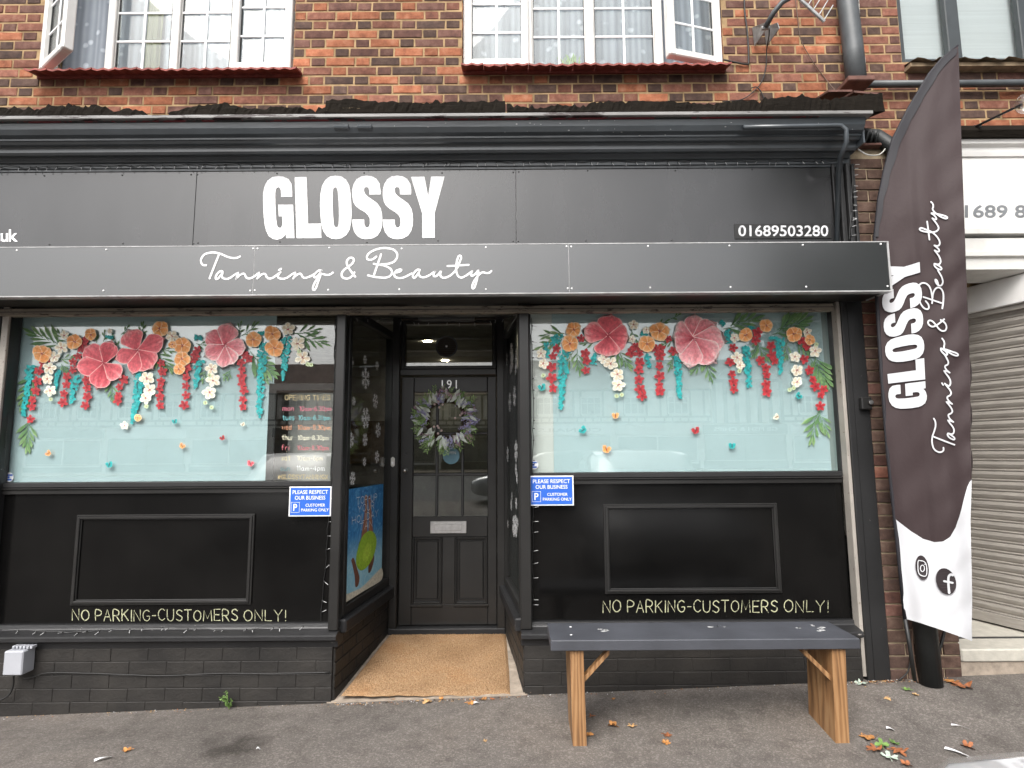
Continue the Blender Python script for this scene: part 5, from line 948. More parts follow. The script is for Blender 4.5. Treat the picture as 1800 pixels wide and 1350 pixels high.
# ---- dim interior behind the glass
room = tag(build('shop_room', (lambda m_: (m_.box(-3.4, 2.2, 4.6, 4.65, 0.05, 2.75, 0), m_.box(-3.45, -3.4, 0.2, 4.6, 0.05, 2.75, 0), m_.box(2.2, 2.25, 0.2, 4.6, 0.05, 2.75, 0), m_)[-1])(MB()), 'wall_in', B), 'dim shop interior')
build('room_floor', MB().box(-3.4, 2.2, DY + 0.10, 4.6, 0.03, 0.07), 'floor_in', room)
build('room_ceiling', MB().box(-3.4, 2.2, DY + 0.1, 4.6, 2.70, 2.74), 'ceil_in', room); build('room_ceiling', MB().box(-3.4, -1.1, 0.2, DY + 0.1, 2.70, 2.74), 'ceil_in', room); build('room_ceiling', MB().box(0.12, 2.2, 0.2, DY + 0.1, 2.70, 2.74), 'ceil_in', room)
for px, py in ((752, 600), (783, 634)):
    q = PZ(px, py, 2.695); build('downlight', MB().disc((q.x, q.y, 2.694), 0.045, 'z', 14, 0, -0.003), 'lamp_glow', room)
for y in (1.8, 2.6, 3.4): build('ceiling_batten', MB().box(-3.3, 2.1, y, y + 0.04, 2.68, 2.70), 'wall_in', room)
build('display_ledge', MB().box(-3.35, -1.15, 0.16, 0.75, 0.45, 0.9), 'black', room); build('display_ledge', MB().box(0.15, 2.15, 0.16, 0.5, 0.45, 0.9), 'black', room)
build('reception_desk', MB().box(-2.6, -1.4, 2.4, 3.0, 0.07, 1.1, 0, 0.02), 'shop_dark', room)
build('wall_picture', MB().box(-2.3, -1.7, 4.55, 4.59, 1.3, 1.9), 'weathered', room)

# ================================================================ THE SHOP NEXT DOOR
N = thing('neighbour_shop', (3.6, 0.1, 0.2), 'white fronted shop next door with a grey roller shutter', 'shop')
nx0 = PX1 + 0.002; nx1 = 6.5; nY = 0.03
zz = lambda py: P(1750, py, nY).z
build('fascia_board', MB().box(nx0, nx1, nY, 0.34, zz(404), zz(262)), 'white_wall', N)
fb = [o for o in N.children][0]
build('top_moulding', MB().profile_x([(nY - 0.005, zz(276)), (nY - 0.012, zz(276)), (nY - 0.018, zz(270)), (nY - 0.02, zz(262)), (nY - 0.045, zz(258)), (nY - 0.05, zz(251)), (0.3, zz(251)), (0.3, zz(276))], nx0, nx1), 'white_wall', N)
build('lead_flashing', MB().profile_x([(nY - 0.07, zz(250.5)), (nY - 0.085, zz(240)), (nY - 0.06, zz(229)), (0.36, zz(214)), (0.36, zz(250.5))], nx0 - 0.0, nx1), 'rotten', N)
build('bottom_moulding', MB().profile_x([(nY - 0.03, zz(404.5)), (nY - 0.03, zz(413)), (nY + 0.02, zz(413.5)), (0.3, zz(413.5)), (0.3, zz(404.5))], nx0, nx1), 'white_dirty', N)
build('shadow_gap', MB().box(nx0, nx1, nY + 0.04, 0.3, zz(419), zz(413.8)), 'gasket', N)
build('shutter_cover', MB().profile_x([(nY - 0.01, zz(419.5)), (nY - 0.012, zz(443)), (nY - 0.03, zz(445)), (nY - 0.03, zz(452)), (nY - 0.01, zz(455)), (nY - 0.008, zz(474)), (nY + 0.05, zz(477)), (0.3, zz(477)), (0.3, zz(419.5))], nx0, nx1), 'white_dirty', N)
mb = MB(); text_fit(mb, '01689 874', 1668, 1846, 383, 360, lambda x, y: tuple(P(x, y, nY - 0.002)), 0.022); build('phone_lettering', mb, 'grey_text', fb)
# splayed shutter of the entrance
sA = PZ(1700, 1078, 0.285); sB = PZ(1800, 1108, 0.285); dsp = (sB - sA); dsp.z = 0; dsp.normalize(); dsp = Vector((0.34, -0.94, 0)).normalized(); o0 = Vector((sA.x - dsp.x * 0.2, sA.y - dsp.y * 0.2, 0))
nsp = Vector((dsp.y, -dsp.x, 0))
if nsp.x > 0: nsp = -nsp
def TS(v): return o0 + dsp * v.x - nsp * v.y + Vector((0, 0, v.z))      # local -y faces the street
LS = 0.90; zsh = P(1757, 563, 0.62).z
z = 0.33
while z < zsh:
    m_ = MB(); pf = [(0.0, 0.0), (-0.006, 0.004), (-0.006, 0.010), (0.004, 0.014), (-0.004, 0.028), (-0.009, 0.045), (-0.004, 0.062), (0.0, 0.0685)]
    vs = [(0, y, z + q) for y, q in pf] + [(LS, y, z + q) for y, q in pf]; k = len(pf)
    m_.add(vs, [(i, k + i, k + i + 1, i + 1) for i in range(k - 1)]); build('shutter_slat', xform(m_, TS), 'slat', N); z += 0.069
build('shutter_bottom_rail', xform(MB().box(0, LS, -0.015, 0.02, 0.262, 0.33, 0, 0.004), TS), 'slat', N)
build('shutter_backing', xform(MB().box(0, LS, 0.02, 0.05, 0.25, 3.0), TS), 'dark_frame', N)
build('shutter_housing', xform(MB().box(0, LS - 0.02, -0.05, 0.10, zsh, min(zsh + 0.30, zz(478)) , 0, 0.006), TS), 'white_wall', N)
build('housing_lip', xform(MB().box(0, LS - 0.02, -0.03, 0.02, zsh - 0.035, zsh - 0.001), TS), 'slat', N)
build('side_wall', MB().box(PX1 + 0.001, PX1 + 0.02, 0.36, 2.2, 0.0, 3.4), 'white_wall', N)
build('tiled_step', MB().box(PX1 + 0.002, 6.5, 0.0, 2.2, 0.17, 0.245, 0, 0.008), 'tilefloor', N)
build('step_groove', MB().box(PX1 + 0.004, 6.5, 0.20, 0.225, 0.2455, 0.249), 'gasket', N)
build('tiled_floor', MB().box(PX1 + 0.004, 6.5, 0.226, 2.2, 0.2455, 0.25), 'tilefloor', N)
build('step_riser', MB().box(PX1 + 0.002, 6.5, 0.012, 0.3, -0.05, 0.168), 'concrete', N)
build('entrance_ceiling', MB().box(PX1 + 0.02, 6.5, 0.31, 2.2, 3.0, 3.05), 'white_dirty', N)
build('back_wall', MB().box(PX1 + 0.02, 6.5, 2.2, 2.25, 0.0, 3.4), 'wall_in', N)

# ================================================================ PIPES, AERIAL, LAMP, CABLES
d0 = thing('rainwater_pipe', P(1507, 152, 0.28), 'thick grey rainwater pipe running down the brickwork to the ledge', 'pipe')
mb = MB().tube([P(1485, -90, 0.28), P(1489, 0, 0.28), P(1500, 90, 0.28), P(1506, 153, 0.28)], 0.068, 20); build('pipe', mb, 'pipe_grey', d0, smooth=True)
a = P(1506, 150, 0.28); build('shoe', MB().box(a.x - 0.13, a.x + 0.06, 0.16, 0.36, a.z - 0.04, a.z - 0.002, 0, 0.006), 'old_tile', d0)
mb = MB().tube([P(1518, 148, 0.31), P(1700, 147, 0.31), P(1830, 146, 0.31), P(2300, 144, 0.31)], 0.026, 12); tag(build('waste_pipe', mb, 'pipe_grey', smooth=True), 'slim grey horizontal pipe on the brick wall behind the flag', 'pipe')
ap = P(1335, 65, 0.33); aer = thing('television_aerial', ap, 'old television aerial on a wall bracket at the top edge', 'aerial')
f_ = lambda px, py, y: P(px, py, y)
mb = MB(); mb.hexa([f_(1322, 50, 0.36), f_(1347, 80, 0.36), f_(1349, 80, 0.30), f_(1343, 38, 0.10), f_(1322, 46, 0.36), f_(1345, 42, 0.30), f_(1349, 42, 0.28), f_(1344, 36, 0.10)]); 
mb = MB(); a, b_, c, d = f_(1322, 48, 0.355), f_(1326, 81, 0.355), f_(1344, 40, 0.16), f_(1347, 50, 0.16)
mb.add([a, b_, d, c, a + Vector((0.006, 0, 0)), b_ + Vector((0.006, 0, 0)), d + Vector((0.006, 0, 0)), c + Vector((0.006, 0, 0))], [(0, 1, 2, 3), (7, 6, 5, 4), (0, 4, 5, 1), (1, 5, 6, 2), (2, 6, 7, 3), (3, 7, 4, 0)])
e, g_ = f_(1343, 50, 0.355), f_(1345, 80, 0.355); sh = Vector((0.09, 0, 0)); mb.add([p_ + sh for p_ in (a, b_, d, c)] + [p_ + sh + Vector((0.006, 0, 0)) for p_ in (a, b_, d, c)], [(0, 1, 2, 3), (7, 6, 5, 4), (0, 4, 5, 1), (1, 5, 6, 2), (2, 6, 7, 3), (3, 7, 4, 0)])
build('bracket', mb, 'galv', aer)
build('clamp', MB().tube([f_(1338, 50, 0.16), f_(1352, 49, 0.16)], 0.014, 8), 'galv', aer)
build('arm', MB().tube([f_(1345, 48, 0.15), f_(1360, 22, 0.10), f_(1375, 4, 0.06), f_(1392, -6, 0.05), f_(1420, -16, 0.05)], 0.018, 12), 'pipe_grey', aer, smooth=True)
build('boom', MB().tube([f_(1395, -12, -0.1), f_(1449, 38, -0.1)], 0.011, 8), 'galv', aer)
for t_ in (0.25, 0.45, 0.62, 0.80, 0.97):
    q = f_(1395 + 54 * t_, -12 + 50 * t_, -0.1); build('element', MB().tube([q + Vector((0, 0, -0.002)), q + Vector((0.085, 0.02, 0.13))], 0.0035, 6), 'galv', aer)
lp_ = thing('swan_neck_lamp', P(1712, 226, -0.02), 'black arm lamp with a clear glass head above the white shop sign', 'lamp')
build('arm', MB().tube([P(1716, 222, -0.04), P(1795, 184, -0.35)], 0.008, 8), 'cable_black', lp_); build('wall_mount', MB().tube([P(1708, 229, 0.02), P(1722, 222, -0.05)], [0.03, 0.014], 12), 'cable_black', lp_, smooth=True)
hc = P(1803, 182, -0.38); mb = MB()
mb.grid(lambda u, v: (hc.x + 0.055 * math.sin(v * math.pi) * math.cos(u * 2 * math.pi), hc.y + 0.055 * math.sin(v * math.pi) * math.sin(u * 2 * math.pi), hc.z + 0.06 * math.cos(v * math.pi)), 18, 10); build('glass_head', mb, 'glass', lp_, smooth=True)
def cable(name, pts, r, mat, label, sm=True):
    if sm: pts = catmull([tuple(p_) for p_ in pts], 6)
    return tag(build(name, MB().tube(pts, r, 6), mat, smooth=True), label, 'cable')
Yc = WY - 0.02
cable('cable', [P(1308, -20, Yc), P(1309, 20, Yc), P(1314, 60, Yc), P(1316, 108, Yc), P(1312, 113, Yc), P(1295, 110, Yc), P(1272, 105, Yc)], 0.006, 'cable_black', 'black cable dropping beside the right hand white window')
cable('cable', [P(1352, 30, 0.14), P(1352, 60, 0.2), P(1348, 85, 0.33), P(1346, 120, Yc), P(1338, 145, Yc), P(1320, 165, Yc), P(1300, 176, Yc), P(1270, 178, Yc)], 0.004, 'cable_black', 'thin black cable hanging from the aerial bracket')
cable('cable', [P(1396, -20, Yc), P(1402, 30, Yc), P(1408, 70, Yc), P(1430, 110, Yc), P(1456, 145, Yc), P(1474, 165, 0.25)], 0.003, 'cable_brown', 'thin brown wire slanting across the bricks to the pipe foot')
cable('cable', [P(1320, 155, Yc), P(1330, 153, Yc), P(1338, 162, Yc), P(1345, 178, Yc)], 0.004, 'cable_black', 'short looped cable end poking out of the brickwork')
cable('cable', [P(1508, -20, Yc), P(1512, 40, Yc), P(1516, 80, Yc), P(1521, 110, Yc), P(1518, 150, Yc)], 0.003, 'cable_white', 'pale thin wire running down behind the grey pipe')
cable('cable', [P(1508, 262, -0.03), P(1525, 272, -0.06), P(1545, 272, -0.08), P(1556, 262, -0.08)], 0.004, 'cable_white', 'loose pale cable sagging at the top of the brick pier')
pb = P(1630, 1213, -0.11); pipe = thing('downpipe', (2.44, -0.075, gz(2.44, -0.1)), 'black downpipe standing on the pavement behind the feather flag', 'pipe')
g0 = gz(2.4, -0.1); bp = P(1636, 1206, -0.075)
build('pipe', MB().tube([(bp.x, -0.078, g0 + 0.0), (bp.x - 0.01, -0.072, 0.9), (bp.x + 0.03, -0.07, 2.2), (2.55, -0.07, 3.20), (2.53, -0.05, 3.42), (2.45, 0.0, 3.53), (2.33, 0.03, 3.56)], [0.062, 0.06, 0.055, 0.055, 0.05, 0.048, 0.045], 18), 'pipe_black', pipe, smooth=True)
mb = MB()
for k in range(6): q = 2.31 + k * 0.024; mb.tube([(q, 0.04 - k * 0.012, 3.545 - k * 0.008), (q + 0.012, 0.034 - k * 0.012, 3.541 - k * 0.008)], 0.052, 14)
build('flexible_joint', mb, 'pipe_black', pipe, smooth=True)
cable('cable', [P(1606, 1100, -0.03), P(1604, 1130, -0.03), P(1608, 1170, -0.04), P(1614, 1200, -0.06)], 0.006, 'cable_brown', 'brown cable running down beside the black downpipe')
cable('cable', [P(1665, 1090, -0.05), P(1655, 1130, -0.06), P(1643, 1165, -0.06), P(1635, 1185, -0.03)], 0.009, 'cable_black', 'black cable curving from the flag to the foot of the downpipe')
cable('cable', [P(1602, 1150, -0.02), P(1596, 1180, -0.03), P(1580, 1196, -0.03)], 0.004, 'cable_black', 'thin black cable curling at the foot of the brick pier')
jb = thing('junction_box', (P(28, 1165, -0.05).x, -0.02, P(28, 1190, -0.05).z), 'pale grey electrical box fixed low on the black plinth', 'box')
a, b_ = P(3, 1188, -0.10), P(41, 1145, -0.10); mb = MB(); x0, x1, z0_, z1_ = a.x, b_.x, a.z, b_.z
mb.box(x0, x1, -0.10, -0.006, z0_, z1_, 0, 0.006); build('housing', mb, 'box_grey', jb)
mb = MB(); 
for k in range(6): mb.box(x0 + 0.02 + k * 0.021, x0 + 0.034 + k * 0.021, -0.07, -0.03, z1_ + 0.004, z1_ + 0.02, 0, 0.002)
build('cable_glands', mb, 'box_grey', jb)
cable('cable', [P(24, 1188, -0.05), P(23, 1205, -0.04), P(15, 1222, -0.04), P(-5, 1232, -0.04), P(-40, 1236, -0.03)], 0.005, 'cable_black', 'dark cable dropping from the grey electrical box')
cable('cable', [P(40, 1194, -0.03), P(60, 1190, -0.02), P(85, 1183, -0.015), P(150, 1183.5, -0.015), P(220, 1186, -0.015), P(290, 1188, -0.015), P(380, 1184, -0.015), P(470, 1184, -0.015), P(580, 1182, -0.015)], 0.0035, 'cable_black', 'thin cable clipped along the left black plinth')

# ---- fairy light strings
def fairy(label, pts, nb, seed, dirv=(0, 0, -1), r=0.0022):
    rnd = random.Random(seed); pts = [Vector(p_) for p_ in pts]; path = []; segs = [(pts[i + 1] - pts[i]).length for i in range(len(pts) - 1)]; tot = sum(segs)
    st = thing('fairy_light_string', pts[0], label, 'fairy lights')
    n_ = max(8, int(tot / 0.06))
    def at(t_):
        d = t_ * tot
        for i, l in enumerate(segs):
            if d <= l or i == len(segs) - 1: return pts[i] + (pts[i + 1] - pts[i]) * (d / l)
            d -= l
    for i in range(n_ + 1): path.append(at(i / n_) + Vector((rnd.uniform(-0.005, 0.005), rnd.uniform(-0.003, 0.003), rnd.uniform(-0.006, 0.006))))
    build('wire', MB().tube(path, r, 5), 'cable_black', st)
    mb = MB()
    for k in range(nb):
        p_ = at((k + rnd.random() * 0.8) / nb); dv = (Vector(dirv) + Vector((rnd.uniform(-0.6, 0.6), rnd.uniform(-0.5, 0), rnd.uniform(-0.5, 0.5)))).normalized(); mb.tube([p_, p_ + dv * 0.012], 0.0032, 5); mb.tube([p_ + dv * 0.012, p_ + dv * 0.036], 0.0019, 5, 1)
    build('bulbs', mb, ['cable_black', 'seam'], st, kind='stuff')
fy = -0.052; fairy('fairy lights strung along the top of the black fascia', [P(-60, 294, fy), P(300, 290, fy), P(700, 286, fy), P(1100, 283, fy), P(1480, 282, fy)], 78, 1)
fairy('fairy lights hanging down the right end of the fascia', [P(1500, 285, -0.06), P(1497, 340, -0.06), P(1494, 420, -0.06)], 12, 2, (1, 0, 0))
fairy('fairy lights down the left edge of the left window', [P(24, 560, 0.05), P(14, 700, 0.05), P(8, 830, 0.05)], 12, 3, (-1, 0, 0))
fairy('fairy lights down the right edge of the left window', [P(590, 560, 0.055), P(586, 700, 0.055), P(581, 860, 0.055), P(573, 980, 0.075), P(563, 1090, 0.075)], 20, 4, (1, 0, 0))
fairy('fairy lights down the left edge of the right window', [P(934, 560, 0.055), P(937, 700, 0.055), P(937, 860, 0.055), P(936, 980, 0.06), P(936, 1085, 0.06)], 22, 5, (1, 0, 0))
fairy('fairy lights lying along the sill under the left window', [P(0, 1106, 0.01), P(120, 1112, 0.0), P(270, 1102, 0.02), P(400, 1108, 0.0), P(540, 1100, 0.01)], 22, 6, (0, -1, -0.3))
fairy('fairy lights looped across the head of the entrance', [P(612, 556, 0.1), P(690, 562, 0.1), P(735, 565, 0.4), P(840, 565, 0.4), P(905, 556, 0.2)], 14, 7)

# ================================================================ SIGNS, POSTER, WREATH, MAT
def parking_sign(px0, py0, px1, py1, Y, label):
    a, b_ = P(px0, py1, Y), P(px1, py0, Y); s_ = tag(build('parking_sign', MB().box(a.x, b_.x, Y, Y + 0.005, a.z, b_.z, 0, 0.001), 'white_vinyl'), label, 'sign')
    W_, H_ = b_.x - a.x, b_.z - a.z; pt = lambda u, v, d=0.002: (a.x + u * W_, Y - d, a.z + v * H_)
    build('blue_face', MB().box(a.x + 0.03 * W_, b_.x - 0.03 * W_, Y - 0.0012, Y - 0.0002, a.z + 0.04 * H_, b_.z - 0.04 * H_), 'sign_blue', s_)
    for body, u0, u1, v0, v1 in (('PLEASE RESPECT', 0.08, 0.92, 0.75, 0.88), ('OUR BUSINESS', 0.14, 0.86, 0.56, 0.69), ('CUSTOMER', 0.40, 0.86, 0.325, 0.425), ('PARKING ONLY', 0.30, 0.95, 0.165, 0.265)):
        mb = MB(); text_fit(mb, body, u0, u1, v0, v1, lambda u, v: pt(u, v), 0.007); build('lettering', mb, 'white_vinyl', s_)
    mb = MB(); text_fit(mb, 'P', 0.11, 0.20, 0.19, 0.42, lambda u, v: pt(u, v), 0.012); build('lettering', mb, 'white_vinyl', s_)
    fr = MB()
    for u0, u1, v0, v1 in ((0.055, 0.255, 0.47, 0.48), (0.055, 0.255, 0.13, 0.14), (0.055, 0.062, 0.14, 0.47), (0.248, 0.255, 0.14, 0.47)): fr.quad(pt(u0, v0), pt(u1, v0), pt(u1, v1), pt(u0, v1))
    build('square_outline', fr, 'white_vinyl', s_)
parking_sign(507, 855, 583, 908, 0.047, 'blue customer parking sign below the opening times')
parking_sign(931, 836, 1008, 889, 0.047, 'blue customer parking sign right of the doorway')
# holiday poster behind the left return glass
x0, zt0 = on_wall(600, 862, TL, LL); x1, _ = on_wall(673, 848, TL, LL); _, zb0 = on_wall(597, 1083, TL, LL); ztop = zt0; zbot = max(0.50, zb0)
po = tag(build('poster', xform(MB().box(max(0.055, x0), x1, 0.006, 0.0075, zbot, ztop), TL), 'water_print'), 'blue swimming pool poster with a green sun hat behind the entrance side pane', 'poster')
PW, PH = x1 - max(0.055, x0), ztop - zbot; px_ = max(0.055, x0)
def PO(d): return lambda u, v: tuple(TL(Vector((px_ + u * PW, 0.0057 - d, zbot + v * PH))))
def blob(pts, d, col, name): build(name, MB().poly([catmull(pts + [pts[0]], 4)[:-1]], PO(d), 0, col), 'paint', po)
blob([(0.0, 0.0), (0.5, 0.0), (1.0, 0.0), (1.0, 0.12), (0.8, 0.10), (0.45, 0.05), (0.15, 0.06), (0, 0.07)], 0.0001, (0.62, 0.60, 0.50), 'printed_pool_edge')
blob([(0.36, 0.48), (0.42, 0.62), (0.46, 0.78), (0.45, 0.90), (0.51, 0.91), (0.53, 0.76), (0.54, 0.62), (0.52, 0.48)], 0.0002, (0.30, 0.125, 0.07), 'printed_leg'); blob([(0.57, 0.48), (0.58, 0.62), (0.57, 0.78), (0.55, 0.88), (0.60, 0.90), (0.64, 0.78), (0.68, 0.62), (0.72, 0.46)], 0.0002, (0.32, 0.135, 0.075), 'printed_leg')
blob([(0.30, 0.40), (0.36, 0.50), (0.66, 0.52), (0.74, 0.40), (0.72, 0.28), (0.32, 0.26)], 0.0003, (0.10, 0.035, 0.02), 'printed_body')
blob([(0.14, 0.35), (0.20, 0.36), (0.30, 0.24), (0.36, 0.15), (0.33, 0.085), (0.26, 0.09), (0.24, 0.18), (0.18, 0.29)], 0.0004, (0.16, 0.065, 0.04), 'printed_arm'); blob([(0.72, 0.34), (0.76, 0.26), (0.68, 0.16), (0.60, 0.15), (0.60, 0.24), (0.64, 0.32)], 0.0004, (0.14, 0.055, 0.035), 'printed_arm')
blob([(0.58, 0.56), (0.74, 0.52), (0.82, 0.42), (0.74, 0.29), (0.54, 0.21), (0.36, 0.22), (0.26, 0.31), (0.30, 0.43), (0.42, 0.53)], 0.0005, (0.30, 0.50, 0.035), 'printed_hat'); blob([(0.56, 0.45), (0.66, 0.40), (0.64, 0.32), (0.54, 0.27), (0.44, 0.30), (0.45, 0.38)], 0.0006, (0.42, 0.62, 0.06), 'printed_hat_crown')
for body, u0, u1, v0 in (('TOP-UP', 0.24, 0.80, 0.845), ('YOUR', 0.28, 0.72, 0.765), ('HOLIDAY', 0.14, 0.84, 0.675), ('TAN', 0.34, 0.68, 0.59)):
    mb = MB(); hand(mb, body, u0, u1, v0, 0.064, PO(0.0012), 0.0065, 0, 0.0); build('poster_lettering', mb, 'white_vinyl', po)
# wreath on the door
wc = P(784, 737, DY - 0.02); wr = thing('wreath', (wc.x, DY, wc.z), 'lavender and eucalyptus wreath hanging on the black door', 'wreath')
mb = MB()
for k in range(4): mb.tube([(wc.x + (0.15 + 0.012 * math.sin(5 * a + k)) * math.cos(a), DY - 0.015 + 0.012 * math.sin(7 * a + k * 2), wc.z + (0.15 + 0.012 * math.sin(6 * a + k * 1.7)) * math.sin(a)) for a in [i * math.pi / 24 for i in range(49)]], 0.008, 6, 0, False)
build('twig_ring', mb, 'twig', wr)
def leaf3(mb, p, d, L, wd, roll, mi=0):
    d = d.normalized(); up = Vector((0, -1, 0)); s_ = d.cross(up); s_ = s_.normalized() if s_.length > 0.01 else Vector((1, 0, 0)); n_ = s_.cross(d); s2 = s_ * math.cos(roll) + n_ * math.sin(roll); n2 = s2.cross(d)
    pts = [p, p + d * L * 0.35 + s2 * wd + n2 * 0.1 * wd, p + d * L * 0.7 + s2 * wd * 0.75, p + d * L, p + d * L * 0.7 - s2 * wd * 0.75, p + d * L * 0.35 - s2 * wd + n2 * 0.1 * wd, p + d * L * 0.5 - n2 * wd * 0.35]
    mb.add(pts, [(0, 1, 6), (1, 2, 6), (2, 3, 6), (3, 4, 6), (4, 5, 6), (5, 0, 6)], mi)
rnd = random.Random(21); gm, sm, lv, lk2 = MB(), MB(), MB(), MB()
def ringp(a, r): return Vector((wc.x + r * math.cos(a), DY - 0.03 - rnd.uniform(0, 0.03), wc.z + r * math.sin(a)))
for k in range(60):
    a = rnd.uniform(0, 6.28); r = rnd.uniform(0.13, 0.20); base = ringp(a, r); out = a + rnd.uniform(-0.2, 1.1) - 0.5; L = rnd.uniform(0.06, 0.10); d = Vector((math.cos(out), -0.15, math.sin(out)))
    for q in range(11):
        t_ = q / 10; sgn = 1 if q % 2 else -1; b2 = out + sgn * 0.7; leaf3(gm, base + d * L * t_, Vector((math.cos(b2), rnd.uniform(-0.5, 0.2), math.sin(b2))), rnd.uniform(0.02, 0.036), 0.0045, rnd.uniform(-0.8, 0.8))
for k in range(62):
    a = rnd.uniform(0, 6.28); out = a + rnd.uniform(-0.9, 0.9); leaf3(sm, ringp(a, rnd.uniform(0.12, 0.20)) + Vector((0, -0.015, 0)), Vector((math.cos(out), rnd.uniform(-0.5, 0), math.sin(out))), rnd.uniform(0.06, 0.10), rnd.uniform(0.010, 0.015), rnd.uniform(-0.6, 0.6))
for k in range(40):
    a = rnd.uniform(0, 6.28); out = a + rnd.uniform(-1.2, 1.2); base = ringp(a, rnd.uniform(0.12, 0.19)) + Vector((0, -0.02, 0)); d = Vector((math.cos(out), -0.2, math.sin(out))); tgt = lv if k % 3 else lk2
    for q in range(34):
        p_ = base + d * rnd.uniform(0.01, 0.10) + Vector((rnd.gauss(0, 0.006), rnd.gauss(0, 0.006), rnd.gauss(0, 0.006))); s_ = rnd.uniform(0.003, 0.0055); tgt.add([p_ + Vector((s_, 0, 0)), p_ + Vector((0, -s_, 0)), p_ + Vector((-s_, 0, 0)), p_ + Vector((0, 0, s_)), p_ + Vector((0, 0, -s_))], [(0, 1, 3), (1, 2, 3), (1, 0, 4), (2, 1, 4)])
build('fern_leaves', gm, 'leaf_green', wr, kind='stuff'); build('silver_leaves', sm, 'leaf_silver', wr, kind='stuff'); build('lavender_flowers', lv, 'lavender', wr, kind='stuff'); build('pink_flowers', lk2, 'lavender_pink', wr, kind='stuff')
for px, py in [(771, 706), (764, 711), (778, 711), (772, 716), (769, 749), (771, 752), (776, 757), (763, 750), (770, 762), (800, 735), (809, 730), (812, 727)]:
    p_ = P(px, py, DY - 0.075); mb = MB(); mb.grid(lambda u, v: (p_.x + 0.0095 * math.sin(v * math.pi) * math.cos(u * 6.2832), p_.y + 0.0095 * math.sin(v * math.pi) * math.sin(u * 6.2832), p_.z + 0.0095 * math.cos(v * math.pi)), 8, 5); build('berry', mb, 'berry', wr, smooth=True)
# coir mat
m0 = [PZ(598, 1222, 0.0), PZ(897, 1222, 0.012), PZ(880, 1112, 0.085), PZ(692, 1112, 0.085)]; rnd = random.Random(5)
def matp(u, v):
    wob = 0.006 * math.sin(u * 23) + 0.004 * math.sin(u * 61); fx0, fx1 = -1.04, -0.012; bx0, bx1 = -0.945, -0.055
    x = (fx0 + (bx0 - fx0) * v) + u * ((fx1 + (bx1 - fx1) * v) - (fx0 + (bx0 - fx0) * v)); y = 0.0 + v * 0.93 + (wob if v < 0.02 else 0); cr = 0.06 * max(0, u - 0.93) / 0.07 * max(0, (0.3 - v)) 
    ed = min(1, min(u, 1 - u, v, 1 - v) / 0.025)
    return (x - cr * 0.3, y, (gz(-0.5, 0) + 0.012) + v * 0.066 + 0.004 + 0.018 * ed ** 0.6 + rnd.uniform(-0.0035, 0.0035) * ed)
tag(build('doormat', MB().grid(matp, 170, 130), 'coir', smooth=False), 'large brown coir mat filling the entrance recess', 'doormat')

# ================================================================ BENCH
SZ = 0.505; bL, bR = PZ(968, 1126, SZ), PZ(1512, 1122, SZ); bF = -0.625; bB = -0.325
be_ = thing('bench', ((bL.x + bR.x) / 2, (bF + bB) / 2, 0), 'low wooden bench with a grey blue painted seat in front of the right panel', 'bench')
x0, x1 = P(968, 1126, bF).x, P(1512, 1122, bF).x
sm_ = MB(); sm_.box(x0, x1, bF, bB, SZ - 0.052, SZ, 0, 0.004); build('seat', sm_, 'bench_paint', be_)
lw0 = P(1003, 1200, bF + 0.015).x; lw1 = P(1023, 1200, bF + 0.015).x; rw0 = P(1474, 1250, bF + 0.015).x; rw1 = P(1494, 1250, bF + 0.015).x
for a, b__, tilt in ((lw0, lw0 + 0.068, 0.01), (rw0 - 0.01, rw0 + 0.058, -0.012)):
    m_ = MB(); m_.hexa([(a - 0.004 + tilt, bF + 0.012, 0.001), (b__ - 0.004 + tilt, bF + 0.012, 0.001), (b__ + tilt, bB - 0.018, 0.001), (a + tilt, bB - 0.018, 0.001), (a, bF + 0.02, SZ - 0.0525), (b__, bF + 0.02, SZ - 0.0525), (b__, bB - 0.02, SZ - 0.0525), (a, bB - 0.02, SZ - 0.0525)]); build('leg', m_, 'wood', be_)
yb0 = bF + 0.06
for xa, sgn in ((lw0 + 0.068, 1), (rw0 - 0.012, -1)):
    m_ = MB(); xa2 = xa + sgn * 0.135; t_ = 0.014; za, zb_ = SZ - 0.205, SZ - 0.053
    m_.hexa([(xa, yb0 - 0.02, za - t_), (xa2, yb0 - 0.02, zb_ - t_ * 2), (xa2, yb0 + 0.02, zb_ - t_ * 2), (xa, yb0 + 0.02, za - t_), (xa, yb0 - 0.02, za + t_), (xa2, yb0 - 0.02, zb_), (xa2, yb0 + 0.02, zb_), (xa, yb0 + 0.02, za + t_)]); build('brace', m_, 'wood', be_)
for px, py in ((1003, 1102), (1004, 1116)):
    q = PZ(px, py, SZ); build('screw', MB().disc((q.x, q.y, SZ), 0.007, 'z', 8, 0, 0.0015), 'screw_light', be_)
for px, py, n_, s_ in ((1430, 1104, 9, 0.035), (1262, 1102, 4, 0.02), (1060, 1108, 5, 0.02)):      # bird-dropping like white marks
    q = PZ(px, py, SZ); m_ = MB()
    for k in range(n_):
        cx, cy, r_ = q.x + random.gauss(0, s_), q.y + random.gauss(0, s_ * 0.6), random.uniform(0.004, 0.013); m_.add([(cx + r_ * 1.5 * math.cos(i) * random.uniform(0.7, 1.2), cy + r_ * math.sin(i) * random.uniform(0.7, 1.2), SZ + 0.0012) for i in [j * 0.785 for j in range(8)]], [tuple(range(8))])
    build('white_mark', m_, 'seam', be_, kind='stuff')

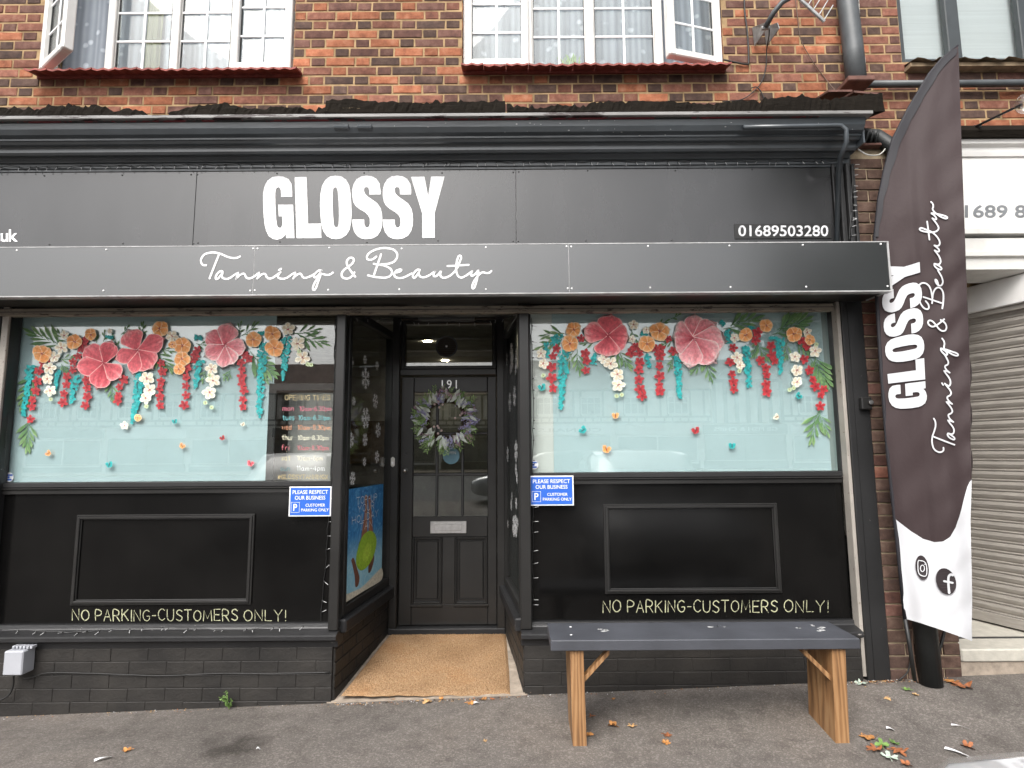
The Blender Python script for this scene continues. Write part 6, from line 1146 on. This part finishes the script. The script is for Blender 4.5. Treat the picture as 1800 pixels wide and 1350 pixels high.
# ================================================================ FEATHER FLAG
fl = thing('feather_flag', P(1600, 1190, -0.20), 'tall dark brown feather flag with white lettering beside the brick pier', 'flag')
EL = [(80, 1683), (105, 1655), (130, 1634), (190, 1598), (245, 1570), (300, 1555), (350, 1545), (420, 1538), (520, 1541), (650, 1549), (800, 1561), (920, 1574), (1000, 1582), (1088, 1591)]
ER = [(80, 1684), (105, 1685.5), (245, 1690), (350, 1694), (520, 1700), (650, 1705), (800, 1706), (845, 1708), (920, 1706), (1000, 1708), (1060, 1709), (1100, 1708), (1127, 1709)]
def lerp(tb, y):
    if y <= tb[0][0]: return tb[0][1]
    for i in range(len(tb) - 1):
        if y <= tb[i + 1][0]:
            a, b__ = tb[i], tb[i + 1]; t_ = (y - a[0]) / (b__[0] - a[0]); return a[1] + (b__[1] - a[1]) * t_
    return tb[-1][1]
def flagY(px, py):
    l, r_ = lerp(EL, py), lerp(ER, py); u = (px - l) / max(4.0, r_ - l); h = min(1.0, max(0.0, (py - 80) / 300))
    y = -0.175 - 0.20 * u * h + 0.008 * h * math.sin(u * 7 + py * 0.004) + 0.004 * h * math.sin(u * 15 - py * 0.012 + 1.0)
    y += 0.011 * h * max(0, u - 0.40) * math.sin((px * 0.9 + py) * 0.085) + 0.005 * h * math.exp(-((px - py * 0.0 - 1600 - 0.05 * (py - 300)) / 9.0) ** 2) + 0.0025 * h * math.sin((px * 0.55 + py) * 0.045) + 0.0015 * math.sin((px * 0.9 + py * 0.8) * 0.09) * h
    lo = max(0.0, (py - 900) / 200); y += lo * 0.014 * math.sin(u * 9 + 1.3) + 0.02 * lo * u
    return y
def FS(px, py, d=0.0): return tuple(P(px, py, flagY(px, py) - d))
def ybot(u): return 1088 + 39 * u ** 1.15
BND = [(0.0, 912), (0.08, 921), (0.2, 934), (0.35, 947), (0.5, 953), (0.62, 952), (0.72, 944), (0.80, 927), (0.86, 905), (0.92, 870), (0.96, 850), (1.0, 843)]
def bnd(u):
    for i in range(len(BND) - 1):
        if u <= BND[i + 1][0]: a, b__ = BND[i], BND[i + 1]; return a[1] + (b__[1] - a[1]) * (u - a[0]) / (b__[0] - a[0])
    return BND[-1][1]
def fpt(u, py): l, r_ = lerp(EL, py), lerp(ER, py); return FS(l + (r_ - l) * u, py)
mb = MB(); mb.grid(lambda u, v: fpt(u, 82 + (bnd(u) - 82) * v), 40, 110, 0); mb.grid(lambda u, v: fpt(u, bnd(u) + (ybot(u) - bnd(u)) * v), 40, 36, 1)
cloth = build('cloth', mb, ['flag_dark', 'flag_white'], fl, smooth=True)
# side hem hanging behind the right edge
mb = MB(); mb.grid(lambda u, v: tuple(Vector(FS(lerp(ER, 480 + 370 * v), 480 + 370 * v)) + Vector((0.004 + u * (0.028 + 0.006 * math.sin(v * 30)) * min(1, v * 3), 0.004 + u * 0.03, 0))), 4, 60); build('hem', mb, 'flag_dark', cloth, smooth=True)
pole = [P(lerp(EL, y) + (0 if y < 100 else 0), y, flagY(lerp(EL, y), y) + 0.006) for y in (80, 92, 105, 118, 130, 160, 190, 218, 245, 272, 300, 325, 350, 385, 420, 470, 520, 585, 650, 725, 800, 860, 920, 1000, 1088)]
build('pole_sleeve', MB().tube([p_ for p_ in pole], [0.008] * 2 + [0.011] * 23, 10), 'flag_sleeve', cloth, smooth=True)
mb = MB()       # flattened seam band of the sleeve on the curved top
def band(u, v):
    y = 86 + v * 330; l = lerp(EL, y); r_ = lerp(ER, y); wd = min((r_ - l) * 0.8, 15 * max(0.25, 1 - max(0, v - 0.5) * 1.3)); return FS(l + u * wd + (0.8 * math.sin(v * 45) if u > 0.9 else 0), y, 0.006)
mb.grid(band, 4, 60); build('sleeve_band', mb, 'flag_sleeve', cloth, smooth=True)
build('pole', MB().tube([pole[-1], P(1600, 1140, -0.17), P(1608, 1196, -0.16)], 0.011, 10), 'cable_black', fl, smooth=True)
GL0 = 463.0
def fmap_big(px, py):
    s_ = px - GL0; t_ = 421 - py; k = s_ / 318.0; x = 1628 - 12 * k - t_ * (66 / 110.0) * (1 + 0.06 * k); y = 724 - s_ * 0.865 + (1628 - x) * (0.02 + 0.30 * k); return x + 2, y - 7
for g in BIG:
    loops = []
    for l in g:      # densify so that the print follows the folds
        q = []
        for i in range(len(l)):
            a, b__ = l[i], l[(i + 1) % len(l)]; n_ = max(1, int(math.hypot(b__[0] - a[0], b__[1] - a[1]) / 6))
            q += [(a[0] + (b__[0] - a[0]) * j / n_, a[1] + (b__[1] - a[1]) * j / n_) for j in range(n_)]
        loops.append(q)
    build('flag_letter', MB().poly(loops, lambda x, y: FS(*fmap_big(x, y), 0.007)), 'flag_white', cloth)
def fmap_s(px, py):
    s_ = px - 352.0; t_ = 489.5 - py; k = s_ / 511.0; return 1679 - 31 * k - t_ * 0.86, 784 + 12 - s_ * 0.862
for s_ in SCRIPT: build('flag_script_stroke', MB().stroke(s_, 3.2, lambda x, y: FS(*fmap_s(x, y), 0.007)), 'flag_white', cloth)
# round social media icons
def ring2(cx, cy, rx, ry, n=24, rot=0.0): return [(cx + rx * math.cos(2 * math.pi * i / n) * math.cos(rot) - ry * math.sin(2 * math.pi * i / n) * math.sin(rot), cy + rx * math.cos(2 * math.pi * i / n) * math.sin(rot) + ry * math.sin(2 * math.pi * i / n) * math.cos(rot)) for i in range(n)]
i1 = build('round_icon', MB().poly([ring2(1621, 998, 11.5, 22, 24, -0.15)], lambda x, y: FS(x, y, 0.008)), 'flag_ink', cloth)
m_ = MB(); m_.stroke([(1615, 985), (1624, 987), (1628.5, 994), (1629, 1009), (1625, 1013), (1617, 1010), (1614, 1003), (1613.5, 989), (1615, 985)], 1.5, lambda x, y: FS(x, y, 0.014)); m_.stroke(ring2(1621.5, 999, 3.6, 5.6, 12) + [ring2(1621.5, 999, 3.6, 5.6, 12)[0]], 1.4, lambda x, y: FS(x, y, 0.014)); m_.stroke([(1625.5, 991.5), (1626, 992)], 1.6, lambda x, y: FS(x, y, 0.014), 0, False); build('icon_print', m_, 'flag_white', cloth)
i2 = build('round_icon', MB().poly([ring2(1663, 1022, 17, 24, 24, -0.35)], lambda x, y: FS(x, y, 0.008)), 'flag_ink', cloth)
m_ = MB(); m_.stroke([(1675, 1011), (1671, 1010), (1667.5, 1014), (1667, 1022), (1667.5, 1032), (1668.5, 1042)], 4.2, lambda x, y: FS(x, y, 0.014)); m_.stroke([(1659.5, 1021.5), (1674.5, 1024.5)], 3.6, lambda x, y: FS(x, y, 0.0145), 0, False); build('icon_print', m_, 'flag_white', cloth)

# ================================================================ LEAVES, LITTER, WEED
def leaf_mesh(seed, size):
    rnd = random.Random(seed); pts = []; n_ = 20
    for i in range(n_):
        a = 2 * math.pi * i / n_; lob = abs(math.cos(2.5 * a)) ; r_ = size * (0.42 + 0.58 * lob ** 1.3) * rnd.uniform(0.85, 1.1); pts.append((r_ * math.cos(a), r_ * math.sin(a)))
    mb = MB(); cu = rnd.uniform(0.15, 0.5); cv = rnd.uniform(-0.3, 0.4)
    zf = lambda x, y: cu * x * x / size + cv * y * y / size + 0.12 * size * math.sin(x / size * 5 + seed)
    vs = [(0, 0, 0)] + [(x * 0.5, y * 0.5, zf(x * 0.5, y * 0.5)) for x, y in pts] + [(x, y, zf(x, y)) for x, y in pts]; fs = []
    for i in range(n_):
        j = (i + 1) % n_; fs += [(0, 1 + i, 1 + j), (1 + i, 1 + n_ + i, 1 + n_ + j, 1 + j)]
    mb.add(vs, fs); mb.tube([(0, 0, 0.002), (-size * 1.25, size * 0.1, 0.004)], 0.0016, 5); zm = min(v[2] for v in mb.v); mb.v = [(v[0], v[1], v[2] - zm) for v in mb.v]; return mb
def ground_pt(px, py):
    p_ = PZ(px, py, 0.0)
    for _ in range(4): p_ = PZ(px, py, gz(p_.x, p_.y) + 0.002)
    return p_
LV = [(1042, 1260, 0.020, 'rust', 'small rust leaf beside the left bench leg, nearer the wall'), (1078, 1229, 0.016, 'orange', 'small orange leaf far under the bench'), (1078, 1276, 0.034, 'orange', 'largest orange leaf lying under the bench'), (1111, 1277, 0.024, 'tan', 'tan leaf right of the largest leaf under the bench'), (1036, 1292, 0.024, 'orange', 'orange leaf beside the foot of the left bench leg'),
 (1172, 1292, 0.026, 'rust', 'upper leaf of the pair under the bench centre'), (1170, 1305, 0.026, 'orange', 'lower leaf of the pair under the bench centre'), (1358, 1200, 0.014, 'tan', 'tiny tan leaf at the plinth behind the bench'), (224, 1319, 0.026, 'orange', 'single orange leaf lying on the left part of the asphalt'), (853, 1303, 0.014, 'tan', 'tiny tan leaf on asphalt left of the bench'),
 (689, 1230, 0.022, 'orange', 'orange leaf at the front edge of the mat, left side'), (752, 1234, 0.032, 'tan', 'tan leaf against the front edge of the mat, centre'), (776, 1229, 0.020, 'orange', 'small orange leaf at the mat front right of centre'), (827, 1236, 0.030, 'orange', 'orange leaf at the mat front beside the white scrap'), (850, 1229, 0.026, 'orange', 'orange leaf at the mat front near the right corner'), (866, 1229, 0.018, 'rust', 'rust leaf at the right front corner of the mat'),
 (1524, 1296, 0.048, 'orange', 'large orange leaf topmost in the leaf pile right of the bench'), (1537, 1318, 0.040, 'rust', 'rust leaf left in the leaf pile right of the bench'), (1580, 1322, 0.042, 'rust', 'rust leaf right in the leaf pile right of the bench'), (1565, 1333, 0.040, 'pale', 'pale green leaf in the leaf pile right of the bench'), (1552, 1312, 0.036, 'green', 'green leaf in the middle of the leaf pile right of the bench'), (1592, 1344, 0.030, 'rust', 'lowest rust leaf of the pile at the bottom edge'), (1572, 1306, 0.026, 'green', 'small green leaf at the top of the leaf pile'),
 (1512, 1201, 0.042, 'pale', 'pale green leaf at the foot of the black end post'), (1557, 1195, 0.026, 'orange', 'orange leaf at the foot of the brick pier'), (1690, 1206, 0.060, 'rust', 'big curled rust leaf right of the black downpipe'), (1672, 1199, 0.038, 'orange', 'orange leaf beside the big curled leaf right of the downpipe'), (1595, 1213, 0.026, 'green', 'green leaf left of the downpipe foot'), (1610, 1222, 0.020, 'tan', 'tan leaf fragment in front of the downpipe'), (1702, 1312, 0.034, 'rust', 'rust leaf scrap on asphalt right of the white stick'), (1795, 1163, 0.022, 'tan', 'tan leaf on asphalt below the tiled step'), (1503, 1190, 0.036, 'rust', 'rust leaf of the heap against the end post'), (1520, 1186, 0.034, 'tan', 'tan leaf on the heap against the end post'), (1560, 1228, 0.02, 'tan', 'tan leaf shred in front of the brick pier')]
for i, (px, py, s_, k, lab) in enumerate(LV):
    p_ = ground_pt(px, py); mb = leaf_mesh(i * 7 + 3, s_); o = build('fallen_leaf', mb, 'fall_' + k, base=True); o.location = (p_.x, p_.y, gz(p_.x, p_.y) + 0.001); o.rotation_euler = (random.uniform(-0.15, 0.15), random.uniform(-0.15, 0.15), random.uniform(0, 6.28)); tag(o, lab, 'leaf', 'fallen autumn leaves on the pavement')
LT = [(181, 1335, 0.07, 0.016, 0.7, 'white paper strip lying on asphalt at lower left'), (1745, 1261, 0, 0, 0, ''), (1685, 1325, 0.11, 0.018, -0.9, 'long white stick at the lower right on asphalt'), (1688, 1279, 0.075, 0.008, -0.5, 'thin white stick on asphalt below the flag'), (838, 1237, 0.035, 0.02, 0.1, 'small white paper scrap at the mat front'), (1404, 1198, 0.05, 0.02, -0.2, 'white scrap by the plinth behind the bench'), (1565, 1283, 0.035, 0.02, -0.5, 'cream scrap of paper above the leaf pile'), (454, 1318, 0.018, 0.014, 0, 'tiny white pebble of litter beside the dark stain')]
for px, py, l, wd, ro, lab in LT:
    if not lab: continue
    p_ = ground_pt(px, py); m_ = MB(); m_.grid(lambda u, v: ((u - 0.5) * l, (v - 0.5) * wd, 0.003 + 0.006 * math.sin(u * 3.1 + v)), 8, 2); o = build('litter_scrap', m_, 'paper', base=True); o.location = (p_.x, p_.y, gz(p_.x, p_.y) + 0.002); o.rotation_euler = (0, 0, ro); tag(o, lab, 'litter', 'litter on the pavement')
# fine leaf crumbs gathered along the wall
mb = MB(); rnd = random.Random(9); mats = ['fall_tan', 'fall_rust', 'twig', 'seam']
for k in range(900):
    x = rnd.choice([rnd.uniform(-3.2, 2.2), rnd.uniform(-1.1, 0.1), rnd.gauss(2.2, 0.14)]); y = -0.012 - abs(rnd.gauss(0, 0.022)); 
    if -1.06 < x < 0.04: y -= 0.015
    s_ = rnd.uniform(0.002, 0.008); a = rnd.uniform(0, 6.28); c_, q_ = math.cos(a) * s_, math.sin(a) * s_; z = gz(x, y) + 0.003
    mb.add([(x - c_, y - q_, z), (x + q_ * 0.5, y - c_ * 0.5, z + rnd.uniform(0, 0.004)), (x + c_, y + q_, z + rnd.uniform(0, 0.003)), (x - q_ * 0.5, y + c_ * 0.5, z)], [(0, 1, 2, 3)], rnd.choice([0, 0, 1, 2, 2, 3]))
tag(build('leaf_crumbs', mb, mats), 'fine leaf crumbs and grit along the foot of the wall', 'debris', kind='stuff')
wp = ground_pt(418, 1232); wd_ = thing('weed', (wp.x, -0.03, gz(wp.x, -0.03)), 'small green weed growing at the foot of the left plinth', 'plant'); mb = MB(); ml = MB(); rnd = random.Random(4)
for k in range(9):
    a = rnd.uniform(-1.2, 1.2); h = rnd.uniform(0.05, 0.12); top = Vector((wp.x + math.sin(a) * h * 0.6 + rnd.uniform(-0.01, 0.01), -0.04 - rnd.uniform(0, 0.03), gz(wp.x, 0) + h)); b0 = Vector((wp.x, -0.03, gz(wp.x, 0))); mb.tube([b0, (b0 + top) / 2 + Vector((0, 0, 0.01)), top], 0.0016, 5)
    for q in range(12):
        t_ = 0.25 + 0.75 * q / 11; leaf3(ml, b0 + (top - b0) * t_, Vector((rnd.uniform(-1, 1), rnd.uniform(-0.8, 0.2), rnd.uniform(0, 1))), rnd.uniform(0.010, 0.022), 0.0045, rnd.uniform(-1, 1))
build('stems', mb, 'leaf_green', wd_); build('foliage', ml, 'fall_green', wd_, kind='stuff')

# ================================================================ CARS ON THE FORECOURT AND ROAD
def car(name, mat, loc, rz, label):
    """hatchback about 4.2 m long; local +x is the nose, built from lofted sections"""
    t_ = thing(name, loc, label, 'car'); rot = Matrix.Rotation(rz, 3, 'Z'); L0 = Vector(loc); T = lambda v: rot @ Vector(v) + L0
    secs = [(-2.08, 0.70, 0.45, 0.86), (-2.0, 0.82, 0.30, 0.95), (-1.5, 0.88, 0.22, 0.96), (-0.6, 0.90, 0.2, 0.95), (0.3, 0.90, 0.2, 0.94), (0.95, 0.89, 0.2, 0.92), (1.5, 0.87, 0.22, 0.82), (1.85, 0.80, 0.26, 0.74), (2.03, 0.66, 0.32, 0.66), (2.10, 0.45, 0.40, 0.58)]
    prof = [(-1.0, 0.0), (-1.0, 0.62), (-0.97, 0.82), (-0.88, 0.94), (-0.6, 0.985), (0, 1.0), (0.6, 0.985), (0.88, 0.94), (0.97, 0.82), (1.0, 0.62), (1.0, 0.0)]
    mb = MB(); k = len(prof); vs = [T((x, py_ * wd, z0 + (z1 - z0) * pz)) for x, wd, z0, z1 in secs for py_, pz in prof]
    mb.add(vs, [(i * k + j, (i + 1) * k + j, (i + 1) * k + j + 1, i * k + j + 1) for i in range(len(secs) - 1) for j in range(k - 1)] + [tuple(range(k)), tuple(range((len(secs) - 1) * k, len(secs) * k))[::-1]]); build('body', mb, mat, t_, smooth=True)
    g = [(-1.95, 0.74, 0.93, 1.0), (-1.6, 0.74, 0.93, 1.32), (-1.2, 0.72, 0.93, 1.43), (-0.4, 0.70, 0.93, 1.47), (0.2, 0.70, 0.92, 1.42), (0.75, 0.72, 0.91, 1.12), (1.05, 0.73, 0.90, 0.93)]; pr2 = [(-1.12, 0), (-0.98, 0.55), (-0.84, 0.92), (-0.6, 1.0), (0.6, 1.0), (0.84, 0.92), (0.98, 0.55), (1.12, 0)]
    mb = MB(); k = len(pr2); vs = [T((x, p_ * wd, z0 + (z1 - z0) * q)) for x, wd, z0, z1 in g for p_, q in pr2]
    mb.add(vs, [(i * k + j, (i + 1) * k + j, (i + 1) * k + j + 1, i * k + j + 1) for i in range(len(g) - 1) for j in range(k - 1)]); build('windows', mb, 'car_glass', t_, smooth=True)
    mb = MB(); mb.grid(lambda u, v: T((-1.6 + 1.75 * u, (v - 0.5) * 1.22, 1.345 + 0.135 * math.sin(math.pi * (0.18 + 0.66 * u)) - 0.06 * abs(v - 0.5) ** 2)), 12, 8); build('roof', mb, mat, t_, smooth=True)
    for x in (-1.3, 1.3):
        for y in (-0.80, 0.80):
            mb = MB(); mb.tube([T((x, y - 0.1, 0.31)), T((x, y + 0.1, 0.31))], 0.31, 24); wl = build('wheel', mb, 'tyre', t_, smooth=False); mb = MB(); mb.tube([T((x, y + (0.101 if y > 0 else -0.101), 0.31)), T((x, y + (0.108 if y > 0 else -0.108), 0.31))], 0.20, 16); build('rim', mb, 'galv', wl)
    for y in (-0.55, 0.55):
        mb = MB(); mb.grid(lambda u, v: T((1.93 + 0.05 * math.sin(v * 3.14) - abs(y + (u - 0.5) * 0.3) * 0.10 + 0.03, y + (u - 0.5) * 0.3, 0.56 + v * 0.1)), 6, 4); build('headlight', mb, 'seam', t_, smooth=True)
    return t_
car('parked_car', 'car_white', (1.72, -4.07, 0), R(90), 'white car parked at the right whose bonnet edge shows at the bottom right corner')
car('parked_car', 'car_grey', (-3.9, -6.8, 0), R(80), 'dark grey car seen only as a reflection in the left window')
car('parked_car', 'car_silver', (0.9, -11.5, 0), R(180), 'silver car on the road seen as a reflection in the right window')

# ================================================================ OPPOSITE SIDE OF THE STREET (seen in reflections)
def parade(x0, x1, Y, signs, label, gable=None, zg=0.12):
    b = thing('parade_building', ((x0 + x1) / 2, Y, zg), label, 'building')
    build('wall', MB().box(x0, x1, Y - 8, Y, zg, 6.2), 'render', b)
    build('roof', MB().add([(x0 - 0.3, Y + 0.4, 6.1), (x1 + 0.3, Y + 0.4, 6.1), (x1 + 0.3, Y - 4, 9.0), (x0 - 0.3, Y - 4, 9.0), (x0 - 0.3, Y - 8.4, 6.1), (x1 + 0.3, Y - 8.4, 6.1)], [(0, 1, 2, 3), (3, 2, 5, 4), (0, 3, 4), (1, 5, 2)]), 'roof', b)
    tm = MB(); x = x0
    for z in (3.55, 3.95, 6.0): tm.box(x0, x1, Y, Y + 0.05, z, z + 0.14)
    n_ = int((x1 - x0) / 3.1); st = (x1 - x0) / n_
    for i in range(n_):
        cx = x0 + (i + 0.5) * st
        for dx in (-1.4, -0.85, 0.85): tm.box(cx + dx, cx + dx + 0.16, Y, Y + 0.048, 4.09, 6.0)
        for dx in (-1.1, -0.5, 0.1, 0.7): tm.box(cx + dx, cx + dx + 0.12, Y, Y + 0.047, 3.69, 3.95)
        wn = build('window', MB().box(cx - 0.75, cx + 0.75, Y + 0.005, Y + 0.04, 4.25, 5.55), 'window_dark', b); fr = MB(); rect_frame(fr, cx - 0.78, cx + 0.78, Y + 0.03, Y + 0.09, 4.22, 5.58, 0.08, None, 0.0)
        for q in (-0.26, 0.26): fr.box(cx + q - 0.035, cx + q + 0.035, Y + 0.035, Y + 0.08, 4.3, 5.5)
        fr.box(cx - 0.7, cx + 0.7, Y + 0.036, Y + 0.078, 5.05, 5.11); build('frame', fr, 'upvc', wn)
    build('timber_framing', tm, 'timber', b, kind='stuff')
    ns = len(signs); sw = (x1 - x0) / ns
    for i, (mat, words, ink) in enumerate(signs):
        a = x0 + i * sw + 0.15; c_ = x0 + (i + 1) * sw - 0.15; sg = build('shop_sign', MB().box(a, c_, Y + 0.05, Y + 0.25, 2.7, 3.4, 0, 0.02), mat, b)
        if words: mb = MB(); text_fit(mb, words, 0.12, 0.88, 0.3, 0.72, lambda u, v: (c_ - u * (c_ - a), Y + 0.255, 2.7 + v * 0.7), 0.02); build('lettering', mb, ink, sg)
        build('shop_window', MB().box(a + 0.2, c_ - 0.2, Y + 0.03, Y + 0.08, 0.75, 2.55), 'window_dark', b); fr = MB(); rect_frame(fr, a + 0.1, c_ - 0.1, Y + 0.05, Y + 0.14, 0.5, 2.65, 0.1, 0.14, 0.0); fr.box((a + c_) / 2 - 0.05, (a + c_) / 2 + 0.05, Y + 0.055, Y + 0.13, 0.6, 2.6); build('shop_frame', fr, 'upvc' if i % 2 else 'timber', b); build('shop_base', MB().box(a, c_, Y + 0.01, Y + 0.06, zg, 0.7), 'shop_dark', b)
    if gable:
        gx0, gx1 = gable; mb = MB(); mb.box(gx0, gx1, Y, Y + 0.9, 3.5, 6.6); mb.add([(gx0, Y + 0.9, 6.6), (gx1, Y + 0.9, 6.6), ((gx0 + gx1) / 2, Y + 0.9, 9.2)], [(0, 1, 2)]); gw = build('gable', mb, 'render', b); tm = MB()
        for q in range(7): xx = gx0 + (gx1 - gx0) * q / 6; tm.box(xx - 0.14, xx + 0.14, Y + 0.9, Y + 0.95, 3.5, 6.6)
        tm.box(gx0, gx1, Y + 0.91, Y + 0.96, 6.5, 6.75); build('gable_timber', tm, 'timber', gw, kind='stuff')
parade(-44, 0.5, -41, [('white_vinyl', None, None), ('shop_dark', None, None), ('white_vinyl', None, None), ('render', None, None), ('shop_dark', None, None), ('white_vinyl', None, None), ('shop_dark', None, None)], 'half timbered white parade across the road, reflected in the left window')
parade(1.0, 34, -40, [('white_vinyl', 'CU NAILS', 'grey_text'), ('render', None, None), ('shop_dark', 'GE FISH & CHIPS', 'white_vinyl'), ('white_vinyl', None, None), ('shop_dark', None, None)], 'half timbered white parade across the road, reflected in the right window', (15.0, 20.0))
def tree(x, y, h, r_, label, seed):
    rnd = random.Random(seed); t_ = thing('street_tree', (x, y, 0), label, 'tree'); tb = MB(); tb.tube([(x, y, 0), (x + 0.1, y, h * 0.2), (x, y + 0.1, h * 0.45), (x + 0.1, y, h * 0.8)], [0.26, 0.2, 0.15, 0.04], 10)
    tips = []
    for k in range(14):
        a = rnd.uniform(0, 6.28); z0 = h * rnd.uniform(0.25, 0.6); e = Vector((x + math.cos(a) * r_ * rnd.uniform(0.4, 0.85), y + math.sin(a) * r_ * rnd.uniform(0.4, 0.85), z0 + h * rnd.uniform(0.1, 0.32))); tb.tube([(x, y, z0), ((x + e.x) / 2, (y + e.y) / 2, (z0 + e.z) / 2 + 0.2), e], [0.09, 0.06, 0.02], 6); tips.append(e)
    build('trunk', tb, 'bark', t_, smooth=True); cm = MB()
    cl = [(e + Vector((rnd.gauss(0, 0.5), rnd.gauss(0, 0.5), rnd.gauss(0, 0.5))), rnd.uniform(0.6, 1.2)) for e in tips for _ in range(3)] + [(Vector((x + rnd.gauss(0, r_ * 0.35), y + rnd.gauss(0, r_ * 0.35), h * rnd.uniform(0.45, 0.95))), rnd.uniform(0.6, 1.1)) for _ in range(60)]
    for c_, q in cl:
        for _ in range(210):
            d = Vector((rnd.gauss(0, 1), rnd.gauss(0, 1), rnd.gauss(0, 0.8))).normalized() * q * rnd.random() ** 0.4; leaf3(cm, c_ + d, Vector((rnd.uniform(-1, 1), rnd.uniform(-1, 1), rnd.uniform(-0.8, 0.4))), rnd.uniform(0.22, 0.34), 0.10, rnd.uniform(-1.5, 1.5))
    build('crown', cm, 'tree_leaf', t_, kind='stuff')
tree(9.3, -10.2, 10.2, 3.3, 'leafy street tree to the right that darkens the reflections in the sign', 31)
